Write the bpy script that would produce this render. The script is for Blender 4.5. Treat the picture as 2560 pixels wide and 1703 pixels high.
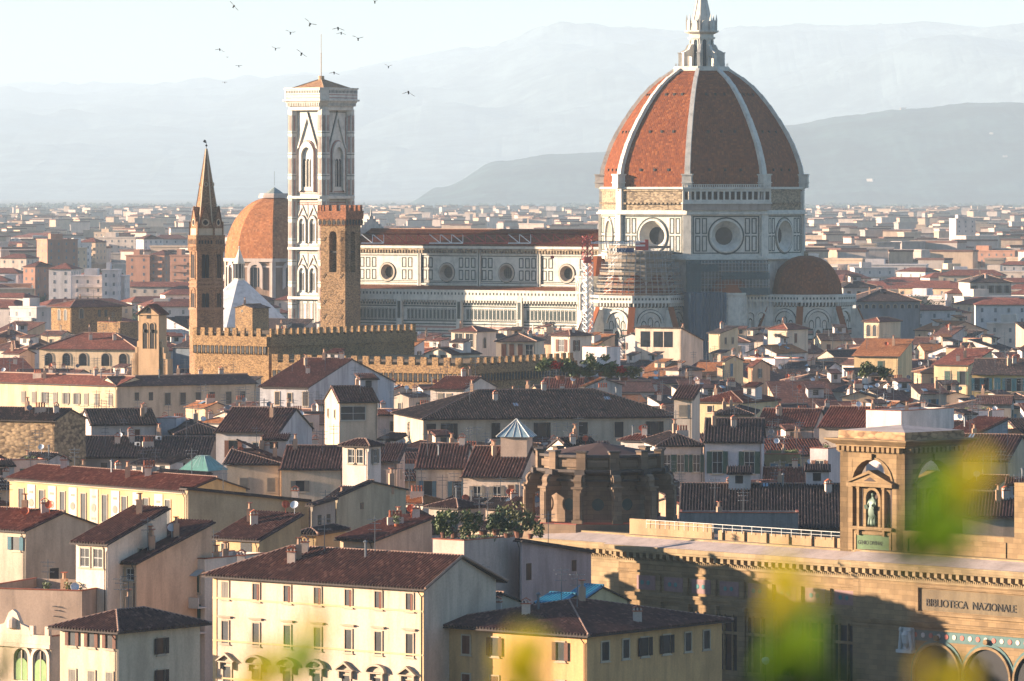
HAZE_D=5e-5
import bpy, math, random
from mathutils import Vector, Matrix
for o in list(bpy.data.objects): bpy.data.objects.remove(o)
S=bpy.context.scene; C=S.collection
R=math.radians; pi=math.pi; sin=math.sin; cos=math.cos
F=13000.; HC=55.; YH=472.          # lens in source pixels, camera height over the town, horizon row
def PX(px,d): return (px-1280)*d/F
def PZ(py,d): return HC-(py-YH)*d/F

# ------------------------------------------------------------ camera, sky, sun
cam=bpy.data.cameras.new('camera'); camo=bpy.data.objects.new('camera',cam); C.objects.link(camo)
camo.location=(0,0,HC); camo.rotation_euler=(R(90),0,0)
cam.sensor_width=36; cam.lens=F/2560*36; cam.shift_y=-(851.5-YH)/2560
cam.clip_start=.5; cam.clip_end=90000
cam.dof.use_dof=True; cam.dof.focus_distance=900; cam.dof.aperture_fstop=cam.lens/1000/.05
S.camera=camo
SUN_EL,SUN_AZ=R(9.5),R(93)     # azimuth from the camera side towards the left
sd=Vector((-sin(SUN_AZ)*cos(SUN_EL),-cos(SUN_AZ)*cos(SUN_EL),sin(SUN_EL)))
w=bpy.data.worlds.new('World'); S.world=w; w.use_nodes=True
nt=w.node_tree; bg=nt.nodes['Background']; sky=nt.nodes.new('ShaderNodeTexSky')
sky.sky_type='NISHITA'; sky.sun_disc=False; sky.sun_elevation=SUN_EL
sky.sun_rotation=math.atan2(sd.x,sd.y); sky.dust_density=.35; sky.air_density=1.0; sky.ozone_density=4
nt.links.new(sky.outputs[0],bg.inputs[0]); bg.inputs[1].default_value=.07
L=bpy.data.lights.new('sun','SUN'); L.energy=5; L.angle=R(.55); L.color=(1,.79,.60)
so=bpy.data.objects.new('sun',L); C.objects.link(so); so.rotation_euler=sd.to_track_quat('Z','Y').to_euler(); so.location=(-300,0,400)
S.view_settings.view_transform='Standard'; S.view_settings.look='None'
S.view_settings.exposure=2.12; S.view_settings.gamma=1
S.cycles.max_bounces=6; S.cycles.diffuse_bounces=1; S.cycles.transparent_max_bounces=12; S.cycles.volume_bounces=0

# ------------------------------------------------------------ helpers
ALB=.70      # paint and stone are darker than they look in the sun
def lin(c): return tuple(ALB*(x/255/12.92 if x/255<=.04045 else ((x/255+.055)/1.055)**2.4) for x in c)
def tag(o,label=None,cat=None,group=None,kind=None):
    if label: o['label']=label
    if cat: o['category']=cat
    if group: o['group']=group
    if kind: o['kind']=kind
    return o
def link(name,me,par=None,loc=(0,0,0),rz=0.):
    o=bpy.data.objects.new(name,me); C.objects.link(o); o.location=loc; o.rotation_euler=(0,0,rz)
    if par: o.parent=par
    return o
def thing(name,label,cat,loc=(0,0,0),rz=0.,group=None):
    return tag(link(name,None,None,loc,rz),label,cat,group)
def TR(x,y,z,deg=0): return Matrix.Translation((x,y,z))@Matrix.Rotation(R(deg),4,'Z')
class MB:
    def __init__(s): s.v=[];s.f=[];s.mi=[];s.uv=[];s.T=None
    def poly(s,pts,m=0,uv=None):
        i=len(s.v)
        for p in pts:
            p=Vector(p); s.v.append(tuple(s.T@p) if s.T else tuple(p))
        s.f.append(tuple(range(i,i+len(pts)))); s.mi.append(m)
        s.uv+= uv if uv else [(0,0)]*len(pts)
        return s
    def box(s,x0,x1,y0,y1,z0,z1,m=0):
        a=[(x0,y0),(x1,y0),(x1,y1),(x0,y1)]; return s.exz(a,z0,z1,m)
    def exz(s,a,z0,z1,m=0,b=None,cap=True,uvs=False):
        b=b or a; n=len(a)
        for i in range(n):
            j=(i+1)%n
            s.poly([(*a[i],z0),(*a[j],z0),(*b[j],z1),(*b[i],z1)],m)
        if cap: s.poly([(*p,z1) for p in b],m); s.poly([(*p,z0) for p in reversed(a)],m)
        return s
    def ex(s,a,y0,y1,m=0,back=True):      # polygon in x,z pushed along y
        n=len(a)
        for i in range(n):
            j=(i+1)%n; s.poly([(a[i][0],y0,a[i][1]),(a[i][0],y1,a[i][1]),(a[j][0],y1,a[j][1]),(a[j][0],y0,a[j][1])],m)
        s.poly([(p[0],y0,p[1]) for p in a],m)
        if back: s.poly([(p[0],y1,p[1]) for p in reversed(a)],m)
        return s
    def bar(s,a,b,r,m=0,n=4):
        a=Vector(a);b=Vector(b);d=(b-a).normalized(); q=Vector((0,0,1)) if abs(d.z)<.9 else Vector((1,0,0))
        e=d.cross(q).normalized(); g=d.cross(e); k=[(cos(2*pi*(i+.5)/n),sin(2*pi*(i+.5)/n)) for i in range(n)]
        A=[a+(e*x+g*y)*r for x,y in k]; B=[b+(e*x+g*y)*r for x,y in k]
        for i in range(n):
            j=(i+1)%n; s.poly([A[i],A[j],B[j],B[i]],m)
        s.poly(list(reversed(A)),m); s.poly(B,m); return s
    def lathe(s,prof,n,cx=0,cy=0,ph=0.,a0=0.,a1=360.,m=0,uv=False):
        st=(a1-a0)/n
        for k in range(n):
            t0,t1=R(ph+a0+k*st),R(ph+a0+(k+1)*st); acc=0
            for (r0,z0),(r1,z1) in zip(prof,prof[1:]):
                w0=r0*R(st);w1=r1*R(st);l=math.hypot(r1-r0,z1-z0)
                u=[(k*30-w0/2,acc),(k*30+w0/2,acc),(k*30+w1/2,acc+l),(k*30-w1/2,acc+l)]; acc+=l
                s.poly([(cx+r0*sin(t0),cy-r0*cos(t0),z0),(cx+r0*sin(t1),cy-r0*cos(t1),z0),(cx+r1*sin(t1),cy-r1*cos(t1),z1),(cx+r1*sin(t0),cy-r1*cos(t0),z1)],m,u if uv else None)
        return s
    def mesh(s,name,mats):
        me=bpy.data.meshes.new(name); me.from_pydata(s.v,[],s.f); me.update()
        for x in mats: me.materials.append(x)
        if len(mats)>1: me.polygons.foreach_set('material_index',s.mi)
        l=me.uv_layers.new(name='UVMap'); l.data.foreach_set('uv',[c for p in s.uv for c in p])
        return me
    def build(s,name,mats,par=None,loc=(0,0,0),rz=0.):
        if not isinstance(mats,(list,tuple)): mats=[mats]
        return link(name,s.mesh(name,mats),par,loc,rz)
def ngon(R_,n,ph=0.,cx=0,cy=0): return [(cx+R_*sin(R(ph+360*k/n)),cy-R_*cos(R(ph+360*k/n))) for k in range(n)]
def arch(cx,w,z0,zt,n=8,pt=0.):       # outline of an arched opening (x,z); pt>0 = pointed
    r=w/2; zs=zt-r*(1+pt); a=[(cx-r,z0),(cx-r,zs)]
    for i in range(1,n):
        t=pi*i/n; a.append((cx-r*cos(t),zs+(zt-zs)*(sin(t)**(1 if not pt else 1.25))))
    return a+[(cx+r,zs),(cx+r,z0)]
def ring(mb,a,b,y0,y1,m=0):           # moulding between two outlines with equal point counts
    n=len(a)
    for i in range(n-1):
        j=i+1
        mb.poly([(a[i][0],y0,a[i][1]),(b[i][0],y0,b[i][1]),(b[j][0],y0,b[j][1]),(a[j][0],y0,a[j][1])],m)
        mb.poly([(a[i][0],y0,a[i][1]),(a[j][0],y0,a[j][1]),(a[j][0],y1,a[j][1]),(a[i][0],y1,a[i][1])],m)
        mb.poly([(b[i][0],y0,b[i][1]),(b[j][0],y0,b[j][1]),(b[j][0],y1,b[j][1]),(b[i][0],y1,b[i][1])],m)
def circ(cx,cz,r,n=28): return [(cx+r*sin(2*pi*i/n),cz+r*cos(2*pi*i/n)) for i in range(n+1)]
def holed(mb,u0,u1,z0,z1,cx,cz,r,m=0,y=0.):      # wall panel with a round hole
    an=sorted([2*pi*i/28 for i in range(28)]+[math.atan2(a-cx,b-cz)%(2*pi) for a in(u0,u1) for b in(z0,z1)])
    def out(t):
        dx,dz=sin(t),cos(t); k=min([(x-cx)/dx for x in(u0,u1) if abs(dx)>1e-6 and (x-cx)/dx>0]+[(z-cz)/dz for z in(z0,z1) if abs(dz)>1e-6 and (z-cz)/dz>0])
        return (cx+dx*k,y,cz+dz*k)
    for i in range(len(an)):
        s_,t=an[i],an[(i+1)%len(an)]
        mb.poly([(cx+r*sin(s_),y,cz+r*cos(s_)),out(s_),out(t),(cx+r*sin(t),y,cz+r*cos(t))],m)
def frame(mb,u0,u1,z0,z1,t,y0,y1=0.,m=0):          # rectangular band
    mb.box(u0,u1,y0,y1,z1-t,z1,m).box(u0,u1,y0,y1,z0,z0+t,m).box(u0,u0+t,y0,y1,z0+t,z1-t,m).box(u1-t,u1,y0,y1,z0+t,z1-t,m)
class Fr:                                            # vertical plane measured against the photo's rays
    def __init__(s,ox,oy,al): s.o=(ox,oy); s.a=R(al); s.al=al
    def hit(s,px,py):
        n=(sin(s.a),-cos(s.a)); dx=(px-1280)/F; t=(n[0]*s.o[0]+n[1]*s.o[1])/(n[0]*dx+n[1])
        return ((t*dx-s.o[0])*cos(s.a)+(t-s.o[1])*sin(s.a), HC-(py-YH)/F*t)

# ------------------------------------------------------------ materials
_mc={}
def base(name,rough=.85,spec=.3):
    m=bpy.data.materials.new(name); m.use_nodes=True; b=m.node_tree.nodes['Principled BSDF']
    b.inputs['Roughness'].default_value=rough; b.inputs['Specular IOR Level'].default_value=spec
    return m,m.node_tree.nodes,m.node_tree.links,b
def mixc(N,K,a,b,f,mode='MIX'):
    n=N.new('ShaderNodeMix'); n.data_type='RGBA'; n.blend_type=mode
    for s_,v in((n.inputs[6],a),(n.inputs[7],b)):
        if hasattr(v,'links'): K.new(v,s_)
        else: s_.default_value=(*v,1)
    if hasattr(f,'links'): K.new(f,n.inputs[0])
    else: n.inputs[0].default_value=f
    return n.outputs[2]
def ramp(N,K,src,st):
    n=N.new('ShaderNodeValToRGB'); e=n.color_ramp.elements
    while len(e)<len(st): e.new(.5)
    for x,(p,c) in zip(e,st): x.position=p; x.color=(*c,1) if len(c)==3 else c
    K.new(src,n.inputs[0]); return n.outputs[0]
def noise(N,K,scale,vec=None,detail=4,rough=.6,stretch=None):
    n=N.new('ShaderNodeTexNoise'); n.inputs['Scale'].default_value=scale; n.inputs['Detail'].default_value=detail; n.inputs['Roughness'].default_value=rough
    if vec is None:
        g=N.new('ShaderNodeNewGeometry'); vec=g.outputs['Position']
    if stretch:
        mp=N.new('ShaderNodeMapping'); mp.inputs['Scale'].default_value=stretch; K.new(vec,mp.inputs[0]); vec=mp.outputs[0]
    K.new(vec,n.inputs['Vector']); return n.outputs[0]
def plaster(c,dirt=.5,name='plaster'):
    key=('p',c,dirt)
    if key in _mc: return _mc[key]
    m,N,K,b=base(name); c=lin((min(255,c[0]*1.01),c[1]*.965,c[2]*.965)); d=tuple(x*.55 for x in c); l=tuple(min(1,x*1.1) for x in c)
    a=ramp(N,K,noise(N,K,.28,detail=6,stretch=(1,1,.5)),[(.32,tuple(x*.74 for x in c)),(.5,c),(.72,l)])
    s_=ramp(N,K,noise(N,K,.9,detail=5,stretch=(1,1,.12)),[(.46,(0,0,0)),(.72,(min(1,dirt*1.3),)*3)])
    q=mixc(N,K,a,d,s_)
    f=ramp(N,K,noise(N,K,5,detail=3),[(.35,(.9,.9,.9)),(.65,(1.04,1.04,1.04))])
    oi=N.new('ShaderNodeObjectInfo'); f=mixc(N,K,f,ramp(N,K,oi.outputs['Random'],[(0,(.86,.86,.88)),(.5,(1,1,1)),(1,(1.05,.98,.92))]),1,'MULTIPLY')
    K.new(mixc(N,K,q,f,1,'MULTIPLY'),b.inputs['Base Color']); _mc[key]=m; return m
def stone(c,c2,scale=1.6,name='rubble_stone',con=1.,bump=.5,course=None):
    key=('s',c,c2,scale,course)
    if key in _mc: return _mc[key]
    m,N,K,b=base(name,.95,.2); c=lin(c); c2=lin(c2)
    g=N.new('ShaderNodeNewGeometry'); v=N.new('ShaderNodeTexVoronoi'); v.inputs['Scale'].default_value=scale
    mp=N.new('ShaderNodeMapping'); mp.inputs['Scale'].default_value=(1,1,1.9 if not course else course); K.new(g.outputs['Position'],mp.inputs[0]); K.new(mp.outputs[0],v.inputs['Vector'])
    sp=N.new('ShaderNodeSeparateColor'); K.new(v.outputs['Color'],sp.inputs[0])
    q=ramp(N,K,sp.outputs[0],[(0,c2),(.5,c),(1,tuple(min(1,x*1.25) for x in c))])
    k=ramp(N,K,v.outputs['Distance'],[(.0,(1.05,)*3),(.5,(1,1,1)),(.85,(.62,)*3)])
    q=mixc(N,K,q,k,1,'MULTIPLY')
    q=mixc(N,K,q,ramp(N,K,noise(N,K,.25,detail=5),[(.3,(.8,)*3),(.7,(1.1,)*3)]),1,'MULTIPLY')
    K.new(q,b.inputs['Base Color'])
    bp=N.new('ShaderNodeBump'); bp.inputs['Strength'].default_value=bump; bp.inputs['Distance'].default_value=.12; bp.invert=True
    K.new(v.outputs['Distance'],bp.inputs['Height']); K.new(bp.outputs[0],b.inputs['Normal']); _mc[key]=m; return m
def ashlar(c,name='ashlar_stone'):
    key=('a',c)
    if key in _mc: return _mc[key]
    m,N,K,b=base(name,.9,.25); c=lin(c)
    g=N.new('ShaderNodeNewGeometry'); sx=N.new('ShaderNodeSeparateXYZ'); K.new(g.outputs['Position'],sx.inputs[0])
    a=N.new('ShaderNodeMath'); a.operation='SUBTRACT'; K.new(sx.outputs[0],a.inputs[0]); K.new(sx.outputs[1],a.inputs[1])
    cb=N.new('ShaderNodeCombineXYZ'); K.new(a.outputs[0],cb.inputs[0]); K.new(sx.outputs[2],cb.inputs[1])
    br=N.new('ShaderNodeTexBrick'); br.inputs['Scale'].default_value=1; br.inputs['Brick Width'].default_value=1.7; br.inputs['Row Height'].default_value=.55; br.inputs['Mortar Size'].default_value=.018; br.inputs['Bias'].default_value=0
    br.inputs['Color1'].default_value=(*[x*.82 for x in c],1); br.inputs['Color2'].default_value=(*[min(1,x*1.14) for x in c],1); br.inputs['Mortar'].default_value=(*[x*.6 for x in c],1)
    K.new(cb.outputs[0],br.inputs[0])
    q=mixc(N,K,br.outputs[0],ramp(N,K,noise(N,K,.6,detail=6),[(.3,(.78,)*3),(.7,(1.1,)*3)]),1,'MULTIPLY')
    q=mixc(N,K,q,tuple(x*.5 for x in c),ramp(N,K,noise(N,K,.8,detail=5,stretch=(1,1,.15)),[(.55,(0,0,0)),(.8,(.5,)*3)]))
    K.new(q,b.inputs['Base Color']); _mc[key]=m; return m
def tiles(kind='brown',cu=.32,cv=.42,bump=.6):
    key=('t',kind,cu)
    if key in _mc: return _mc[key]
    pal={'brown':[(86,56,50),(96,63,55),(106,69,60),(120,81,70),(150,110,94)],
         'dark':[(50,42,42),(60,48,47),(70,55,53),(88,68,63),(130,104,94)],
         'red':[(112,60,47),(124,68,53),(136,76,59),(148,87,68),(168,110,88)],
         'orange':[(160,98,54),(176,110,62),(186,119,69),(194,128,78),(206,142,94)],
         'dome':[(106,50,18),(118,58,21),(128,65,26),(139,73,31),(154,90,46)],'tan':[(170,124,84),(180,134,94),(188,142,102),(196,150,110),(206,162,124)]}[kind]
    m,N,K,b=base('roof_tiles_'+kind,.9,.25); p=[lin(c) for c in pal]
    uv=N.new('ShaderNodeTexCoord'); mp=N.new('ShaderNodeVectorMath'); mp.operation='MULTIPLY'; mp.inputs[1].default_value=(1/cu,1/cv,1); K.new(uv.outputs['UV'],mp.inputs[0])
    fl=N.new('ShaderNodeVectorMath'); fl.operation='FLOOR'; K.new(mp.outputs[0],fl.inputs[0])
    wn=N.new('ShaderNodeTexWhiteNoise'); wn.noise_dimensions='2D'; K.new(fl.outputs[0],wn.inputs['Vector'])
    q=ramp(N,K,wn.outputs['Value'],[(0,p[0]),(.25,p[1]),(.6,p[2]),(.88,p[3]),(1,p[4])])
    q=mixc(N,K,q,ramp(N,K,noise(N,K,.22,detail=6,rough=.65),[(.3,(.85,.85,.88) if kind=='dome' else (.66,.66,.7)),(.55,(1,1,1)),(.75,(1.1,1.06,1.02) if kind=='dome' else (1.22,1.14,1.06))]),1,'MULTIPLY')
    q=mixc(N,K,q,tuple(x*.7 for x in p[0]),ramp(N,K,noise(N,K,1.3,detail=5),[(.58,(0,0,0)),(.74,(.2 if kind=='dome' else .5,)*3)]))
    oi=N.new('ShaderNodeObjectInfo'); q=mixc(N,K,q,ramp(N,K,oi.outputs['Random'],[(0,(.72,.74,.8)),(.35,(1,.95,.92)),(.7,(1.12,1,.9)),(1,(.86,.9,.9))]),0 if kind in('dome','tan') else 1,'MULTIPLY')
    K.new(q,b.inputs['Base Color'])
    sx=N.new('ShaderNodeSeparateXYZ'); K.new(mp.outputs[0],sx.inputs[0])
    fr=N.new('ShaderNodeMath'); fr.operation='PINGPONG'; fr.inputs[1].default_value=.5; K.new(sx.outputs[0],fr.inputs[0])
    f2=N.new('ShaderNodeMath'); f2.operation='FRACT'; K.new(sx.outputs[1],f2.inputs[0])
    ad=N.new('ShaderNodeMath'); ad.operation='MULTIPLY_ADD'; ad.inputs[1].default_value=-.35; K.new(f2.outputs[0],ad.inputs[0]); K.new(fr.outputs[0],ad.inputs[2])
    bp=N.new('ShaderNodeBump'); bp.inputs['Strength'].default_value=bump; bp.inputs['Distance'].default_value=.14; K.new(ad.outputs[0],bp.inputs['Height']); K.new(bp.outputs[0],b.inputs['Normal'])
    _mc[key]=m; return m
def flat(c,name='paint',rough=.7,spec=.3,metal=0.):
    key=('f',c,name)
    if key in _mc: return _mc[key]
    m,N,K,b=base(name,rough,spec); c=lin(c); b.inputs['Metallic'].default_value=metal
    K.new(ramp(N,K,noise(N,K,1.7,detail=4),[(.3,tuple(x*.8 for x in c)),(.7,tuple(min(1,x*1.12) for x in c))]),b.inputs['Base Color'])
    _mc[key]=m; return m
def marble(c=(226,218,202),name='marble',d=.6):
    key=('m',c)
    if key in _mc: return _mc[key]
    m,N,K,b=base(name,.6,.3); c=lin(c)
    q=ramp(N,K,noise(N,K,.5,detail=7,rough=.7),[(.3,tuple(x*.66 for x in c)),(.52,c),(.75,tuple(min(1,x*1.12) for x in c))])
    q=mixc(N,K,q,tuple(x*.4 for x in c),ramp(N,K,noise(N,K,.8,detail=6,stretch=(1,1,.2)),[(.54,(0,0,0)),(.75,(d,)*3)]))
    K.new(q,b.inputs['Base Color']); _mc[key]=m; return m
GLASS=None
m_,N_,K_,b_=base('window_glass',.3,.35); K_.new(ramp(N_,K_,noise(N_,K_,.9),[(.35,lin((14,16,20))),(.65,lin((40,46,54)))]),b_.inputs['Base Color']); GLASS=m_
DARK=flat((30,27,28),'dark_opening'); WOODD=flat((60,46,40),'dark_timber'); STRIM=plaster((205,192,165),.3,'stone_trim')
WHITE=marble(); GREEN=flat((38,58,52),'green_marble',.5); PINK=marble((186,140,124),'pink_marble'); GREY=plaster((150,148,146))
MORTAR=flat((176,140,118),'ridge_mortar'); METAL=flat((120,124,128),'galvanised_metal',.5,.5,.5)
SHUT={'brown':flat((110,66,46),'brown_shutter'),'green':flat((58,86,74),'green_shutter'),'blue':flat((84,118,134),'blue_shutter'),'dark':flat((52,42,38),'dark_shutter'),'grey':flat((128,120,108),'grey_shutter'),'teal':flat((44,96,110),'teal_shutter')}
WFRAME=flat((222,218,208),'white_window_frame'); TERRA=flat((178,98,66),'terracotta'); WOODB=flat((120,78,52),'brown_timber')
# ------------------------------------------------------------ houses
def clipcol(pts,u0):       # v-range of a convex polygon (u,v) at column u0
    vs=[]
    for (a,b),(c,d) in zip(pts,pts[1:]+pts[:1]):
        if (a-u0)*(c-u0)<=0 and a!=c: vs.append(b+(d-b)*(u0-a)/(c-a))
    return (min(vs),max(vs)) if len(vs)>1 else None
def roofplane(mb,pts,strips=0.,th=.16,uref=None):
    P=[Vector(p) for p in pts]; n=(P[1]-P[0]).cross(P[2]-P[1]).normalized()
    if n.z<0: n=-n
    u=Vector((0,0,1)).cross(n)
    u=u.normalized() if u.length>1e-4 else Vector((1,0,0))
    v=n.cross(u); o=P[0]; uv=[((p-o).dot(u),(p-o).dot(v)) for p in P]
    mb.poly(P,0,uv); dn=Vector((0,0,-th))
    for i in range(len(P)):
        j=(i+1)%len(P); mb.poly([P[i],P[j],P[j]+dn,P[i]+dn],1)
    mb.poly([p+dn for p in reversed(P)],1)
    if strips:
        ua=min(a for a,b in uv); ub=max(a for a,b in uv); k=int((ub-ua)/strips); hw=strips*.28
        for i in range(k):
            uc=ua+(i+.5)*strips; r=clipcol(uv,uc)
            if not r or r[1]-r[0]<.3: continue
            a,b=r[0]-.06,r[1]
            for s0,s1,h0,h1 in((-hw,-hw*.45,0,.2),(-hw*.45,hw*.45,.2,.2),(hw*.45,hw,.2,0)):
                q=[o+u*(uc+s0)+v*a+n*h0,o+u*(uc+s1)+v*a+n*h1,o+u*(uc+s1)+v*b+n*h1,o+u*(uc+s0)+v*b+n*h0]
                mb.poly(q,0,[(uc,a),(uc,a),(uc,b),(uc,b)])
            mb.poly([o+u*(uc-hw)+v*a,o+u*(uc+hw)+v*a,o+u*(uc+hw*.45)+v*a+n*.2,o+u*(uc-hw*.45)+v*a+n*.2],1)
_wm={}
def winmeshes(st,w,h,sh,near):
    """window parts, centred on x, sill at z=0, wall face at y=0 (outside is -y)"""
    key=(st,w,h,sh,near)
    if key in _wm: return _wm[key]
    F_=MB(); P_=MB(); Sh=[]; o=.12; tr=.13
    if st in 'ae':      # arched
        a=arch(0,w,0,h,8); b=arch(0,w+.4,-.0,h+.2,8); ring(F_,a,b,-.1,.02); P_.ex(a,-.02,.05,0,False)
    elif st=='d': P_.box(-w/2,w/2,-.03,.04,0,h)
    else:
        frame(F_,-w/2-tr,w/2+tr,-tr,h+tr,tr,-.1); F_.box(-w/2-.25,w/2+.25,-.17,0,-tr-.09,-tr)
        P_.box(-w/2,w/2,-.02,.04,0,h)
    if st in('w','g'):    # white casement with bars
        for x in(-w/2,-.03,w/2-.06): F_.box(x,x+.06,-.06,-.02,0,h,1)
        for k in range(3): F_.box(-w/2,w/2,-.06,-.02,h*k/2-.03*k,h*k/2+.06-.03*k,1)
    if st=='h':           # half drawn curtain
        F_.box(.02,w/2-.04,-.045,-.02,0,h,1)
    def leaf(x0,x1,y):
        q=MB(); q.box(x0,x1,y,y+.05,0,h)
        k=int(h/.14)
        for i in range(k): q.box(x0+.05,x1-.05,y-.015,y,i*h/k+.02,i*h/k+.08)
        return q
    if st in('o','w'): Sh=[leaf(-w-.02,-w/2-.02,-.15),leaf(w/2+.02,w+.02,-.15)]
    if st=='s': Sh=[leaf(-w/2,-.01,-.08),leaf(.01,w/2,-.08)]
    if st=='q' or st=='c':  # pediment on brackets
        zt=h+.55
        F_.box(-w/2-.5,w/2+.5,-.42,0,zt-.12,zt)
        for x in(-w/2-.4,w/2+.18): F_.box(x,x+.22,-.36,0,zt-.8,zt-.12)
        if st=='q': ring(F_,[(-w/2-.55,zt),(0,zt+.62),(w/2+.55,zt)],[(-w/2-.75,zt),(0,zt+.86),(w/2+.75,zt)],-.5,0); F_.ex([(-w/2-.5,zt),(0,zt+.6),(w/2+.5,zt)],-.1,.02)
        else:
            a=[(-(w/2+.55)*cos(pi*i/10),zt+.62*sin(pi*i/10)) for i in range(11)]; b=[(x*1.2,zt+(z-zt)*1.34) for x,z in a]
            ring(F_,a,b,-.5,0); F_.ex(a,-.1,.02)
    if st=='l':           # lintel cornice
        F_.box(-w/2-.45,w/2+.45,-.32,0,h+.42,h+.52); F_.box(-w/2-.35,w/2+.35,-.18,0,h+.3,h+.42)
    if near:
        r=[('window',F_.mesh('window',[STRIM,WFRAME]) if F_.f else None),('pane',P_.mesh('pane',[GLASS]))]+[('shutter',q.mesh('shutter',[SHUT[sh]])) for q in Sh]
    else:
        n0=MB()
        for q,mi in((F_,0),(P_,2)):
            i0=len(n0.v); n0.v+=q.v; n0.f+=[tuple(i+i0 for i in f) for f in q.f]; n0.mi+=[m if q is F_ else 2 for m in q.mi]; n0.uv+=q.uv
        for x0,x1 in ([(-w-.02,-w/2-.02),(w/2+.02,w+.02)] if st in('o','w') else [(-w/2,w/2)] if st=='s' else []): n0.box(x0,x1,-.12,-.05,0,h,3)
        r=[('window',n0.mesh('window',[STRIM,WFRAME,GLASS,SHUT[sh]]))]
    _wm[key]=r; return r
def putwin(par,st,w,h,sh,near,x,y,z,deg):
    ms=winmeshes(st,w,h,sh,near); root=None
    for i,(nm,me) in enumerate(ms):
        if me is None: continue
        if root is None: root=link('window' ,me,par,(x,y,z),R(deg)); root.name='window'
        else: link(nm,me,root)
def windows(par,spec,L_,H,side,sh,near,rng):
    """spec rows: (dz below eave to centre, height, width, style, n or list of fractions)"""
    W,D=L_
    for row in spec:
        dz,h,w_,st,n=row[:5]; s2=row[5] if len(row)>5 else sh
        fr=n if isinstance(n,(list,tuple)) else [(i+.5)/n for i in range(n)]
        for f in fr:
            stt=st if len(st)==1 else rng.choice(st)
            if stt in 'os' and len(fr)>1 and H>6: stt={'o':'ooos','s':'ssso'}[stt][rng.randrange(4)]
            z=H-dz-h/2
            if side=='f': putwin(par,stt,w_,h,s2,near,f*W,0,z,0)
            elif side=='r': putwin(par,stt,w_,h,s2,near,W,f*D,z,90)
            else: putwin(par,stt,w_,h,s2,near,0,(1-f)*D,z,-90)
_pm={}
def proto(kind):
    if kind in _pm: return _pm[kind]
    q=MB()
    if kind=='chimney0': q.box(-.4,.4,-.3,.3,-1,1.1); q.box(-.5,.5,-.4,.4,1.1,1.2,1); q.ex([(-.45,1.45),(0,1.75),(.45,1.45),(.45,1.38),(0,1.66),(-.45,1.38)],-.35,.35,1); [q.box(x,x+.12,-.3,.3,1.2,1.45) for x in(-.4,-.06,.28)]; mt=[plaster((226,214,196),.4),TERRA]
    if kind=='chimney1': q.box(-.3,.3,-.3,.3,-1,1.5); q.lathe([(.2,1.5),(.16,2.1)],6); q.box(-.3,.3,-.3,.3,2.1,2.18,1); mt=[plaster((200,170,140),.4),TERRA]
    if kind=='chimney2': q.box(-.9,.9,-.3,.3,-1,.9); [q.lathe([(.16,.9),(.13,1.5),(.22,1.55),(.02,1.7)],6,x,0,m=1) for x in(-.6,-.2,.2,.6)]; mt=[plaster((214,200,180),.4),TERRA]
    if kind=='chimney3': q.lathe([(.13,-1),(.13,1.5),(.26,1.55),(.26,1.62),(.02,1.8)],6); mt=[METAL]
    if kind=='antenna':
        q.bar((0,0,-1),(0,0,3.6),.05)
        for z,l in((3.3,.7),(2.9,.5),(2.3,.6)):
            q.bar((-l,0,z),(l,0,z),.04)
            for k in range(5): q.bar((-l+k*l/2,-.3,z),(-l+k*l/2,.3,z),.03)
        mt=[METAL]
    if kind[:4]=='dish':
        q.T=Matrix.Translation((0,0,1.1))@Matrix.Rotation(R(62),4,'X'); q.lathe([(.02,0),(.3,.04),(.46,.13),(.45,.15),(.3,.06),(.02,.02)],14); q.bar((0,-.45,.1),(0,0,.55),.02); q.T=None; q.bar((0,.05,-.6),(0,.05,1.1),.04)
        mt=[{'dishw':flat((226,228,230),'white_dish',.4),'disho':flat((196,92,56),'orange_dish',.5),'dishg':flat((120,124,130),'grey_dish',.5)}[kind]]
    if kind=='skylight': q.box(-.5,.5,-.7,.7,.05,.16); q.box(-.42,.42,-.62,.62,.16,.18,1); mt=[METAL,flat((150,176,190),'skylight_glass',.15,.6)]
    if kind=='aircon': q.box(-.45,.45,-.2,.2,0,.65); q.T=Matrix.Translation((.1,-.21,.33))@Matrix.Rotation(R(90),4,'X'); q.lathe([(0,0),(.24,0)],10,m=1); q.T=None; mt=[flat((222,224,222),'aircon_case'),DARK]
    if kind=='pot': q.lathe([(.16,0),(.24,.4),(.27,.4),(.27,.46),(0,.46)],8,m=1); rg=random.Random(3); leafball(q,(0,0,.95),(.5,.5,.55),70,.16,rg,0); mt=[LEAF,TERRA]
    _pm[kind]=q.mesh(kind.rstrip('0123owg'),mt); return _pm[kind]
PNAME={'chimney0':'chimney','chimney1':'chimney','chimney2':'chimney','chimney3':'flue','antenna':'antenna','dishw':'satellite_dish','disho':'satellite_dish','dishg':'satellite_dish','skylight':'skylight','aircon':'air_conditioner','pot':'potted_plant'}
def leafball(q,c,r,n,s,rg,m=0):
    for _ in range(n):
        while 1:
            p=Vector((rg.uniform(-1,1),rg.uniform(-1,1),rg.uniform(-1,1)))
            if .25<p.length<1: break
        p=Vector((c[0]+p.x*r[0],c[1]+p.y*r[1],c[2]+p.z*r[2])); a=Vector((rg.gauss(0,1),rg.gauss(0,1),rg.gauss(0,1))).normalized(); b=a.orthogonal().normalized(); k=s*rg.uniform(.6,1.3)
        e=a.cross(b); q.poly([p-b*k,p+e*k*.45,p+b*k,p-e*k*.45],m)
def leafmat(c,name='foliage'):
    m,N,K,b=base(name,.6,.3); c=lin(c)
    K.new(ramp(N,K,noise(N,K,.6,detail=5),[(.3,tuple(x*.5 for x in c)),(.5,c),(.7,tuple(x*1.5 for x in c))]),b.inputs['Base Color']); return m
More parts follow.
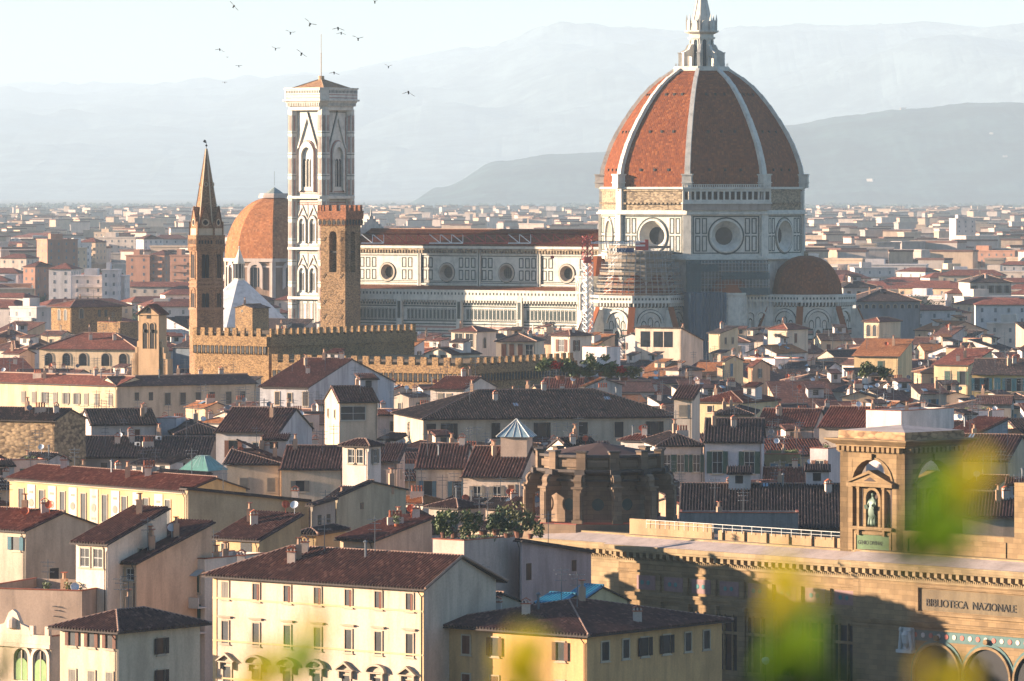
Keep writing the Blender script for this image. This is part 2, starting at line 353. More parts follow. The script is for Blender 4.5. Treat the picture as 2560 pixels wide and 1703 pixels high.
LEAF=leafmat((86,98,52)); LEAFD=leafmat((62,80,48)); LEAFB=leafmat((104,104,58),'autumn_foliage')
OCC=[]       # footprints and picture boxes of what already stands
def overlap(a,b):
    for q in(a,b):
        for i in range(4):
            ex=q[(i+1)%4][0]-q[i][0]; ey=q[(i+1)%4][1]-q[i][1]; n=(-ey,ex)
            pa=[p[0]*n[0]+p[1]*n[1] for p in a]; pb=[p[0]*n[0]+p[1]*n[1] for p in b]
            if max(pa)<=min(pb) or max(pb)<=min(pa): return False
    return True
SPHI=Vector((cos(0),0,0))
def house(label,O,al,W,D,H,roof='G',t=.36,ov=.45,wc=(226,214,188),rc='brown',fw=(),sw=(),sh='brown',near=False,strips=.32,cat='house',group=None,seed=0,extras=None,back=0,dirt=.5,name='house',wm=None,trim=True):
    rg=random.Random(seed*7+int(O[0]*3)+int(O[1]))
    root=thing(name,label,cat,(O[0],O[1],0),R(al),group); W_=plaster(wc,dirt) if wm is None else wm; RM=tiles(rc)
    a=MB(); r=MB(); e=-1.
    A=[(0,0),(W,0),(W,D),(0,D)]
    hmax=H; T=lambda x,y:H      # roof height over a point
    if roof=='G':
        T=lambda x,y:H+t*min(y,D-y); k=H+t*D/2
        a.poly([(0,0,e),(W,0,e),(W,0,H),(0,0,H)]).poly([(W,D,e),(0,D,e),(0,D,H),(W,D,H)])
        a.poly([(W,0,e),(W,D,e),(W,D,H),(W,D/2,k),(W,0,H)]).poly([(0,D,e),(0,0,e),(0,0,H),(0,D/2,k),(0,D,H)])
        h0=H-t*ov; g=.25
        roofplane(r,[(-g,-ov,h0),(W+g,-ov,h0),(W+g,D/2,k+.02),(-g,D/2,k+.02)],strips); roofplane(r,[(W+g,D+ov,h0),(-g,D+ov,h0),(-g,D/2,k+.02),(W+g,D/2,k+.02)],0)
        r.bar((-g,D/2,k+.1),(W+g,D/2,k+.1),.14,2,6)
    elif roof=='P':
        T=lambda x,y:H+t*min(x,W-x); k=H+t*W/2
        a.poly([(0,0,e),(W,0,e),(W,0,H),(W/2,0,k),(0,0,H)]).poly([(W,D,e),(0,D,e),(0,D,H),(W/2,D,k),(W,D,H)])
        a.poly([(W,0,e),(W,D,e),(W,D,H),(W,0,H)]).poly([(0,D,e),(0,0,e),(0,0,H),(0,D,H)])
        h0=H-t*ov; g=.3
        roofplane(r,[(-ov,D+g,h0),(-ov,-g,h0),(W/2,-g,k),(W/2,D+g,k)],strips); roofplane(r,[(W+ov,-g,h0),(W+ov,D+g,h0),(W/2,D+g,k),(W/2,-g,k)],strips)
        r.bar((W/2,-g,k+.08),(W/2,D+g,k+.08),.14,2,6)
    elif roof in('H','HL','HR'):
        m=min(W,D)/2; k=H+t*m; h0=H-t*ov; T=lambda x,y:H+t*min(x,W-x,y,D-y)
        a.exz(A,e,H,0,cap=False)
        c=[(-ov,-ov,h0),(W+ov,-ov,h0),(W+ov,D+ov,h0),(-ov,D+ov,h0)]
        if W>=D: p,q=(m,D/2,k),(W-m,D/2,k)
        else: p,q=(W/2,m,k),(W/2,D-m,k)
        if roof=='HL': q=(W+.25,D/2,k); a.poly([(W,0,H),(W,D,H),(W,D/2,k)])
        if roof=='HR': p=(-.25,D/2,k); a.poly([(0,0,H),(0,D,H),(0,D/2,k)])
        if W>=D:
            roofplane(r,[c[0],c[1],q,p],strips); roofplane(r,[c[2],c[3],p,q],0)
            if roof!='HL': roofplane(r,[c[1],c[2],q],strips)
            if roof!='HR': roofplane(r,[c[3],c[0],p],strips)
            ed=[(c[0],p),(c[1],q),(c[3],p),(c[2],q),(p,q)]
        else:
            roofplane(r,[c[0],c[1],p],strips); roofplane(r,[c[2],c[3],q],0); roofplane(r,[c[1],c[2],q,p],strips); roofplane(r,[c[3],c[0],p,q],strips)
            ed=[(c[0],p),(c[1],p),(c[3],q),(c[2],q),(p,q)]
        for x,y in ed: r.bar(Vector(x)+Vector((0,0,.08)),Vector(y)+Vector((0,0,.08)),.13,2,6)
    elif roof in('S','SL','SR'):
        if roof=='S': hs=[0,0,t*D,t*D]; T=lambda x,y:H+t*y
        elif roof=='SL': hs=[0,t*W,t*W,0]; T=lambda x,y:H+t*x
        else: hs=[t*W,0,0,t*W]; T=lambda x,y:H+t*(W-x)
        for i in range(4):
            j=(i+1)%4; a.poly([(*A[i],e),(*A[j],e),(*A[j],H+hs[j]),(*A[i],H+hs[i])])
        g=ov; f=lambda x,y:T(x,y)
        roofplane(r,[(-g,-g,f(-g,-g)+.02),(W+g,-g,f(W+g,-g)+.02),(W+g,D+.1,f(W+g,D)+.02),(-g,D+.1,f(-g,D)+.02)],strips)
    else:   # flat terrace behind a parapet
        for i in range(4):
            j=(i+1)%4; a.poly([(*A[i],e),(*A[j],e),(*A[j],H),(*A[i],H)])
        a.exz([(.25,.25),(W-.25,.25),(W-.25,D-.25),(.25,D-.25)],H-.9,H,0,cap=False)
        a.poly([(.25,.25,H-.9),(W-.25,.25,H-.9),(W-.25,D-.25,H-.9),(.25,D-.25,H-.9)])
        for i in range(4):
            j=(i+1)%4; b=[(.25,.25),(W-.25,.25),(W-.25,D-.25),(.25,D-.25)]
            a.poly([(*A[i],H),(*A[j],H),(*b[j],H),(*b[i],H)])
        T=lambda x,y:H-.9
        frame(r,-.08,W+.08,H,H+.1,.09,-.08,.3,1); r.box(W-.25,W+.08,-.08,D,H,H+.1,1); r.box(-.08,.25,-.08,D,H,H+.1,1)
    wall=a.build('wall',W_,root); rf=r.build('roof',[RM,WOODD,MORTAR] if roof!='F' else [TERRA,TERRA],root)
    if trim and roof in('G','H','HL','HR','S'):
        q=MB(); hz=H-t*ov-.12; q.bar((-ov,-ov-.06,hz),(W+ov,-ov-.06,hz),.08)
        x=W-.25; q.bar((x,-ov,hz),(x,-.1,hz-.7),.05); q.bar((x,-.1,hz-.7),(x,-.1,0),.05)
        if near:
            n=int(W/.8)
            for i in range(n): q.box(W*(i+.5)/n-.05,W*(i+.5)/n+.05,-ov,0,H-t*ov*.5-.22,H-t*ov*.5-.1)
        q.build('gutter',WOODD,root)
    windows(root,fw,(W,D),H,'f',sh,near,rg)
    windows(root,sw,(W,D),H,'r' if al<=0 else 'l',sh,near,rg)
    full=extras is None
    if roof!='F' and W*D>60 and rg.random()<(.65 if full else 0 if near else .35):
        for _ in range(1 if W<14 else 2):
            cx,cy=rg.uniform(.2,.75)*W,rg.uniform(.3,.6)*D; cw,cd=rg.uniform(2.2,3.8),rg.uniform(2,3.2); z0=T(cx,cy)-1; z1=T(cx,cy)+rg.uniform(1.2,2.2); c_=MB(); c_.box(cx,cx+cw,cy,cy+cd,z0,z1); c_.box(cx+cw*.3,cx+cw*.65,cy-.04,cy,z1-1.3,z1-.3,3)
            roofplane(c_,[(cx-.25,cy-.3,z1-.02),(cx+cw+.25,cy-.3,z1-.02),(cx+cw+.25,cy+cd+.2,z1+.7),(cx-.25,cy+cd+.2,z1+.7)],.32 if strips else 0); c_.mi=[{0:0,1:1}.get(m,m) for m in c_.mi]
            for k_ in range(11,len(c_.f)): c_.mi[k_]=2 if c_.mi[k_]==0 else 1
            c_.build('roof_cabin',[plaster(rg.choice([(236,230,216),(226,210,180),(206,206,200)]),.5),WOODD,RM,GLASS],rf)
    if extras is None:
        extras=[]
        area=W*D
        for _ in range(max(1,min(5,int(area/70)))): extras.append(rg.choice(['chimney0','chimney0','chimney1','chimney2','chimney3']))
        extras.append('antenna')
        if rg.random()<.6: extras.append('antenna')
        if rg.random()<.5: extras.append(rg.choice(['dishw','disho','dishw','dishg']))
        if rg.random()<.35 and roof!='F': extras.append('skylight')
        if roof=='F': extras+=[rg.choice(['pot','pot','aircon']) for _ in range(4)]
    if not full and W*D>50: extras=list(extras)+['antenna','chimney1']+(['chimney0','antenna','chimney3'] if W*D>180 else [])
    for x in extras:
        if isinstance(x,tuple): kd,fx,fy=x
        else: kd=x; fx=rg.uniform(.12,.88); fy=rg.uniform(.2,.62)
        px,py=fx*W,fy*D; z=T(px,py); o=link(PNAME[kd],proto(kd),rf,(px,py,z),-R(al)+rg.uniform(-.3,.3) if kd!='skylight' else 0)
        if kd=='skylight':
            sl={'G':t,'H':t,'HL':t,'HR':t,'S':t}.get(roof,0); o.rotation_euler=(math.atan(sl) if fy<.5 or roof=='S' else -math.atan(sl),0,0)
            if roof in('H','HL','HR') and (py>min(px,W-px) or py>D/2): o.location=(W/2,D*.25,T(W/2,D*.25))
            if roof in('P','SL','SR'): o.rotation_euler=(0,-math.atan(t) if px<W/2 or roof=='SL' else math.atan(t),0)
    u=(cos(R(al)),sin(R(al))); v=(-sin(R(al)),cos(R(al)))
    OCC.append([(O[0]+u[0]*x+v[0]*y,O[1]+u[1]*x+v[1]*y) for x,y in((-.5,-.5),(W+.5,-.5),(W+.5,D+.5),(-.5,D+.5))])
    return root,wall,rf,T
HAND=[]   # (nick, px centre, row of eave, depth, box)
def solve(x1,x2,x3,y,z,al,Dm=None):
    """corner of the two visible faces sits at (x2 if al<=0 else x1, y) with eave height z"""
    a=R(al); d=(HC-z)*F/(y-YH); xc=x2 if al<=0 else x1; Xc=PX(xc,d)
    if al<=0: k=(x1-1280)/F; W=(Xc-k*d)/(cos(a)-k*sin(a))
    else: k=(x2-1280)/F; W=(k*d-Xc)/(cos(a)-k*sin(a))
    if Dm is None:
        k3=(x3-1280)/F; D=(Xc-k3*d)/(sin(a)+k3*cos(a))
    else: D=Dm
    if al<=0: O=(Xc-W*cos(a),d-W*sin(a))
    else: O=(Xc,d)
    return O,W,D,d
def H_(nick,label,x1,x2,x3,y,z,al,roof='G',vis=40,**k):
    Dm=k.pop('D',None); O,W,D,d=solve(x1,x2,x3,y,z,al,Dm)
    assert W>0 and D>0,(nick,W,D,d)
    k.setdefault('near',d<640); k.setdefault('strips',.38 if d<700 else (.45 if d<1000 else 0))
    if D>60 or W>75: print('BIG',nick,round(W),round(D))
    r=house(label,O,al,W,D,z,roof,seed=len(HAND),**k)
    xs=[1280+F*p[0]/p[1] for p in OCC[-1]]
    HAND.append((nick,(x1+x2)/2,y,d,(min(xs),max(xs),y-6,y+vis*(1 if d<640 else .62))))
    return r
# ------------------------------------------------------------ ground, hills, haze
G=MB(); G.poly([(-40000,-500,0),(40000,-500,0),(60000,58000,0),(-60000,58000,0)])
gm,N,K,b=base('town_ground',.95,.1); K.new(ramp(N,K,noise(N,K,.02,detail=8),[(.35,lin((92,88,84))),(.5,lin((120,112,100))),(.65,lin((84,88,66)))]),b.inputs['Base Color'])
tag(G.build('ground',gm),kind='structure')
def hill(name,pts,d0,d1r,seed,col,bump=6,d1l=None):
    """ridge rows pts=(px,py) at depth d1, foot at depth d0"""
    rg=random.Random(seed); q=MB(); n=340; m=54; g={}
    def ry(x):
        for (a,b),(c,e) in zip(pts,pts[1:]):
            if x<=c: t=(x-a)/(c-a); t=t*t*(3-2*t); return b+(e-b)*t
        return pts[-1][1]
    x0,x1=pts[0][0],pts[-1][0]
    from mathutils import noise as mn
    for i in range(n+1):
        px=x0+(x1-x0)*i/n; d1=d1r if d1l is None else d1l+(d1r-d1l)*(i/n)**.7; zr=PZ(ry(px),d1)
        for j in range(m+1):
            t=j/(m-4) if j<=m-4 else 1+(j-m+4)*.15
            d=d0+(d1-d0)*t; f=math.sin(min(t,1)*pi/2)**1.2 if t<=1 else 1-(t-1)*.8
            X_=PX(px,d1)*(.95+.05*min(t,1)); v=mn.noise(Vector((X_*.0009+seed,d*.0009,0)))*.32*f*(1-min(t,1))*zr
            g[i,j]=(X_,d,max(-2,zr*f+v*2+(mn.noise(Vector((X_*.008,d*.004,seed)))*2+mn.noise(Vector((X_*.03,d*.012,seed+4))))*bump*(f>.02)))
    for i in range(n):
        for j in range(m): q.poly([g[i,j],g[i+1,j],g[i+1,j+1],g[i,j+1]])
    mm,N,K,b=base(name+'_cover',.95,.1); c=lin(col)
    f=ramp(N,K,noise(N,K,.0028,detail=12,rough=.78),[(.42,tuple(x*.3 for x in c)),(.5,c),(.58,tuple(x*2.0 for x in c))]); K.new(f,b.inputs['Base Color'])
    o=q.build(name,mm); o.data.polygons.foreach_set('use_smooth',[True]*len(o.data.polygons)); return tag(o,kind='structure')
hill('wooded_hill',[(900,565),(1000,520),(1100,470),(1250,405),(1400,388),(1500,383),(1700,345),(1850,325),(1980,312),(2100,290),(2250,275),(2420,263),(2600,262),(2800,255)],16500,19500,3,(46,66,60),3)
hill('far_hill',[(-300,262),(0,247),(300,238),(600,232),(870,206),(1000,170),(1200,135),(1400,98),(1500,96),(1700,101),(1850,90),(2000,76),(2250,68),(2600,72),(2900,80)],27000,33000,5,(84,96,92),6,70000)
hz=MB(); hz.exz([(-3600,-120),(2600,-120),(12000,42000),(-26000,82000)],-60,1180)
hm=bpy.data.materials.new('haze_air'); hm.use_nodes=True; hn=hm.node_tree; hn.nodes.remove(hn.nodes['Principled BSDF'])
pv=hn.nodes.new('ShaderNodeVolumePrincipled'); pv.inputs['Density'].default_value=HAZE_D; pv.inputs['Color'].default_value=(.62,.77,.885,1); pv.inputs['Anisotropy'].default_value=0.0
hn.links.new(pv.outputs[0],hn.nodes['Material Output'].inputs['Volume'])
tag(hz.build('haze',hm),kind='stuff')

# ------------------------------------------------------------ cathedral
DC=(PX(1754,1500),1500.); NA=-32.5
cat_=thing('cathedral','white and green marble cathedral with huge ribbed terracotta dome and lantern','cathedral',(DC[0],DC[1],0))
VA=[-55,-10,35,80,125,170,215,260]; FA=[-77.5,-32.5,12.5,57.5,102.5,147.5,192.5,237.5]
ROUGH=stone((172,152,124),(120,104,88),1.2,'rough_brick',bump=.4); DT=tiles('dome',.6,.6,.5)
def ovt(R_): return [(R_*sin(R(a)),-R_*cos(R(a))) for a in VA]
q=MB(); q.exz(ovt(29.2),-1,35.4); q.exz(ovt(29.4),48.2,55.1,1); q.build('crossing_wall',[WHITE,ROUGH],cat_)
q=MB(); g2=MB(); pk=MB()
RD=29.6; ap=RD*cos(R(22.5)); hw=RD*sin(R(22.5))
oculi=[]
for fa in FA:
    T_=Matrix.Rotation(R(fa),4,'Z')@Matrix.Translation((0,-ap,0))
    for x in(q,g2,pk): x.T=T_
    holed(q,-hw,hw,35.4,48.2,0,41.6,4.3)
    ring(q,circ(0,41.6,4.3),circ(0,41.6,4.75),-.35,.02)
    cz=41.6; a=circ(0,cz,4.3); b=circ(0,cz,2.55)
    for i in range(28): q.poly([(a[i][0],0,a[i][1]),(a[i+1][0],0,a[i+1][1]),(b[i+1][0],2.3,b[i+1][1]),(b[i][0],2.3,b[i][1])])
    o=MB(); o.T=T_; o.ex(circ(0,cz,2.55),2.3,2.4); oculi.append(o)
    ring(g2,circ(0,cz,4.95),circ(0,cz,5.35),-.06,.0)
    frame(g2,-hw+1.6,hw-1.6,36.6,47.3,.32,-.06)
    for s_ in(-1,1):
        for c in(7.9,5.95):
            for z0 in(37.2,42.2):
                x0=s_*(c+.35)-.75; frame(g2,x0,x0+1.5,z0,z0+4.5,.32,-.06)
        for z0 in(37,42): g2.box(s_*(hw-.95)-.35,s_*(hw-.95)+.35,-.06,0,z0,z0+4.7)
    if fa!=12.5:
        for k in range(14): q.box(-hw+2+k*1.35,-hw+2.7+k*1.35,-.6,0,50.6,51.1,2)
        q.box(-hw,hw,-.25,0,54.3,54.7,2)
for x in(q,g2,pk): x.T=None
for a in VA:
    for x in(q,): x.T=Matrix.Rotation(R(a),4,'Z')@Matrix.Translation((0,-RD,0))
    q.box(-1.15,1.15,-.35,1,35.4,48); q.box(-1.3,1.3,-.1,1.2,48,55.2,0)
q.T=None
for z0,z1,r_ in((34.9,35.5,30.9),(35.5,36,30.3),(47.7,48.3,30.7),(48.3,48.9,30.2),(54.9,55.5,30.1)): q.exz(ovt(r_),z0,z1)
q.build('drum',[WHITE,GREEN,ROUGH],cat_); g2.build('drum_inlay',[GREEN],cat_)
for o in oculi: o.build('oculus_window',[GLASS],cat_)
# gallery on the right-hand drum face
q=MB(); q.T=Matrix.Rotation(R(12.5),4,'Z')@Matrix.Translation((0,-ap,0)); L_=hw+1.6
q.box(-L_,L_,-1.2,0,48.9,50.7,1); q.box(-L_-.2,L_+.2,-1.7,0,50.7,51.1); q.box(-L_-.2,L_+.2,-1.7,0,54.9,55.4); q.box(-L_,L_,-1.3,-1.1,54.2,54.9); q.box(-L_,L_,-.3,0,51,55,2)
for k in range(16): x=-L_+k*(2*L_-.5)/15; q.box(x,x+.5,-1.3,-.8,51.1,54.3)
for k in range(15):
    x=-L_+.5+(k)*(2*L_-.5)/15; w_=(2*L_-.5)/15-.5; a=arch(x+w_/2,w_,53.2,54.2,6); q.ex(a[1:-1]+[(x+w_,54.25),(x,54.25)],-1.28,-1.15) if 0 else None
    q.box(x,x+w_,-1.25,-1.1,51.1,51.9)
for k in range(40): x=-L_+k*2*L_/40; q.box(x,x+.3,-1.5,-1.4,55.4,56.1)
q.box(-L_,L_,-1.55,-1.35,56.1,56.25)
q.build('arcade_gallery',[WHITE,marble((176,160,146),'carved_frieze'),DARK],cat_)
# webs, ribs
PRF=[(55.2,29.0),(58.2,28.9),(61.5,28.3),(64.5,27.3),(68,25.9),(71.4,24.1),(75,21.9),(78.9,19.2),(82,16.7),(84.7,14.1),(87,11.2),(89.4,7.3)]
for k in range(8):
    q=MB(); a0,a1=R(VA[k]),R(VA[(k+1)%8] if k<7 else VA[0]+360); acc=0
    for (z0,r0),(z1,r1) in zip(PRF,PRF[1:]):
        l=math.hypot(z1-z0,(r1-r0)*.924); w0=r0*.383;w1=r1*.383
        q.poly([(r0*sin(a0),-r0*cos(a0),z0),(r0*sin(a1),-r0*cos(a1),z0),(r1*sin(a1),-r1*cos(a1),z1),(r1*sin(a0),-r1*cos(a0),z1)],0,[(-w0,acc),(w0,acc),(w1,acc+l),(-w1,acc+l)]); acc+=l
    fm=(a0+a1)/2
    for zc in(60.4,71.3,82):
        r_=next(r0+(r1-r0)*(zc-z0)/(z1-z0) for (z0,r0),(z1,r1) in zip(PRF,PRF[1:]) if z0<=zc<=z1)*.924
        for t in(-.42,0,.42):
            q.T=Matrix.Rotation(fm,4,'Z')@Matrix.Translation((t*r_*.414*1.0,-r_,zc)); q.box(-.33,.33,-.3,.5,-.4,.35,1)
    q.T=None; q.build('dome_web',[DT,DARK],cat_)
for k in range(8):
    q=MB(); q.T=Matrix.Rotation(R(VA[k]),4,'Z')
    for (z0,r0),(z1,r1) in zip(PRF,PRF[1:]):
        w0=.55+.3*(90-z0)/35; w1=.55+.3*(90-z1)/35
        for s_ in(-1,1): q.poly([(s_*w0,-r0-.9,z0),(s_*w1,-r1-.9,z1+.2),(s_*w1,-r1+.9,z1-.4),(s_*w0,-r0+.9,z0-.4)])
        q.poly([(-w0,-r0-.9,z0),(w0,-r0-.9,z0),(w1,-r1-.9,z1+.2),(-w1,-r1-.9,z1+.2)])
    q.box(-1.35,1.35,-30.9,-28,55.2,58.8); q.box(-1.6,1.6,-31.1,-28,58.8,59.2); q.box(-1.6,1.6,-31.1,-28,56.6,56.9)
    q.build('rib',[WHITE],cat_)
lt=MB(); o8=lambda r_:ngon(r_,8,VA[0])
lt.exz(o8(8.2),88.9,89.9).exz(o8(7.9),89.9,90.2).exz(o8(3.5),90,100.3); lt.exz(o8(4.0),98.2,98.7); lt.exz(o8(3.9),99.6,100.2,b=o8(5)); lt.exz(o8(5),100.2,100.6); lt.exz(o8(3.8),100.6,102.8,b=o8(3.3)); lt.exz(o8(3.0),102.8,114.4,b=o8(.45))
for a in VA:      # pinnacles
    lt.T=Matrix.Rotation(R(a),4,'Z')@Matrix.Translation((0,-4.3,0)); lt.exz(ngon(.33,4,45),100.6,103.3); lt.exz(ngon(.4,4,45),103.3,105.2,b=ngon(.05,4,45)); lt.T=Matrix.Rotation(R(a+22.5),4,'Z')@Matrix.Translation((0,-3.9,0)); lt.box(-.9,.9,-.2,.3,100.6,102.4); lt.ex(arch(0,1.7,102.3,103.6,6),-.2,.3)
    lt.T=Matrix.Rotation(R(a),4,'Z'); lt.bar((0,-3,102.8),(0,-.5,114.4),.14)
lt.T=None
for k in range(30): t=2*pi*k/30; lt.bar((7.6*sin(t),-7.6*cos(t),90.2),(7.6*sin(t),-7.6*cos(t),91.1),.06)
lan=lt.build('lantern',[WHITE],cat_)
for a in VA:
    q=MB(); q.T=Matrix.Rotation(R(a),4,'Z'); q.T=q.T@Matrix.Rotation(R(90),4,'Z')
    q.ex([(-3.2,90.1),(-3.9,90.1),(-3.9,93.2),(-5.3,93.2),(-5.3,90.1),(-6.7,90.1),(-6.7,94.0),(-5.9,94.6),(-4.8,95.1),(-4.2,96.4),(-3.2,96.8)],-.45,.45); q.box(-6.9,-6,-.6,.6,94,94.3)
    q.build('buttress',[WHITE],lan)
for a in FA:
    q=MB(); q.T=Matrix.Rotation(R(a),4,'Z')@Matrix.Translation((0,-3.5*.924,0)); q.ex(arch(0,1.15,90.3,98,6),-.03,.1); ring(q,arch(0,1.15,90.3,98,6),arch(0,1.75,90.3,98.4,6),-.16,0,1); q.build('lantern_window',[flat((30,52,66),'lantern_glass',.3),WHITE],lan)
q=MB(); q.lathe([(.05,114.2),(1.1,115.2),(1.1,116),(.05,117)],12); q.build('ball',[flat((180,140,60),'gilt',.3,.5,.8)],lan)
# nave
TN=Matrix.Rotation(R(NA),4,'Z')@Matrix.Translation((0,-10.5,0)); n_=(sin(R(NA)),-cos(R(NA)))
FN=Fr(DC[0]+n_[0]*10.5,DC[1]+n_[1]*10.5,NA)
oc=[FN.hit(x,682) for x in(969,1117,1266,1417)]; zo=sum(o[1] for o in oc)/4
pil=[FN.hit(x,680)[0] for x in(1049.5,1198.5,1348.7)]; edges=[-115]+pil+[-24.5]
q=MB(); q.T=TN; g2=MB(); g2.T=TN
for i,(u,_) in enumerate(oc):
    e0,e1=edges[i],edges[i+1]; holed(q,e0,e1,24,38.2,u,zo,2.25)
    ring(q,circ(u,zo,2.25),circ(u,zo,2.75),-.3,0,2); a,b=circ(u,zo,2.25),circ(u,zo,1.65)
    for k in range(28): q.poly([(a[k][0],0,a[k][1]),(a[k+1][0],0,a[k+1][1]),(b[k+1][0],1.2,b[k+1][1]),(b[k][0],1.2,b[k][1])],2)
    ring(g2,circ(u,zo,2.75),circ(u,zo,2.95),-.06,0)
    x=e0+.9
    while x+1.6<e1-.5:
        if abs(x+.8-u)>3.9:
            for z0,z1 in((28.1,31.1),(31.7,34.7)): frame(g2,x,x+1.55,z0,z1,.3,-.06)
        x+=2.15
    q.box(e0-.6,e0+.6,-.5,0,24,38); g2.box(e0-.15,e0+.15,-.56,-.5,24,37)
    frame(g2,e0+.7,e1-.7,27.6,35.3,.22,-.05)
q.box(-115,-24,0,20.9,0,24,0); q.box(-115,-24,20.9,21,24,38.2); q.box(-115,-114.8,0,21,24,38)
q.box(-115,-24,-.4,0,26.6,27.1); q.box(-115,-24,-.3,0,35.5,35.8); q.box(-115,-24,-.9,0,37.4,38.3); q.box(-115,-24,-.7,0,36.9,37.4,1)
for k in range(90): q.box(-114.6+k,-114.1+k,-.75,0,36,36.9,3)
for k in range(0): pass
q.build('nave_wall',[WHITE,ROUGH,marble((196,178,158),'oculus_surround'),ROUGH],cat_)
g2.box(-115,-24,-.05,0,25.2,25.5).box(-115,-24,-.05,0,27.15,27.35); g2.build('nave_inlay',[GREEN],cat_)
for u,_ in oc:
    q=MB(); q.T=TN; q.ex(circ(u,zo,1.65),1.2,1.25); [q.box(u-.05+x,u+.05+x,1.1,1.2,zo-1.5,zo+1.5,1) for x in(-.7,0,.7)]; [q.box(u-1.5,u+1.5,1.1,1.2,zo+z-.04,zo+z+.04,1) for z in(-.8,0,.8)]; q.build('oculus_window',[flat((70,72,66),'leaded_glass',.3),DARK],cat_)
q=MB(); q.T=TN; TRR=[]
roofplane(q,[(-115,-1,38.3),(-24,-1,38.3),(-24,10.5,42.9),(-115,10.5,42.9)],.7); roofplane(q,[(-24,22,38.3),(-115,22,38.3),(-115,10.5,42.9),(-24,10.5,42.9)],0)
roofplane(q,[(-113.5,-10.3,25.2),(-24,-10.3,25.2),(-24,-.1,26.4),(-113.5,-.1,26.4)],0)
q.bar((-115,10.5,43),(-24,10.5,43),.25,2)
q.build('nave_roof',[tiles('dome',.6,.6,.5),WOODD,MORTAR],cat_)
q=MB(); q.T=TN   # west front gable seen from behind
q.ex([(-1.5,20),(-1.5,40),(10.5,46.6),(22.5,40),(22.5,20)],0,0) if 0 else None
q.T=TN@Matrix.Translation((-115,10.5,0))@Matrix.Rotation(R(90),4,'Z'); q.ex([(-12,20),(-12,39.8),(0,46.4),(12,39.8),(12,20)],0,2.2)
for k in range(18):
    x=-12+k*24/17; z=39.8+6.6*(1-abs(x)/12); q.box(x-.3,x+.3,-.1,2.4,z-.3,z+.7)
q.exz(ngon(.5,4),46.4,49.5,b=ngon(.05,4)); q.build('facade_gable',[WHITE],cat_)
# south aisle
q=MB(); g2=MB(); ar=MB(); TA=Matrix.Rotation(R(NA),4,'Z')@Matrix.Translation((0,-20.5,0)); q.T=g2.T=ar.T=TA
q.box(-113.5,-24,0,10,-1,25); q.box(-113.5,-24,-1.0,0,23.2,23.5); q.box(-113.5,-24,-.95,-.75,23.5,25.2); q.box(-113.5,-24,-1.05,-.6,25.2,25.45)
for k in range(75): x=-113.3+k*1.2; g2.box(x+.3,x+.75,-1.0,-.95,24,24.7); 
for k in range(89):
    x=-113.3+k; q.box(x,x+.35,-.95,0,21.7,22.4); q.box(x,x+1,-1,-0,22.4,23.2); g2.box(x+.35,x+1,-.08,-.04,21.0,22.4)
k=-113
while k<-26:
    if min(abs(k-p) for p in edges)>1: frame(g2,k,k+.95,16.6,19.9,.13,-.06); g2.box(k+.25,k+.7,-.06,0,16.9,19.6)
    k+=1.3
for z in(20.4,16.1,15.2,13.2,11.6,9.5): g2.box(-113.5,-24,-.07,0,z,z+.35)
for z in(14.2,12.3,10.4): ar.box(-113.5,-24,-.05,0,z,z+.6)
for p in edges: q.box(p-.9,p+.9,-1.15,0,0,23.4); g2.box(p-.5,p+.5,-1.2,-1.15,17,22)
k=-113
while k<-26: frame(g2,k,k+1.5,5,9,.16,-.06); k+=2.1
q.build('aisle_wall',[WHITE],cat_); g2.build('aisle_inlay',[GREEN],cat_); ar.build('aisle_band',[PINK],cat_)
FA_=Fr(DC[0]+n_[0]*20.5,DC[1]+n_[1]*20.5,NA); u,_=FA_.hit(1362,800)
q=MB(); q.T=TA@Matrix.Translation((u,-1.2,0)); ring(q,[(-2.6,6),(-2.6,9.6),(0,15.4),(2.6,9.6),(2.6,6)],[(-3.1,6),(-3.1,9.6),(0,16.6),(3.1,9.6),(3.1,6)],-.6,1); q.ex([(-2.6,2),(-2.6,9.6),(0,15.4),(2.6,9.6),(2.6,2)],-.2,1,1); q.ex(arch(0,2.6,2,10,8,.3),-.3,-.2,2)
for x in(-3.3,3.3): q.exz(ngon(.5,4,45,x,0),3,13); q.exz(ngon(.55,4,45,x,0),13,16,b=ngon(.05,4,45,x,0))
for k in range(6):
    for s_ in(-1,1): q.box(s_*(.4+k*.45)-.15,s_*(.4+k*.45)+.15,-.6,-.1,16.4-k*1.15,17-k*1.15)
q.build('portal',[WHITE,PINK,DARK],cat_)
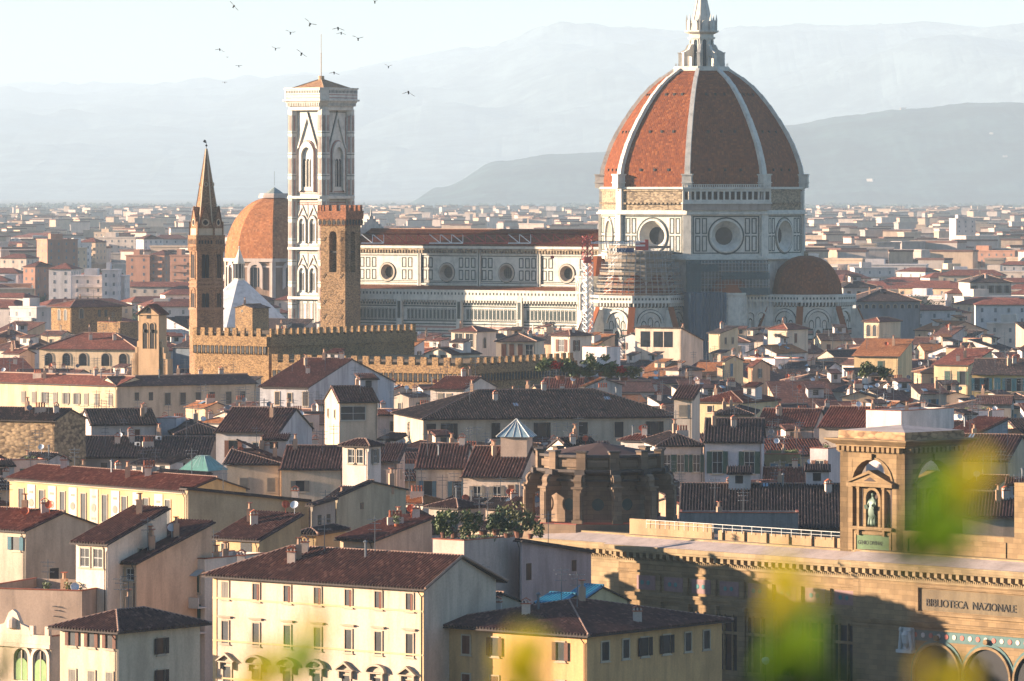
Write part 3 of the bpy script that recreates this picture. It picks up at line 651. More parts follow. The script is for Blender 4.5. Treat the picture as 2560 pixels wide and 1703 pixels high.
# tribunes
def tribune(al,dist,hidden=False):
    c=(sin(R(al))*dist,-cos(R(al))*dist); q=MB(); g2=MB(); pk=MB(); dk=MB()
    ov8=lambda r_:ngon(r_,8,al+22.5,*c); r_=13.3
    q.exz(ov8(r_),-1,24.4); q.exz(ov8(r_+1.1),22.9,23.3); q.exz(ov8(r_+1.0),23.3,24.7,cap=False); q.exz(ov8(r_+1.1),24.7,25); q.poly([(*p,24.0) for p in ov8(r_+1)])
    T0=Matrix.Rotation(R(al),4,'Z')@Matrix.Translation((0,-dist/2,0)); q.T=T0; q.box(-12,12,-dist/2+6,dist/2,-1,24.4); q.T=None
    fw_=2*r_*sin(R(22.5)); ap_=r_*cos(R(22.5))
    for k in range(8):
        f=al+45*k
        T_=Matrix.Translation((*c,0))@Matrix.Rotation(R(f),4,'Z')@Matrix.Translation((0,-ap_,0))
        if abs(((f+180)%360)-180)>110: continue
        for x in(q,g2,pk,dk): x.T=T_
        a=arch(0,6.4,15.4,20.4,10); b=arch(0,7.6,15.4,21,10); ring(q,a[1:-1],b[1:-1],-.5,0); ring(g2,arch(0,6.0,15.4,20.2,10)[1:-1],a[1:-1],-.1,0); ring(g2,b[1:-1],arch(0,8,15.4,21.2,10)[1:-1],-.06,0)
        for j in(-1.9,0,1.9): ring(g2,arch(j,1.1,15.6,18.6-abs(j)*.5,6,.3),arch(j,1.5,15.6,18.9-abs(j)*.5,6,.3),-.06,0)
        dk.ex(arch(0,1.6,6,15.2,8,.3),-.1,0); ring(q,arch(0,1.6,6,15.2,8,.3),arch(0,2.5,6,16,8,.3),-.35,0)
        for z in(15,13.6,12.2,10.8,8.6): g2.box(-fw_/2,-1.4,-.07,0,z,z+.45); g2.box(1.4,fw_/2,-.07,0,z,z+.45)
        for z in(14.1,11.4): pk.box(-fw_/2,-1.4,-.05,0,z,z+.8); pk.box(1.4,fw_/2,-.05,0,z,z+.8)
        for j in range(10):
            x=-fw_/2+j*fw_/10; q.box(x,x+.35,-1,0,21.9,22.9); g2.box(x+.4,x+fw_/10,-.07,0,21.6,22.8); g2.box(x+.3,x+.75,-1.02,-.95,23.7,24.3)
        for j in range(7):
            for s_ in(-1,1):
                x=s_*(1.9+j*.5); g2.box(x-.1,x+.1,-.06,0,5,8)
    for k in range(8):
        f=al+22.5+45*k
        if abs(((f+180)%360)-180)>120: continue
        T_=Matrix.Translation((*c,0))@Matrix.Rotation(R(f),4,'Z')@Matrix.Rotation(R(90),4,'Z')
        w=MB(); w.T=T_; w.ex([(-r_+.3,2),(-r_+.3,21),(-r_-1.6,21),(-r_-7.2,8),(-r_-7.2,2)],-.7,.7); w.ex([(-r_-1.4,21.1),(-r_-7.3,8.1),(-r_-7.3,8.7),(-r_-1.4,21.8)],-.95,.95,1); w.build('flying_buttress',[WHITE,tiles('dome',.6,.6,.5)],cat_)
    q.build('tribune_wall',[WHITE],cat_); g2.build('tribune_inlay',[GREEN],cat_); pk.build('tribune_band',[PINK],cat_); dk.build('tribune_window',[GLASS],cat_)
    d=MB(); pr=[(10.4*cos(t)**.9 if t<pi/2-.01 else .05,24.4+11.6*sin(t)) for t in [pi/2*i/9 for i in range(10)]]
    d.lathe(pr,8,*c,ph=al+22.5,uv=True); d.build('half_dome',[tiles('dome',.45,.5,.5)],cat_)
    w=MB(); w.exz(ngon(.7,6,0,*c),35.8,37.2); w.build('finial',[ROUGH],cat_)
    return c
cS=tribune(-32.5,34.5); cE=tribune(57.5,34.5)
q=MB(); cc=(sin(R(12.5))*29,-cos(R(12.5))*29); q.exz(ngon(6.2,12,0,*cc),-1,25); q.exz(ngon(6.6,12,0,*cc),25,25.6); q.lathe([(6,25.6),(5,28),(3,30),(.1,31)],12,*cc,m=1); q.build('exedra',[WHITE,tiles('dome',.6,.6,.5)],cat_)
q=MB()            # wall blocks between the tribunes under the drum
q.T=Matrix.Rotation(R(12.5),4,'Z')@Matrix.Translation((0,-ap-3.5,0)); q.box(-13,13,0,4,-1,24.4); q.box(-13.4,13.4,-.8,0,23,25)
for x in range(-12,13,2): q.box(x-.2,x+.2,-.8,0,21.6,23)
g2=MB(); g2.T=q.T
for c in(2.6,6.2,9.4):
    w_=4.6 if c==2.6 else 2.2; ring(q,arch(c,w_,12.5,20,10,.0),arch(c,w_+.9,12.5,20.6,10),-.4,0); ring(g2,arch(c,w_-.3,12.5,19.8,10),arch(c,w_,12.5,20,10),-.08,0); ring(g2,arch(c,.8,13,18,6,.3),arch(c,1.2,13,18.4,6,.3),-.08,0)
for z in(12,10.8,9.6,8.2): g2.box(-13,13,-.06,0,z,z+.3)
for x in range(-12,13): g2.box(x+.25,x+.7,-.85,-.8,23.7,24.4)
q.build('apse_wall',[WHITE],cat_); g2.build('apse_inlay',[GREEN],cat_)
q=MB(); tc=FA_.hit(1466,760)[0]; q.T=TA@Matrix.Translation((tc,2,0)); q.exz(ngon(4,8,22.5),-1,29.2); q.exz(ngon(4.5,8,22.5),29.2,29.9); q.exz(ngon(4.4,8,22.5),24.8,25.3)
for k in range(8):
    q.T=TA@Matrix.Translation((tc,2,0))@Matrix.Rotation(R(45*k),4,'Z')@Matrix.Translation((0,-3.7,0)); ring(q,arch(0,1.8,20,28,8),arch(0,2.5,20,28.6,8),-.25,0); q.ex(arch(0,.8,21,27,6),-.05,0,1)
q.T=TA@Matrix.Translation((tc+1.5,4,0)); q.exz(ngon(5,8,22.5),29.9,35.6,2,b=ngon(1.2,8,22.5)); q.build('stair_turret',[WHITE,DARK,tiles('dome',.4,.5,.5)],cat_)

# ------------------------------------------------------------ scaffolding
TAN=flat((146,126,104),'scaffold_board'); POLE=flat((176,180,182),'scaffold_pole',.5,.5,.3); NET=bpy.data.materials.new('debris_netting'); NET.use_nodes=True
NN,KK=NET.node_tree.nodes,NET.node_tree.links; bb=NN['Principled BSDF']; bb.inputs['Base Color'].default_value=(*lin((70,100,118)),1); bb.inputs['Roughness'].default_value=.8; bb.inputs['Alpha'].default_value=.78
NETG=NET.copy(); NETG.node_tree.nodes['Principled BSDF'].inputs['Alpha'].default_value=.5; NETG.node_tree.nodes['Principled BSDF'].inputs['Base Color'].default_value=(*lin((44,92,98)),1)
sc=thing('scaffolding','stepped metal scaffolding with orange boards wrapped around the south tribune','scaffolding',(DC[0]+cS[0],DC[1]+cS[1],0))
po=MB(); bo=MB(); nt_=MB()
lv=[25.3,27.1,28.9,30.7,32.5,34.4,36.3,38.2]
for i,z in enumerate(lv):
    r_=12.6-i*.42 if i<5 else 9.8-(i-5)*.5
    a0=-120; n=15
    P_=[(r_*sin(R(NA+a0+k*16)),-r_*cos(R(NA+a0+k*16))) for k in range(n+1)]; Q_=[(p[0]*.88,p[1]*.88) for p in P_]
    for k in range(n):
        bo.exz([P_[k],P_[k+1],Q_[k+1],Q_[k]],z,z+.12); 
        bo.exz([P_[k],P_[k+1],(P_[k+1][0]*.995,P_[k+1][1]*.995),(P_[k][0]*.995,P_[k][1]*.995)],z+.12,z+.75 if i%2 else z+.4)
        po.bar((*P_[k],z+1.1),(*P_[k+1],z+1.1),.05)
        if k%3==0: po.bar((*P_[k],z),(*P_[k+1],z+1.8),.04)
    for p in P_+Q_[::2]: po.bar((*p,z-(1.8 if i else 24)),(*p,z+1.9),.055)
    for k in range(n):
        m_=((P_[k][0]+P_[k+1][0])/2,(P_[k][1]+P_[k+1][1])/2); po.bar((*m_,z-1.8),(*m_,z+1.9),.045)
po.build('scaffold_frame',[POLE],sc); bo.build('scaffold_deck',[TAN],sc)
q=MB(); q.exz(ngon(9.2,8,10),25,37.4); q.build('tarpaulin',[flat((150,140,126),'sheeting')],sc)
s2=thing('scaffolding','dark scaffold towers with blue netting hung below the drum between two tribunes','scaffolding',(DC[0],DC[1],0))
po=MB(); bo=MB(); ng=MB(); TT=Matrix.Rotation(R(12.5),4,'Z')@Matrix.Translation((0,-ap-6.5,0)); po.T=bo.T=ng.T=TT
for x in range(-12,12,1): po.bar((x,0,20 if x>-2 else 0),(x,0,34.6),.05); po.bar((x,3,24),(x,3,34.6),.05)
for z in range(8,35,2): po.bar((-12,0,z),(11 if z>24 else -2,0,z),.05); po.bar((-12,0,z+1),(11 if z>24 else -2,0,z+1),.04)
for z in(25,27.2,29.4,31.6,33.8): bo.box(-12,11,0,2.6,z,z+.12)
for z,x0,x1 in((29.4,-3,11),(25,2,11),(31.6,-12,-4)): ng.box(x0,x1,-.1,-.06,z,z+2)
ng.box(-13,-9,-.1,-.06,10,34.8); ng.box(-12.5,11.5,3.2,3.26,25,34.8)
po.build('scaffold_frame',[POLE],s2); bo.build('scaffold_deck',[TAN],s2); ng.build('safety_net',[NETG],s2)
q=MB(); q.T=Matrix.Rotation(R(12.5),4,'Z')@Matrix.Translation((0,-ap-10.5,0)); q.exz([(-13.6+k*.5,(-.28 if k%2 else .12)-(.5 if 5<k<12 else 0)) for k in range(23)]+[(-2.6,7),(-13.6,7)],-1,25.8); [q.box(-13.7,-2.5,-.9,-.82,z,z+.1) for z in range(2,26,2)]; q.build('debris_net',[NET],s2)

# ------------------------------------------------------------ tower crane
RED=flat((190,58,50),'red_crane_steel',.5); CW=flat((250,246,240),'white_crane_steel',.5)
dcr=1432.; cr=thing('tower_crane','red and white lattice tower crane with its long jib across the nave','crane',(PX(1462,dcr),dcr,0))
def truss(mb,p0,p1,h,w_,step,cols,flat_=False):
    p0=Vector(p0);p1=Vector(p1); L0=(p1-p0).length; d=(p1-p0)/L0; n=max(1,int(L0/step)); s_=L0/n; X_=d.orthogonal() if flat_ else Vector((0,0,1)); Y_=d.cross(X_)
    for k in range(n):
        a=p0+d*s_*k; b=a+d*s_; m=cols[k%len(cols)]; c=[(0,-w_/2),(0,w_/2),(h,-w_/2),(h,w_/2)] if flat_ else [(0,-w_/2),(0,w_/2),(h,0),(h,0)]
        A=[a+X_*i+Y_*j for i,j in c]; B=[b+X_*i+Y_*j for i,j in c]
        for i in range(4): mb.bar(A[i],B[i],.17,m)
        for i,j in((0,2),(1,3),(0,1)): mb.bar(A[i],B[j],.13,m); mb.bar(A[i],A[j],.1,m)
        if flat_: mb.bar(A[2],B[3],.08,m)
def at(px,py): return (PX(px,dcr)-PX(1462,dcr),0,PZ(py,dcr))
q=MB(); truss(q,(0,0,0),at(1462,655),1.5,1.5,1.6,[1],True); q.build('mast',[RED,CW],cr)
q=MB(); truss(q,at(1462,650),at(1462,590),1.5,1.5,1.6,[0],True); z=at(0,650)[2]; q.exz(ngon(1.2,10,0,.75,0),z-.9,z+.8); q.build('slewing_turret',[RED],cr)
q=MB(); truss(q,at(1468,608),at(903,608),2.5,1.4,3.1,[0,0,0,0,0,1,1,0,0,0,0,1,1,1,0,0,0,0,1,1]); q.build('jib',[RED,CW],cr)
q=MB(); truss(q,at(1478,608),at(1600,608),.5,1.4,2.,[1]); a=at(1478,590);b=at(1538,592);q.bar(a,b,.07,0);q.bar(at(1470,608),at(1538,608),.1,0); q.bar(at(1540,604),at(1600,600),.09,1); q.build('counter_jib',[RED,CW],cr)
q=MB(); a=at(1589,626);b=at(1621,599); q.box(a[0],b[0],-.8,.8,a[2],a[2]+1.1); q.box(a[0],b[0],-.7,.7,a[2]+1.1,a[2]+1.6,1);q.box(a[0],b[0],-.8,.8,a[2]+1.6,a[2]+2.2);q.box(a[0],b[0],-.7,.7,a[2]+2.2,a[2]+2.6,1); q.box(b[0]-.9,b[0],-.9,.9,a[2],b[2]); q.build('counterweight',[RED,CW],cr)
def text(s_,size,ext,mat_,par,M,name='lettering',align='LEFT',sx=1.):
    cu=bpy.data.curves.new(name,'FONT'); cu.body=s_; cu.size=size; cu.extrude=ext; cu.align_x=align
    o=bpy.data.objects.new('tmp',cu); C.objects.link(o); bpy.context.view_layer.update(); me=bpy.data.meshes.new_from_object(o); bpy.data.objects.remove(o)
    me.transform(Matrix.Scale(sx,4,(1,0,0))); me.materials.clear(); me.materials.append(mat_); me.name=name
    x=link(name,me,par); x.matrix_local=M; return x
a=at(1542,631);b=at(1585,620); q=MB(); q.box(a[0],b[0],-.9,-.8,a[2],b[2]); sg=q.build('sign_board',[flat((24,60,110),'blue_sign')],cr)
text('CEV',1.35,.02,flat((235,235,235),'white_letters'),sg,Matrix.Translation((a[0]+.15,-.93,a[2]+.15))@Matrix.Rotation(R(90),4,'X'))
q=MB(); 
for px in(1381,): 
    p=at(px,610); q.bar(p,at(px,640),.05); p=at(px,640); q.box(p[0]-.5,p[0]+.5,-.3,.3,p[2]-.7,p[2])
q.build('hook',[RED],cr)
# ------------------------------------------------------------ campanile
dca=1530.; cp=thing('bell_tower','tall square marble bell tower with gothic windows and pyramid roof mast','bell tower',(PX(803,dca),dca,0),R(-38))
GLF=plaster((150,112,82),.3)
q=MB(); g2=MB(); pk=MB(); h=6.0
q.box(-h,h,-h,h,-1,78.3)
for x in(-5.7,5.7):
    for y in(-5.7,5.7): q.exz(ngon(1.8,8,22.5,x,y),-1,78.3)
def slab(z0,z1,h0,h1=None,m=0):
    h1=h1 or h0; c=1.9; f=lambda h_:[(-h_+c,-h_),(h_-c,-h_),(h_,-h_+c),(h_,h_-c),(h_-c,h_),(-h_+c,h_),(-h_,h_-c),(-h_,-h_+c)]
    q.exz(f(h0),z0,z1,m,b=f(h1))
for z in(12.5,23,37.5,52.5): slab(z-.4,z+.35,7.9)
slab(78,79,7.6); slab(79,80.7,7.6,8.5); slab(80.7,81.2,8.9); slab(81.2,84.2,8.45); slab(84.2,84.6,8.7)
wins=[]
for k in range(4):
    T_=Matrix.Rotation(R(90*k),4,'Z')@Matrix.Translation((0,-h,0))
    for x in(q,g2,pk): x.T=T_
    # big three-light window
    a=arch(0,3.9,54.6,67.2,10,.25); b=arch(0,5.4,54,68.9,10,.25); ring(q,a,b,-.9,0); ring(pk,b,arch(0,5.8,54,69.3,10,.25),-.5,0)
    ring(q,[(-3.3,67),(0,75.8),(3.3,67)],[(-3.9,66.6),(0,77.4),(3.9,66.6)],-.5,0); ring(g2,[(-3.9,66.6),(0,77.4),(3.9,66.6)],[(-4.2,66.6),(0,78),(4.2,66.6)],-.15,0)
    for x in(-4.3,4.3): g2.box(x-.18,x+.18,-.1,0,54,71); pk.box(x-.5,x-.25,-.08,0,54,76)
    wv=MB(); wv.T=T_
    for c in(-1.25,0,1.25): wv.ex(arch(c,.95,55.6,63.8,6,.3),-.12,0)
    wv.ex([(-1.9,63.6),(1.9,63.6),(1.9,54.8),(-1.9,54.8)],0,0) if 0 else None
    ring(q,a,arch(0,3.9,54.6,67.2,10,.25),-.1,0); q.box(-1.95,1.95,-.3,0,54.4,55.5)
    for c in(-.62,.62): q.bar((c,-.3,55.5),(c,-.3,63.2),.1)
    q.poly([(p[0],-.05,p[1]) for p in arch(0,3.9,54.6,67.2,10,.25)]); wins.append(wv)
    for zb,zt,zg in((39.4,46.3,49.6),(25.0,31.8,35)):
        for c in(-2.05,2.05):
            a=arch(c,2.1,zb,zt,8,.3); b=arch(c,3.0,zb-.5,zt+.8,8,.3); ring(q,a,b,-.6,0); ring(g2,b,arch(c,3.3,zb-.5,zt+1.1,8,.3),-.1,0)
            ring(q,[(c-1.9,zt-.2),(c,zg),(c+1.9,zt-.2)],[(c-2.1,zt-.2),(c,zg+.6),(c+2.1,zt-.2)],-.3,0); ring(pk,[(c-1.5,zt-.2),(c,zg-.6),(c+1.5,zt-.2)],[(c-1.7,zt-.2),(c,zg-.2),(c+1.7,zt-.2)],-.1,0)
            wv=MB(); wv.T=T_
            for e in(-.48,.48): wv.ex(arch(c+e,.72,zb+.2,zt-1.4,6,.3),-.12,0)
            q.poly([(p[0],-.05,p[1]) for p in a]); wins.append(wv)
        for x in(-4.1,0,4.1): g2.box(x-.12,x+.12,-.08,0,zb-1,zg+1.4)
    for z0,z1 in((1,11.6),(13.4,22.2)):
        for x in(-3.6,-1.2,1.2,3.6): frame(g2,x-1,x+1,z0,z1,.18,-.07); frame(pk,x-.55,x+.55,z0+.8,z1-.8,.16,-.07)
    for z in(23.5,36.8,38.1,51.6,53.4,77.4,12,51): g2.box(-4.4,4.4,-.08,0,z,z+.22)
    for z in(36,50.7,53.9): pk.box(-4.4,4.4,-.07,0,z,z+.35)
    for j in range(15): x=-4.1+j*.58; pk.box(x,x+.3,-.1,0,50.2,50.6)
    # machicolation brackets and parapet tracery
    q.T=T_; 
    for j in range(19): x=-6+j*.66; q.box(x-.14,x+.14,-2.3,0,79.2,80.7)
    for j in range(21): x=-6.4+j*.63; g2.box(x,x+.25,-2.52,-2.44,83,83.8)
    for z in(81.5,82.4): pk.box(-6.4,6.4,-2.5,-2.44,z,z+.25)
    # corner buttress bands
    for s_ in(-1,1):
        T2=T_@Matrix.Translation((s_*5.7,.3,0))
        for f in(-45,0,45):
            for x in(g2,pk): x.T=T2@Matrix.Rotation(R(f),4,'Z')@Matrix.Translation((0,-1.67,0))
            z=2
            while z<77:
                g2.box(-.7,.7,-.05,0,z,z+.2); pk.box(-.2,.2,-.05,0,z+.7,z+5.2); 
                for e in(-.48,.4): g2.box(e,e+.09,-.05,0,z+.6,z+5.4)
                z+=6.3
for x in(q,g2,pk): x.T=None
q.build('shaft',[WHITE],cp); g2.build('green_inlay',[flat((92,98,92),'grey_green_marble')],cp); pk.build('pink_inlay',[PINK],cp)
for wv in wins: wv.build('window',[DARK],cp)
q=MB(); c4=[(-7.2,-7.2),(7.2,-7.2),(7.2,7.2),(-7.2,7.2)]
for i in range(4): roofplane(q,[(*c4[i],84),(*c4[(i+1)%4],84),(0,0,87.3)],0)
for i in range(4): q.bar((*c4[i],84.1),(0,0,87.4),.15,2)
q.exz(ngon(.9,8),86.8,88.2,2); rf=q.build('roof',[tiles('tan',.5,.5),WOODD,flat((196,164,128),'pale_cap')],cp)
q=MB(); q.bar((0,0,88),(0,0,95),.13); q.bar((0,0,95),(0,0,100.5),.07); q.build('mast',[flat((170,140,100),'mast_paint')],rf)

# ------------------------------------------------------------ hexagonal spire
db=1150.; bd=thing('spire_tower','slender hexagonal brick bell tower with sharp pointed spire','bell tower',(PX(516,db),db,0))
BR=stone((164,126,94),(126,94,70),3.4,'brown_brickwork',bump=.3); BS=stone((158,122,94),(122,92,72),1.5,'brown_rubble',bump=.5); CREAM=plaster((222,204,170),.3)
q=MB(); Rb=3.75; hx=lambda r_:ngon(r_,6,-30)
zt=PZ(588,db); q.exz(hx(Rb),-1,zt-3.6,0); q.exz(hx(Rb+.35),zt-3.4,zt,0); q.exz(hx(Rb+.1),zt-3.6,zt-3.4,1)
for py in(706,716,772): q.exz(hx(Rb+.22),PZ(py,db)-.18,PZ(py,db)+.2,1)
wv=[]
for k in range(6):
    T_=Matrix.Rotation(R(60*k),4,'Z')@Matrix.Translation((0,-Rb*.866,0)); q.T=T_
    for y0,y1 in((630,695),(727,768)):
        z1,z0=PZ(y0,db),PZ(y1,db)
        for c in(-.42,.42):
            w_=MB(); w_.T=T_; w_.ex(arch(c,.68,z0,z1-.5,6),-.06,0); wv.append(w_); q.bar((0,-.1,z0),(0,-.1,z1-.9),.09,1)
        ring(q,arch(0,1.75,z0,z1+.3,8),arch(0,2.2,z0,z1+.75,8),-.16,0,0); q.box(-1.2,1.2,-.25,0,z0-.25,z0,1)
    for j in range(6): x=-1.65+j*.66; w_=MB(); q.box(x-.1,x+.1,-.42,0,zt-2,zt-.9,0); q.box(x-.1,x+.1,-.4,0,zt-3.3,zt-2.5,0)
    for j in range(5): x=-1.32+j*.66; q.ex(arch(x,.4,zt-1.9,zt-1.1,6),-.36,-.3,2)
q.T=None; q.build('shaft',[BR,plaster((176,140,108),.4),DARK],bd)
for w_ in wv: w_.build('window',[DARK],bd)
q=MB(); zs=zt; zp=PZ(372,db); q.exz(hx(3.25),zs,zp,0,b=hx(.12)); q.exz(hx(3.6),zs,zs+1.5,1)
for k in range(6):
    q.T=Matrix.Rotation(R(60*k-30),4,'Z'); q.bar((0,-3.25,zs),(0,-.15,zp),.16,1)
    q.T=Matrix.Rotation(R(60*k),4,'Z')@Matrix.Translation((0,-3.12,0)); q.ex([(-1.7,zs+1.5),(0,zs+6.3),(1.7,zs+1.5)],0,1.9,0); q.bar((-1.7,-.05,zs+1.5),(0,-.05,zs+6.4),.1,2); q.bar((1.7,-.05,zs+1.5),(0,-.05,zs+6.4),.1,2)
    ring(q,circ(0,zs+2.8,.62,12),circ(0,zs+2.8,.8,12),-.1,0,1)
    for dx,dz in((.27,0),(-.27,0),(0,.27),(0,-.27)): q.ex(circ(dx,zs+2.8+dz,.26,10)[:-1],-.05,0,3)
    if k%2==0: q.T=Matrix.Rotation(R(60*k),4,'Z')@Matrix.Translation((0,-1.62,0)); ring(q,circ(0,zs+11.2,.3,8),circ(0,zs+11.2,.5,8),-.1,.3,1)
    q.T=Matrix.Rotation(R(60*k-30),4,'Z')@Matrix.Translation((0,-3.6,0)); q.exz(ngon(.28,4,45),zs,zs+3,0)
q.T=None; q.build('spire',[BR,CREAM,WOODB,DARK],bd)
q=MB(); q.bar((0,0,zp-.5),(0,0,zp+1.6),.06); q.lathe([(.02,zp+.4),(.3,zp+.7),(.02,zp+1)],8); q.ex([(-.1,zp+1.2),(-.75,zp+1.5),(-.5,zp+2),(-.1,zp+1.9)],-.04,.04); q.build('weather_vane',[DARK],bd)

# ------------------------------------------------------------ fortress palace and its tower
def crenel(mb,L_,z0,z1,y0,y1,mw,gap,m=0,x0=0.):
    x=x0
    while x+mw<=x0+L_+.01: mb.box(x,x+mw,y0,y1,z0,z1,m); x+=mw+gap
def arcade(mb,dk,L_,z0,z1,out,step,x0=0.):     # corbelled arches under a projecting parapet
    n=max(1,int(L_/step)); s_=L_/n
    for i in range(n):
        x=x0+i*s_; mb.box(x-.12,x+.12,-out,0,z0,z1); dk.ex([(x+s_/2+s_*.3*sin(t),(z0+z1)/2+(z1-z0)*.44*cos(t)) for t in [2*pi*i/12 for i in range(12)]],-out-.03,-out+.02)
PAL=stone((164,130,90),(118,90,64),2.8,'yellow_rubble',bump=.6)
pb=thing('fortress_palace','battlemented medieval stone palace of two crenellated blocks below the tower','palace',(0,0,0))
def block(cx,x1,x3,ytop,z,al,wz,gal,mer,name):
    d=(HC-z)*F/(ytop-YH); O,W,D,_=solve(x1,cx,x3,ytop,z,al); par=link(name,None,pb,(O[0],O[1],0),R(al))
    q=MB(); dk=MB(); q.box(0,W,0,D,-1,z-1.2)
    for T_,L_ in((Matrix.Identity(4),W),(Matrix.Translation((W,0,0))@Matrix.Rotation(R(90),4,'Z'),D)):
        q.T=dk.T=T_; o=.7
        q.box(-.0,L_,-o,.02,z-wz,z-1.9 if 0 else z-1.7); crenel(q,L_,z-1.7,z,-o,-o+.5,mer,mer*.95)
        if gal and not(name=='upper_block' and L_==D): arcade(q,dk,L_,z-wz-1.9,z-wz,o-.1,1.2)
        q.box(0,L_,-o,0,z-wz-.15,z-wz)
    OCC.append([(O[0]+cos(R(al))*a-sin(R(al))*b,O[1]+sin(R(al))*a+cos(R(al))*b) for a,b in((-1,-2),(W+2,-2),(W+2,D+1),(-1,D+1))])
    HAND.append(('battlemented palace',(x1+x3)/2,ytop,d,(x1-5,x3+5,ytop-5,ytop+52)))
    for x in(q,dk): x.T=None
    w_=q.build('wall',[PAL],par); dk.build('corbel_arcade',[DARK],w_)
    r=MB(); roofplane(r,[(1,1,z-3.4),(W-1,1,z-3.4),(W-1,D/2,z-1.8),(1,D/2,z-1.8)],0); roofplane(r,[(W-1,D-1,z-3.4),(1,D-1,z-3.4),(1,D/2,z-1.8),(W-1,D/2,z-1.8)],0); r.build('roof',[tiles('red'),WOODD],par)
    return O
block(672,487,1036,822,25.5,-38,3.6,True,1.15,'upper_block')
block(1173,684,1436,895,20.3,-31,3.2,True,1.45,'lower_block')
dt=1195.; vt=thing('crenellated_tower','square rubble stone tower with crenellations and tall arched belfry openings','tower',(PX(863,dt),dt,0),R(-30))
q=MB(); dk=MB(); a=6.7; zt=PZ(513,dt); zc=PZ(548,dt)
BT=stone((160,128,94),(118,94,70),2.6,'tower_rubble',bump=.6); BRK=stone((164,108,78),(128,84,62),2.5,'tower_brick',bump=.3)
bz0,bz1=PZ(681,dt),PZ(577,dt)
# shaft with real openings through the belfry
q.box(-a,0,0,a,-1,bz0); q.box(-a,0,0,a,bz1,zc-.2)
def pier(T_,L_):
    q.T=T_; w_=2.0; c=-L_/2 if T_==Matrix.Identity(4) else L_/2
    x0,x1=c-L_/2,c+L_/2; q.box(x0,c-w_/2,0,1.3,bz0,bz1); q.box(c+w_/2,x1,0,1.3,bz0,bz1)
    ar_=arch(c,w_,bz0,bz1-.1,8); 
    for i in range(1,len(ar_)-2): 
        (xa,za),(xb,zb)=ar_[i],ar_[i+1]; q.poly([(xa,0,za),(xb,0,zb),(xb,0,bz1),(xa,0,bz1)]); q.poly([(xa,0,za),(xb,0,zb),(xb,1.3,zb),(xa,1.3,za)])
    q.box(c-w_/2,c+w_/2,.4,.7,(bz0+bz1)/2-.3,(bz0+bz1)/2+.1,1)
pier(Matrix.Identity(4),a); pier(Matrix.Rotation(R(90),4,'Z'),a)
pier(Matrix.Translation((0,a-1.3,0)),a) if 0 else None
q.T=None; q.box(-a,-a+1.3,1.3,a,bz0,bz1); q.box(-a,-4.5,a-1.3,a,bz0,bz1); q.box(-1.6,0,a-1.3,a,bz0,bz1); q.T=None
q.box(-a-.5,.5,-.5,a+.5,zc,zt-1.35,2); q.box(-a-.55,.55,-.55,a+.55,zt-1.6,zt-1.35,2)
for T_,x0 in((Matrix.Translation((0,-.5,0)),-a-.5),(Matrix.Translation((.5,0,0))@Matrix.Rotation(R(90),4,'Z'),-.5)):
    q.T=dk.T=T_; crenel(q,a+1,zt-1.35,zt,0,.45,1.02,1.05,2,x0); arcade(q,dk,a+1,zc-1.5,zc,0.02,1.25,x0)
q.T=Matrix.Translation((0,a+.05,0)); crenel(q,a+1,zt-1.35,zt,0,.45,1.02,1.05,2,-a-.5); q.T=Matrix.Translation((-a-.5,0,0)); q.T=q.T@Matrix.Rotation(R(90),4,'Z'); crenel(q,a+1,zt-1.35,zt,-.45,0,1.02,1.05,2,-.5)
q.T=None; q.box(-a-.25,.25,-.25,a+.25,zc-1.5,zc,2)
for z in(PZ(598,dt),PZ(690,dt),PZ(755,dt),PZ(792,dt)):
    for x in(-5.6,-1): q.bar((x-.35,-.15,z-.5),(x+.3,-.15,z+.5),.07,1)
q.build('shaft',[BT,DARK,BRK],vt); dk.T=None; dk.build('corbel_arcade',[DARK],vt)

# ------------------------------------------------------------ chapel dome, baptistery
dm=1850.; md=thing('chapel_dome','large orange tiled chapel dome with white framed windows left of the marble tower','church',(PX(686,dm),dm,0))
zb=PZ(645,dm); zt=PZ(492,dm); q=MB(); ph=-22
rm=17.7; v8=lambda r_:ngon(r_,8,ph-22.5)
for k in range(8):
    w_=MB(); pr=[(rm*cos(t)**.92 if t<1.5 else 3,zb+(zt-zb)*sin(t)) for t in [1.42*i/10 for i in range(11)]]
    w_.lathe(pr,1,ph=ph-22.5+45*k,a0=0,a1=45,uv=True); w_.build('dome_web',[tiles('orange',.6,.6,.5)],md)
q.exz(v8(17.2),-1,zb-1.2,1); q.exz(v8(18.1),zb-1.2,zb,0); q.exz(v8(17.5),zb-3.2,zb-2.6,0); q.exz(v8(5.6),zt-.4,zt+.6); q.exz(v8(5.2),zt+.6,zt+1.2)
for k in range(8):
    q.T=Matrix.Rotation(R(ph+45*k),4,'Z')@Matrix.Translation((0,-17.2*.924,0)); q.box(-7,-5.6,-.5,0,-1,zb-1); q.box(5.6,7,-.5,0,-1,zb-1)
    ring(q,arch(0,3.8,zb-10,zb-2.2,8),arch(0,6,zb-11,zb-.9,8),-.8,0); q.ex(arch(0,3.8,zb-10,zb-2.2,8),-.1,0,2)
    for x in(-.8,.8): q.box(x-.06,x+.06,-.16,-.1,zb-10,zb-2.6)
q.T=None; q.build('drum',[plaster((226,214,196),.4),plaster((160,136,112),.6),GLASS],md)
q=MB(); q.lathe([(3.4,zt+1.2),(2.4,zt+1.9),(.1,zt+3.4)],10); q.bar((0,0,zt+4),(0,0,zt+9),.07); q.build('lantern_roof',[flat((150,160,152),'copper_roof')],md)
dq=1600.; bq=thing('baptistery','octagonal baptistery with smooth white pyramid roof behind the palace','church',(PX(598,dq),dq,0))
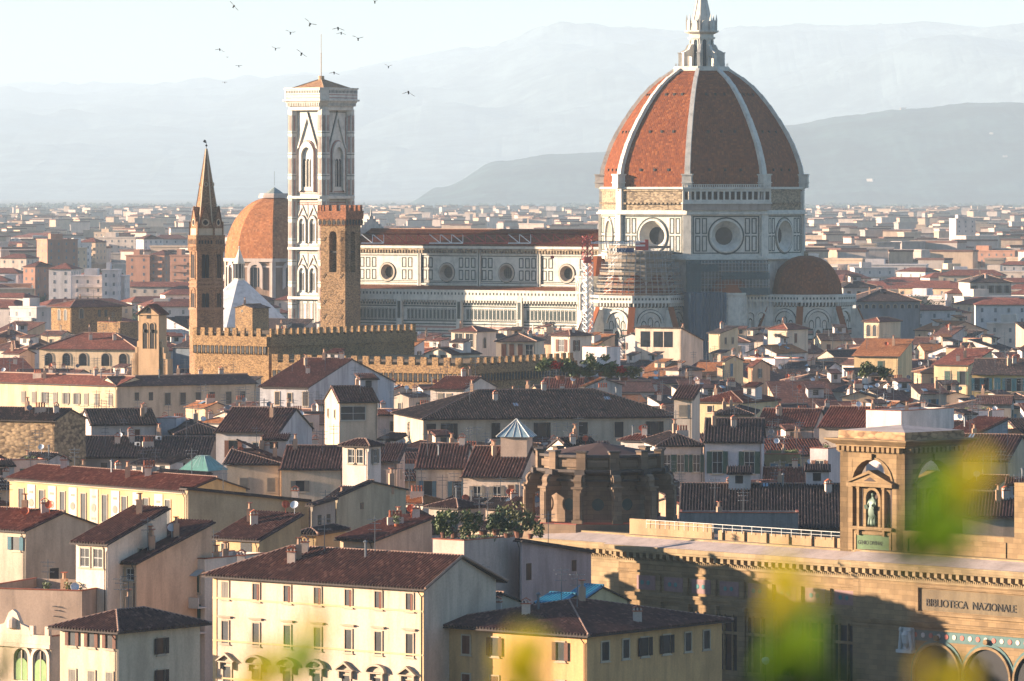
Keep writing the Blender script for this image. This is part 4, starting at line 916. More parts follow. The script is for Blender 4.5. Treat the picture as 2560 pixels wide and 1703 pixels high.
q=MB(); z1=PZ(815,dq); z2=PZ(701,dq); v8=lambda r_:ngon(r_,8,-10); q.exz(v8(17),-1,z1,1); q.exz(v8(17.3),z1,z2,0,b=v8(1.9)); q.build('roof',[marble((214,212,212),'white_roof_slabs',.25),WHITE],bq)
q=MB(); zl=PZ(645,dq); q.exz(v8(1.7),z2,z2+.6); q.exz(v8(1.2),z2,zl-1.6,1); q.exz(v8(1.8),zl-1.8,zl-1.3); q.exz(v8(1.6),zl-1.3,zl+3,0,b=v8(.1)); q.lathe([(.05,zl+3),(.35,zl+3.3),(.05,zl+3.7)],8)
for p in v8(1.5): q.bar((*p,z2+.6),(*p,zl-1.7),.16)
q.build('lantern',[WHITE,DARK],bq)

# ------------------------------------------------------------ bell gable church
dg=1065.; bg_=thing('bell_gable','stone bell gable with twin arched openings and small tiled roof','church',(PX(397,dg),dg,0),R(-24))
q=MB(); zt=PZ(785,dg); 
SNG=plaster((206,176,134),.5)
w1=4.7; q.ex([(-w1,PZ(905,dg)-12),(-w1,zt),(-w1/2,zt+1.75),(0,zt),(0,PZ(905,dg)-12)],0,3.4)
q.box(-w1-.25,.25,-.3,3.6,zt-.25,zt+.05); 
z0,z1=PZ(872,dg),PZ(808,dg)
for c in(-w1/2-.82,-w1/2+.82): q.ex(arch(c,1.05,z0,z1,8),-.05,.02,1); ring(q,arch(c,1.05,z0,z1,8),arch(c,1.4,z0,z1+.2,8),-.12,0,0); q.exz(ngon(.33,8,0,c,-.15),(z0+z1)/2+.7,(z0+z1)/2+1.3,1)
q.ex(arch(-w1/2,.95,PZ(797,dg),PZ(770,dg),8),-.05,.02,1)
for k in range(4): q.box(-w1-.5-k*.45,-w1+.02,.3,2.6,-1,z0-1.2*k+1.5); q.box(-.02,.5+k*.45,.3,2.6,-1,z0-1.2*k+1.5)
q.build('wall',[SNG,DARK],bg_)
q=MB(); roofplane(q,[(-w1-.4,3.9,zt-.15),(-w1-.4,-.5,zt-.15),(-w1/2,-.5,zt+1.85),(-w1/2,3.9,zt+1.85)],.35); roofplane(q,[(.4,-.5,zt-.15),(.4,3.9,zt-.15),(-w1/2,3.9,zt+1.85),(-w1/2,-.5,zt+1.85)],.35); q.build('roof',[tiles('red'),WOODD],bg_)
HAND.append(('bell gable',370,785,dg,(340,405,750,900))); OCC.append([(PX(340,dg),dg-3),(PX(405,dg),dg-3),(PX(405,dg),dg+6),(PX(340,dg),dg+6)])

# ------------------------------------------------------------ national library
AS=ashlar((156,128,92)); ASL=ashlar((170,146,110)); ROOFST=plaster((198,190,180),.4,'stone_slabs')
dl=560.; al=-46; lb=thing('library','sandstone national library with dentilled cornice, lettered panel and corner towers','library',(PX(2262,dl),dl,0),R(al))
FL=Fr(PX(2262,dl),dl,al)
def LU(px,py,off=0.):     # point of the facade plane pushed out by off metres (towards the left front)
    n=(sin(R(al)),-cos(R(al))); return Fr(FL.o[0]+n[0]*off,FL.o[1]+n[1]*off,al).hit(px,py)
zb=LU(2262,1398)[1]; zc=LU(2262,1103.5,1.2)[1]; sT=-LU(2100,1200)[0]; bh=zc-1.5
# tower: four corner piers, arch heads, attic
tw=MB(); 
def tface(T_,mb,s_,ins):
    mb.T=T_; aw=s_*.61; p=(s_-aw)/2
    mb.box(0,p,0,1.2,zb,bh); mb.box(s_-p,s_,0,1.2,zb,bh)
    a=arch(s_/2,aw,zb,bh-.7,12)
    for i in range(1,len(a)-2):
        (xa,za),(xb,z_b)=a[i],a[i+1]; mb.poly([(xa,0,za),(xb,0,z_b),(xb,0,bh),(xa,0,bh)]); mb.poly([(xa,0,za),(xb,0,z_b),(xb,1.2,z_b),(xa,1.2,za)]); mb.poly([(xa,1.2,za),(xb,1.2,z_b),(xb,1.2,bh),(xa,1.2,bh)])
    ring(mb,a[1:-1],arch(s_/2,aw+.5,zb,bh-.45,12)[1:-1],-.12,0); mb.box(s_/2-.2,s_/2+.2,-.35,0,bh-.75,bh-.1)
    mb.box(0,.0,0,0,0,0) if 0 else None
    mb.box(p+.0,s_-p,.15,1.0,zb,zb+2.9)                          # panel zone under the niche
    mb.box(p-.2,s_-p+.2,-.35,1.2,zb+2.9,zb+3.25)                 # sill of the aedicule
    if ins:
        zs=zb+3.25; ze=zs+4.6; c=s_/2
        for x in(c-2.0,c+1.66): mb.box(x,x+.34,-.3,.1,zs,ze-.3); mb.box(x-.06,x+.4,-.36,.12,ze-.5,ze-.25)
        mb.box(p,s_-p,.75,.95,zs,ze); mb.box(p-.15,s_-p+.15,-.1,.9,ze-.3,ze); mb.box(c-3.3,c+3.3,-.55,.9,ze-.25,ze+.15)
        mb.ex([(c-3.2,ze+.15),(c,ze+1.3),(c+3.2,ze+.15)],-.35,.9); ring(mb,[(c-3.1,ze+.15),(c,ze+1.2),(c+3.1,ze+.15)],[(c-3.5,ze+.15),(c,ze+1.55),(c+3.5,ze+.15)],-.6,.9)
        a=arch(c,1.75,zs,ze-.6,10); ring(mb,a,arch(c,2.5,zs,ze-.3,10),-.05,.7)
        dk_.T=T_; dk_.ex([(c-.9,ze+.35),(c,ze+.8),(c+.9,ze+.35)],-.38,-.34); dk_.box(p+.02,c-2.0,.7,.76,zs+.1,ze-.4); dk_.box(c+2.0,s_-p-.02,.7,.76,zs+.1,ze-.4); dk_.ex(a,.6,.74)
        for x in(c-2,c+1.7): mb.box(x,x+.3,-.3,.2,zs-.95,zs-.35)
        dk_.box(-.02,.0,0,0,0,0) if 0 else None
dk_=MB(); gr=MB()
tface(Matrix.Translation((-sT,0,0)),tw,sT,True); tface(Matrix.Rotation(R(90),4,'Z'),tw,sT,True)
tw.T=Matrix.Translation((0,sT,0))@Matrix.Rotation(R(180),4,'Z'); tface(tw.T,tw,sT,False); tface(Matrix.Translation((-sT,sT,0))@Matrix.Rotation(R(-90),4,'Z'),tw,sT,False)
tw.T=None; tw.box(-sT+.02,-.02,.02,sT-.02,bh,bh+.6)
for T_ in(Matrix.Translation((-sT,0,0)),Matrix.Rotation(R(90),4,'Z')):
    tw.T=T_; n=13
    for i in range(n): x=(i+.5)*sT/n+(-.0); tw.box(x-.2,x+.2,-.75,0,bh+.15,bh+.68)
    tw.box(0,.16,-.08,.02,zb-1,bh-.6) if 0 else None
tw.T=None
tw.box(-sT-.15,.15,-.15,sT+.15,bh-.02,bh+.15); tw.box(-sT-.35,.35,-.35,sT+.35,bh+.68,bh+.85)
c4=lambda e:[(-sT-e,-e),(e,-e),(e,sT+e),(-sT-e,sT+e)]
tw.exz(c4(.5),bh+.85,bh+1.35,b=c4(1.2)); tw.exz(c4(1.25),bh+1.35,bh+1.5)
tw.exz(c4(.15),bh+1.5,bh+2.35,1,b=c4(.1)); tw.exz(c4(0),bh+2.35,bh+2.9,2,b=[(-sT/2-.1,sT/2-.1),(-sT/2+.1,sT/2-.1),(-sT/2+.1,sT/2+.1),(-sT/2-.1,sT/2+.1)])
tw.box(-sT,0,0,sT,zb-1.5,zb)
twr=tw.build('tower',[AS,stone((190,150,112),(150,116,88),1.2,'rough_attic',bump=.4),ROOFST],lb); dk_.T=None; dk_.build('niche',[flat((58,36,28),'painted_niche_shade')],twr)  # dark brown plates paint the shade inside the niches and side slots
for T_ in(Matrix.Translation((-sT,0,0)),):
    g_=MB(); g_.T=T_; p=sT*.2; g_.box(p+.55,sT-p-.35,.03,.15,zb+.75,zb+2.35); pq=g_.build('plaque',[flat((92,116,74),'verdigris_plaque')],twr)
    f_=MB(); f_.T=T_; frame(f_,p+.2,sT-p-.05,zb+.45,zb+2.7,.3,-.05,.15); f_.box(sT*.19-.06,sT*.19+.06,-.02,.0,zb,bh-.8) ; f_.build('plaque_frame',[AS],twr)
    text('GENIO DIVINAE',.62,.02,DARK,pq,T_@Matrix.Translation((p+.72,.02,zb+1.3))@Matrix.Rotation(R(90),4,'X'),sx=.82)
# statue: robed figure holding a book
sk=bpy.data.meshes.new('statue'); V=[(0,0,0),(0,0,.75),(0,-.02,1.35),(0,0,1.95),(0,0,2.4),(0,0,2.62),(0,-.03,2.85),(0,-.04,3.05),(-.36,0,2.28),(-.55,-.12,1.85),(-.25,-.4,1.8),(.36,0,2.28),(.5,-.15,1.85),(.15,-.42,1.95),(-.3,-.2,.05),(-.28,-.08,.7),(.3,-.05,.05),(.28,0,.8)]
E=[(0,1),(1,2),(2,3),(3,4),(4,5),(5,6),(6,7),(4,8),(8,9),(9,10),(4,11),(11,12),(12,13),(2,15),(15,14),(2,17),(17,16)]
sk.from_pydata(V,E,[]); st_=link('statue',sk); rad=[.42,.36,.34,.38,.3,.13,.19,.15,.2,.14,.09,.2,.14,.09,.2,.24,.2,.24]
md_=st_.modifiers.new('skin','SKIN'); 
for i,rv in enumerate(sk.skin_vertices[0].data): rv.radius=(rad[i],rad[i]*.85); rv.use_root=(i==2)
sb=st_.modifiers.new('sub','SUBSURF'); sb.levels=sb.render_levels=2
BRZ=flat((72,92,74),'weathered_bronze',.5,.5,.3); sk.materials.append(BRZ)
bpy.context.view_layer.update(); me=bpy.data.meshes.new_from_object(st_.evaluated_get(bpy.context.evaluated_depsgraph_get())); bpy.data.objects.remove(st_)
me.name='statue'; me.transform(Matrix.Scale(1.22,4)); me.materials.clear(); me.materials.append(BRZ)
n0=Vector((cos(R(al)),sin(R(al)),0)); bpt=Vector((PX(2262,dl),dl,0))-n0*(sT/2)+Vector((sin(R(al)),-cos(R(al)),0))*(-.15)
st_=tag(link('statue',me,None,(bpt.x,bpt.y,zb+3.25),R(al)),'green bronze robed statue standing in the library tower niche','statue')
q=MB(); q.T=Matrix.Rotation(R(12),4,'X'); q.box(-.3,.18,-.62,-.5,2.15,2.6); q.build('book',[BRZ],st_)
st2=tag(link('statue',me.copy(),None,(PX(2262,dl)+(-sin(R(al)))*sT/2+.2*cos(R(al)),dl+cos(R(al))*sT/2+.2*sin(R(al)),zb+3.25),R(al+90)),'bronze statue in the shaded side niche of the library tower','statue')
# pavilion and left wing
def cornice(par,x0,x1,y,zc,endl=False):
    c=MB(); c.box(x0-.9,x1,y-1.5,y+2.2,zc-.5,zc); c.box(x0-.7,x1,y-1.35,y+2,zc-.75,zc-.5); c.box(x0-.15,x1,y-.35,y+.5,zc-1.8,zc-1.45); c.box(x0-.1,x1,y-.25,y,zc-2.0,zc-1.8)
    n=int((x1-x0)/1.02)
    for i in range(n): x=x0+(i+.5)*(x1-x0)/n; c.box(x-.22,x+.22,y-1.15,y,zc-1.3,zc-.75); c.box(x-.16,x+.16,y-.8,y,zc-1.45,zc-1.3)
    for i in range(int((x1-x0)/.3)): x=x0+i*.3; c.box(x,x+.15,y-.42,y-.3,zc-1.72,zc-1.5)
    c.poly([(x0-.9,y-1.5,zc+.02),(x1,y-1.5,zc+.02),(x1,y+1.6,zc+.75),(x0-.9,y+1.6,zc+.75)],1); c.box(x0-.5,x1,y+1.6,y+2.6,zc,zc+.95,0)
    return c.build('cornice',[ASL,ROOFST],par)
off=3.2; u0,zp=LU(2094,1399,off+1.5); u0+=.9; u1=u0+42
pv_=link('pavilion',None,lb); q=MB(); q.box(u0,u1,-off,sT,-1,zp-.4); 
tb0,tz1=LU(2302,1472,off); tb1=LU(2600,1500,off)[0]; tz0=LU(2302,1525,off)[1]
frame(q,tb0-.45,tb1+.6,tz0-.45,tz1+.5,.35,-off-.35,-off); q.box(u0,u1,-off-.3,-off,tz0-1.7,tz0-1.45); q.box(u0,u1,-off-.45,-off,tz0-1.45,tz0-1.25); q.box(u0,u1,-off-.2,-off,tz0-2.1,tz0-1.9)
cornice(pv_,u0,u1,-off,zp)
ac1,az=LU(2345,1613,off); ac2=LU(2470,1625,off)[0]; rr=(ac2-ac1)/2-.35
dk=MB(); ma=MB()
for k in range(4):
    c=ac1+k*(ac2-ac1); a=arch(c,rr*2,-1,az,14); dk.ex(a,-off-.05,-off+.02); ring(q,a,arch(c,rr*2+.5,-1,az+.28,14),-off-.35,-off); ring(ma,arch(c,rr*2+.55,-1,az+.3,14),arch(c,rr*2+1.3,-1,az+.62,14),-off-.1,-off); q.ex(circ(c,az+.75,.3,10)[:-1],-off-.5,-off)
ma.box(ac1-rr-.6,u1,-off-.06,-off,az+.35,az+1.5,0)
for k in range(30): x=ac1-rr+k*1.1; ma.ex(circ(x,az+.95,.28,8)[:-1],-off-.12,-off-.06,1+k%2)
q.build('wall',[AS],pv_); dk.build('arcade',[flat((26,24,26),'painted_loggia_shade')],pv_); ma.build('marble_band',[flat((84,116,112),'green_inlay'),flat((196,112,96),'red_inlay'),flat((210,196,180),'white_inlay')],pv_)  # near-black plates paint the shade inside the loggia arches
q=MB(); q.box(tb0,tb1,-off-.06,-off,tz0,tz1); pn=q.build('inscription_panel',[plaster((128,116,88),.6)],pv_)
ps=LU(2316,1505,off); pe=LU(2542,1520,off)[0]
M_=Matrix.Translation((ps[0],-off-.08,ps[1]-.42))@Matrix.Rotation(R(90),4,'X'); tt=text('BIBLIOTECA  NAZIONALE',1.15,.07,flat((60,52,40),'lettering_stone'),pn,M_); bpy.context.view_layer.update(); wdt=max(v.co.x for v in tt.data.vertices); tt.data.transform(Matrix.Scale((pe-ps[0])/wdt,4,(1,0,0)))
# carved coat of arms bracket
ub,zb_=LU(2271,1600,off); q=MB(); q.box(ub-1.0,ub+1.0,-off-.3,-off,zb_-1.0,zb_+1.35); q.lathe([(.05,zb_-.9),(.5,zb_-.3),(.62,zb_+.6),(.3,zb_+1)],10,ub,-off-.3)
for s_ in(-1,1): q.bar((ub+s_*.85,-off-.45,zb_-1),(ub+s_*.6,-off-.5,zb_+.9),.2,0,8); q.lathe([(.02,zb_+.8),(.22,zb_+1),(.2,zb_+1.25),(.02,zb_+1.4)],8,ub+s_*.7,-off-.45)
q.box(ub-1.1,ub+1.1,-off-.8,-off,zb_-1.35,zb_-1.0); q.build('carved_shield',[marble((214,206,196),'carved_marble')],pv_)
# low attic walls behind the pavilion cornice
q=MB(); q.box(.2,u1-6,-.5,.5,zp-1,zp+3.2); q.box(u1-8,u1,-1.6,6,zp-1,zp+5.0); q.box(0,u1,.5,sT+10,zp-1,zp+1.2)
ub2,_=LU(2542,1350,0); q.box(ub2,ub2+9,-.4,8,zp-1,zp+9,0); frame(q,ub2-15,ub2-1,zp+.8,zp+2.6,.2,-.62,-.5); q.build('attic_wall',[AS],pv_)
# left wing
off2=1.6; w0,zw=LU(1509,1360,off2+1.5); w0+=.9; wg=link('wing',None,lb); q=MB(); q.box(w0,u0,-off2,14,-1,zw-.4)
cornice(wg,w0,u0+.3,-off2,zw)
wa,wz=LU(1590,1437,off2); wz0=LU(1590,1472,off2)[1]; q.box(w0,u0,-off2-.2,-off2,wz+.35,wz+.6); q.box(w0+1.2,u0,-off2-.4,-off2,wz0-.7,wz0-.3); q.box(w0+1.2,u0,-off2-.25,-off2,wz0-1.2,wz0-.7)
ma=MB(); dk=MB(); n=8; sp=(u0-wa)/n
for k in range(n):
    x=wa+k*sp; ma.box(x+.2,x+sp*.72,-off2-.08,-off2,wz0,wz,0)
    for j in(.3,.62): ma.ex(circ(x+.2+(sp*.72-.2)*j,(wz+wz0)/2,.26,10)[:-1],-off2-.12,-off2-.08,1)
    q.box(x+sp*.78,x+sp*.94,-off2-.3,-off2,wz0-.1,wz+.1); q.box(x+sp*.74,x+sp*.98,-off2-.35,-off2,1,wz0-1.4); q.box(x+sp*.70,x+sp*1.02,-off2-.5,-off2,wz0-2.1,wz0-1.2)
    z1=wz0-2.2
    for a_,b_ in((.06,.2),(.25,.5),(.55,.69)): 
        g_=MB(); g_.box(x+sp*a_,x+sp*b_,-off2-.03,-off2+.02,z1-6,z1); g_.build('window',[GLASS],wg)
    for a_ in(.03,.205,.505,.695): q.box(x+sp*a_-.03,x+sp*a_+.16,-off2-.22,-off2,z1-6,z1+.2)
    q.box(x+.1,x+sp*.72,-off2-.26,-off2,z1-2,z1-1.7)
q.build('wall',[AS],wg); ma.build('marble_band',[flat((150,116,110),'red_marble'),flat((70,130,126),'green_disc'),],wg)
q=MB(); pr=[(w0+12,2.4),(u0-2,2.4)]; zz=zw+1.9
q.box(w0-3,w0+10,3.2,3.6,zw-1,zz+.6); q.box(w0+11,u0-2,3.2,3.7,zw-1,zz-.1); q.box(w0-3,u0-2,3.7,14,zw-1,zw+.4,1)
k=w0+11.5
while k<u0-2: q.box(k,k+.35,2.95,3.2,zz-1.1,zz); k+=3.4
q.build('roof_parapet',[plaster((190,162,120),.5),plaster((150,132,118),.6)],wg)
q=MB(); k=w0
while k<u0-3: q.bar((k,2.9,zz-.3),(k,2.9,zz+.6),.035); k+=1.5
q.bar((w0,2.9,zz+.6),(u0-3,2.9,zz+.6),.045); q.bar((w0,2.9,zz+.2),(u0-3,2.9,zz+.2),.03); q.build('railing',[WFRAME],wg)
w2=link('rear_wing',None,lb); ua,za=LU(1338,1345,-3.5+1.5); q=MB(); q.box(ua,w0-.6,3.5,16,-1,za-.4); q.box(ua+4,w0-1.6,3.35,3.5,za-6,za-3,0); cornice(w2,ua,w0-.6,3.5,za); q.build('wall',[ASL],w2)
OCC.append([(FL.o[0]+cos(R(al))*a-sin(R(al))*b,FL.o[1]+sin(R(al))*a+cos(R(al))*b) for a,b in((w0-2,-6),(u1,-6),(u1,20),(w0-2,20))])
OCC.append([(FL.o[0]+cos(R(al))*a-sin(R(al))*b,FL.o[1]+sin(R(al))*a+cos(R(al))*b) for a,b in((ua-2,0),(w0,0),(w0,20),(ua-2,20))])
HAND.append(('sandstone library',2000,1400,560,(1340,2600,1310,1800))); HAND.append(('library tower',2180,1100,560,(2090,2400,1085,1400)))

# ------------------------------------------------------------ ringed stone tribune behind the library
dn=612.; tr_=thing('stone_tribune','round brown stone tribune ringed by buttress scrolls and arches','tribune',(PX(1500,dn),dn,0))
BS2=ashlar((140,116,94)); DKC=plaster((92,86,80),.8,'sooty_cornice'); q=MB(); zf=PZ(1300,dn); ztp=PZ(1134,dn-7); 
o16=lambda r_:ngon(r_,12,12); q.exz(o16(9.6),0,zf); q.exz(o16(6.9),zf,ztp-2.6); q.exz(o16(7.2),ztp-2.6,ztp-2.2,1,b=o16(8)); q.exz(o16(8),ztp-2.2,ztp-1.9,1); q.exz(o16(7.1),ztp-1.9,ztp-.5); q.exz(o16(7.6),ztp-.5,ztp-.2,1); q.exz(o16(6.6),ztp-.2,ztp+.9,2,b=o16(.4))
for k in range(12):
    q.T=Matrix.Rotation(R(12+30*k),4,'Z')@Matrix.Translation((0,-7.3,0)); q.box(-.55,.55,-.35,.5,ztp-1.9,ztp+.1); q.box(-.7,.7,-.5,.5,ztp+.1,ztp+.3,1); q.box(-.6,.6,-.9,.5,ztp-2.6,ztp-1.9,1)
    q.T=Matrix.Rotation(R(27+30*k),4,'Z')@Matrix.Translation((0,-6.95,0)); q.box(-1.2,1.2,-.18,.1,ztp-1.6,ztp-.8); q.box(-1.5,1.5,-.25,0,ztp-3.3,ztp-3.05,1)
q.T=None
dk=MB()
for k in range(12):
    a_=12+30*k
    T_=Matrix.Rotation(R(a_+15),4,'Z')@Matrix.Translation((0,-6.9*.966,0))
    q.T=dk.T=T_; ring(q,circ(0,zf+2.2,.72,16),circ(0,zf+2.2,.95,16),-.15,0); o_=MB(); o_.T=T_; o_.ex(circ(0,zf+2.2,.72,16)[:-1],-.05,0); o_.build('oculus_window',[flat((64,82,80),'leaded_rose',.3)],tr_)
    frame(q,-1.1,1.1,zf+3.9,ztp-3.2,.14,-.1); q.ex(circ(0,zf+5.2,.5,10)[:-1],-.14,0)
    # pier, arch and scroll
    w=MB(); w.T=Matrix.Rotation(R(a_),4,'Z')@Matrix.Rotation(R(90),4,'Z')
    w.ex([(-6.8,zf+3.8),(-8.2,zf+3.2),(-8.2,zf),(-9.1,zf),(-9.1,zf+4.1),(-6.8,zf+4.1)],-.5,.5); w.ex([(-6.6,zf+4.1),(-9.3,zf+4.1),(-9.3,zf+4.35),(-6.6,zf+4.35)],-.7,.7)
    w.T=Matrix.Rotation(R(a_),4,'Z')@Matrix.Rotation(R(90),4,'Z'); w.ex([(-6.8,zf+4.35),(-8.9,zf+4.35)]+[(-8.2-.7*cos(t),zf+5.05+.7*sin(t)) for t in(-.6,0,.6,1.2,1.8)]+[(-7.6,zf+5.5),(-7.1,zf+6.2),(-6.8,zf+7.2)],-.42,.42)
    for s_ in(-.48,.48): w.ex(circ(-8.2,zf+5.05,.42,12)[:-1],min(s_,s_*1.25),max(s_,s_*1.25))
    w.T=Matrix.Rotation(R(a_),4,'Z')@Matrix.Translation((0,-9.1,0)); w.box(-.65,.65,-.12,.1,zf,zf+.5); w.box(-.36,.36,-.1,0,zf+.6,zf+3.7)
    w.build('buttress',[BS2],tr_)
q.T=dk.T=None; q.build('wall',[BS2,DKC,tiles('dark')],tr_); r=MB(); r.exz(o16(9.4),zf,zf+.1); r.build('lower_roof',[flat((150,66,48),'red_roof_paint')],tr_)
HAND.append(('round stone tribune',1500,1140,dn,(1295,1695,1120,1310))); OCC.append([(PX(1500,dn)+x,dn+y) for x,y in((-10,-10),(10,-10),(10,10),(-10,10))])
# ------------------------------------------------------------ houses measured from the photograph
CR=(236,217,188); YE=(222,182,124); PE=(226,186,144); WH=(234,226,212); PK=(214,188,176); GB=(196,188,160); OR=(214,168,110); GW=(206,206,200); BE=(218,202,172)
r_=H_('cream palazzo','cream palazzo with three rows of framed windows under a wide brown tiled roof',533,1060,0,1462,17,-38.7,'HL',D=11,vis=240,t=.44,wc=CR,ov=.8,rc='brown',
  fw=[(1.75,1.65,.85,'n',[.21,.36,.505,.65,.79,.935]),(1.75,1.65,.85,'s',[.06],'grey'),(5.9,2.15,.85,'l',[.06,.21,.505,.65]),(5.9,2.15,.85,'l',[.36,.79,.935]),(10.4,2.2,1.0,'q',[.07,.64,.93]),(10.4,2.2,1.0,'c',[.21,.36,.5,.785])],
  extras=[('chimney0',.3,.4),('chimney0',.03,.3)])
q=MB(); W_=solve(533,1060,0,1462,17,-38.7,11)[1]
for z in(14.35,10.15,14.2-7.75): q.box(0,W_,-.12,.02,z,z+.16)
for x in(.0,W_-.5): q.box(x,x+.5,-.07,.02,0,16.6)
for k in range(7):      # half open shutters and curtains
    pass
q.build('string_course',[plaster((228,208,160),.3)],r_[1])
q=MB(); c=W_*.5; q.lathe([(.02,0),(.35,.02),(.42,.1),(.02,.2)],10); me_=q.mesh('stone_crest',[flat((120,112,84),'crest_stone')]); o=link('stone_crest',me_,r_[1],(c,-.1,8.75)); o.rotation_euler=(R(90),0,0)
for k,f in enumerate([.21,.36,.505,.65,.79,.935]):
    q=MB(); q.box(.16,.4,-.14,-.05,-.8,.75); q.box(.18,.22,-.16,-.12,-.8,.75); q.build('shutter',[flat((132,78,60),'russet_inner_shutter')],r_[1],(W_*f,0,17-1.75))
H_('yellow house','yellow ochre corner house with brown shutters under a hipped brown roof',1068,1467,1805,1583,13,-38.7,'H',vis=120,t=.2,wc=YE,ov=.85,sh='brown',
  fw=[(1.9,1.75,.95,'o',[.07,.84]),(1.9,1.75,.95,'s',[.25,.43]),(5.6,1.75,.95,'o',[.07,.84]),(5.6,1.75,.95,'s',[.25,.43])],sw=[(1.9,1.75,1.1,'o',[.13,.42,.58],'dark'),(1.9,1.75,.95,'n',[.28,.74,.88])],extras=[('chimney0',.45,.2),('chimney0',.93,.45)])
H_('corner house','cream corner house with a row of russet shuttered windows and dark hipped roof',150,295,500,1572,14,-39,'H',vis=130,t=.33,wc=(236,220,184),ov=.8,sh='brown',
  fw=[(1.2,1.4,.85,'o',[.22,.55,.86],'brown'),(5.1,1.9,.85,'s',[.22,.55,.86],'grey')],sw=[(2.0,1.5,.95,'o',[.52],'dark'),(5.0,1.5,.95,'o',[.52],'dark')],extras=['antenna'])
H_('white villa','white stucco villa with tall green arched windows and an ornate crest',-60,128,132,1592,10.5,-36,'F',D=12,vis=110,wc=(238,228,200),fw=[(2.9,3.0,1.5,'a',[.62,.87])],extras=[])
H_('wavy wall house','beige terrace house with a wavy topped garden wall and parasol',-60,205,212,1478,14.5,-20,'F',D=14,vis=90,wc=(196,176,152),extras=[('pot',.5,.3),('pot',.8,.3),('pot',.9,.4),('dishw',.85,.15),('pot',.65,.4)])
H_('white gable house','white house with tall brown roof sloping toward glazed corner windows',190,268,417,1357,19.2,-38,'S',vis=140,t=.34,wc=(240,228,204),rc='brown',fw=[(1.6,1.9,1.25,'g',[.3,.72],'grey')],sw=[(1.2,.6,.5,'n',[.55,.7])],extras=[('chimney1',.5,.8)])
H_('peach house','peach walled house with low brown roof and a band of attic windows',262,341,530,1405,17.2,-38,'S',vis=100,t=.3,wc=(232,200,164),fw=[(1.3,1.2,1.0,'g',[.2,.5,.82])],sw=[],extras=['chimney1',('chimney1',.6,.35),'dishw'])
H_('balcony house','white house with stacked balconies green shutters and striped awning',415,512,545,1398,17,-36,'F',D=11,vis=90,wc=(240,228,206),sh='green',fw=[(2.6,1.7,.7,'s',[.2,.35,.5,.65,.8]),(5.4,1.5,.8,'s',[.25,.5,.75])],extras=[('pot',.3,.2),('pot',.7,.2),'antenna','chimney1'])
q=MB(); O,W,D,d=solve(415,512,545,1398,17,-36,11); p=link('balcony',None,bpy.data.objects[[o.name for o in C.objects if o.get('label','').startswith('white house with stacked')][0]])
for z in(13.2,10.6): q.box(-.3,W+.3,-1.4,0,z-1.2,z-1.05); q.box(-.3,W+.3,-1.4,-1.3,z-1.05,z-.1)
q.poly([(0,-.1,15.9),(W,-.1,15.9),(W,-1.3,15.3),(0,-1.3,15.3)]); q.build('parapet',[plaster((240,232,214),.3)],p)
H_('blank grey house','tall beige house whose huge blank side wall faces the river, teal shutters',-90,64,250,1325,19,-42,'G',vis=160,t=.3,wc=(200,190,164),rc='red',sh='teal',fw=[(1.5,1.4,1.2,'o',[.3,.85],'teal')],sw=[(5.2,1.9,1.3,'d',[.38,.9])],extras=[('disho',.9,.4),('disho',.75,.2),'antenna','chimney0'])
H_('frescoed palazzo','long palazzo with painted panels between tall windows under a red roof',24,466,700,1226,18.5,-50,'G',D=9,vis=85,t=.3,wc=(226,198,140),rc='red',sh='dark',near=True,fw=[(3.0,3.3,1.05,'n',[.07,.19,.31,.43,.55,.66,.78,.9])],extras=['chimney2','chimney0'])
O,W,D,d=solve(24,466,700,1226,18.5,-50,9); q=MB(); pr_=[o for o in C.objects if o.get('label','').startswith('long palazzo')][0]
for k in range(7): x=W*(.13+.12*k); q.box(x-.85,x+.85,-.08,.02,13.2,17.8); q.ex(circ(x,15.5,.5,12)[:-1],-.12,0,1); q.box(x-.5,x+.5,-.11,0,14,14.3,1); q.box(x-.4,x+.4,-.11,0,16.7,17,1)
q.box(0,W,-.5,.02,12.2,12.5,2); q.box(0,W,-.3,.02,11.6,12.2,2); q.box(0,W,-.35,0,18,18.4,2)
for k in range(60): q.box(W*k/60,W*(k+.5)/60,-.4,0,12.0,12.2,2)
q.build('painted_panel',[plaster((228,224,208),.5,'painted_panel'),flat((150,140,122),'grisaille'),STRIM],pr_)
H_('blank beige wall','blank beige party wall house with a slope running down to the right',462,470,772,1222,19.3,-50,'S',vis=110,t=-.12,wc=(196,186,152),rc='dark',extras=[('chimney0',.5,.9),('antenna',.5,.3)])
H_('narrow grey house','narrow grey house with two tall windows between blank beige walls',776,782,838,1262,17.5,-30,'S',vis=120,t=.1,wc=(186,182,166),rc='dark',sw=[(2.6,2.6,.8,'d',[.3,.7])],extras=[])
H_('beige gable wall','beige gable wall with one small square window and a thin chimney',838,844,1015,1240,18.2,-28,'G',vis=110,t=.16,wc=(198,190,158),rc='dark',sw=[(1.5,.8,.8,'d',[.35])],extras=[('chimney1',.5,.8),('antenna',.5,.9)])
H_('brown roof house','ochre house with sail awning under a brown sloping roof',540,648,752,1348,17,-38,'S',vis=70,t=.34,wc=(214,186,136),rc='brown',fw=[(1.5,2,1.6,'d',[.7]),(1.5,1.6,.8,'n',[.2])],extras=[('dishw',.9,.95),('disho',.7,.95),('chimney0',.4,.5),('chimney1',.2,.6)])
H_('small dark roof','small ochre house with dark roof wedged beside a drainpipe corner',745,790,812,1332,16,-20,'H',D=9,vis=60,wc=(204,182,132),rc='dark',extras=[])
H_('white chimney house','white block with tall tapering chimney in front of a terrace garden',972,1032,1062,1298,17.5,-38,'F',vis=60,wc=(242,234,218),extras=[('chimney0',.8,.5),('chimney1',.2,.4),('dishw',.95,.3)])
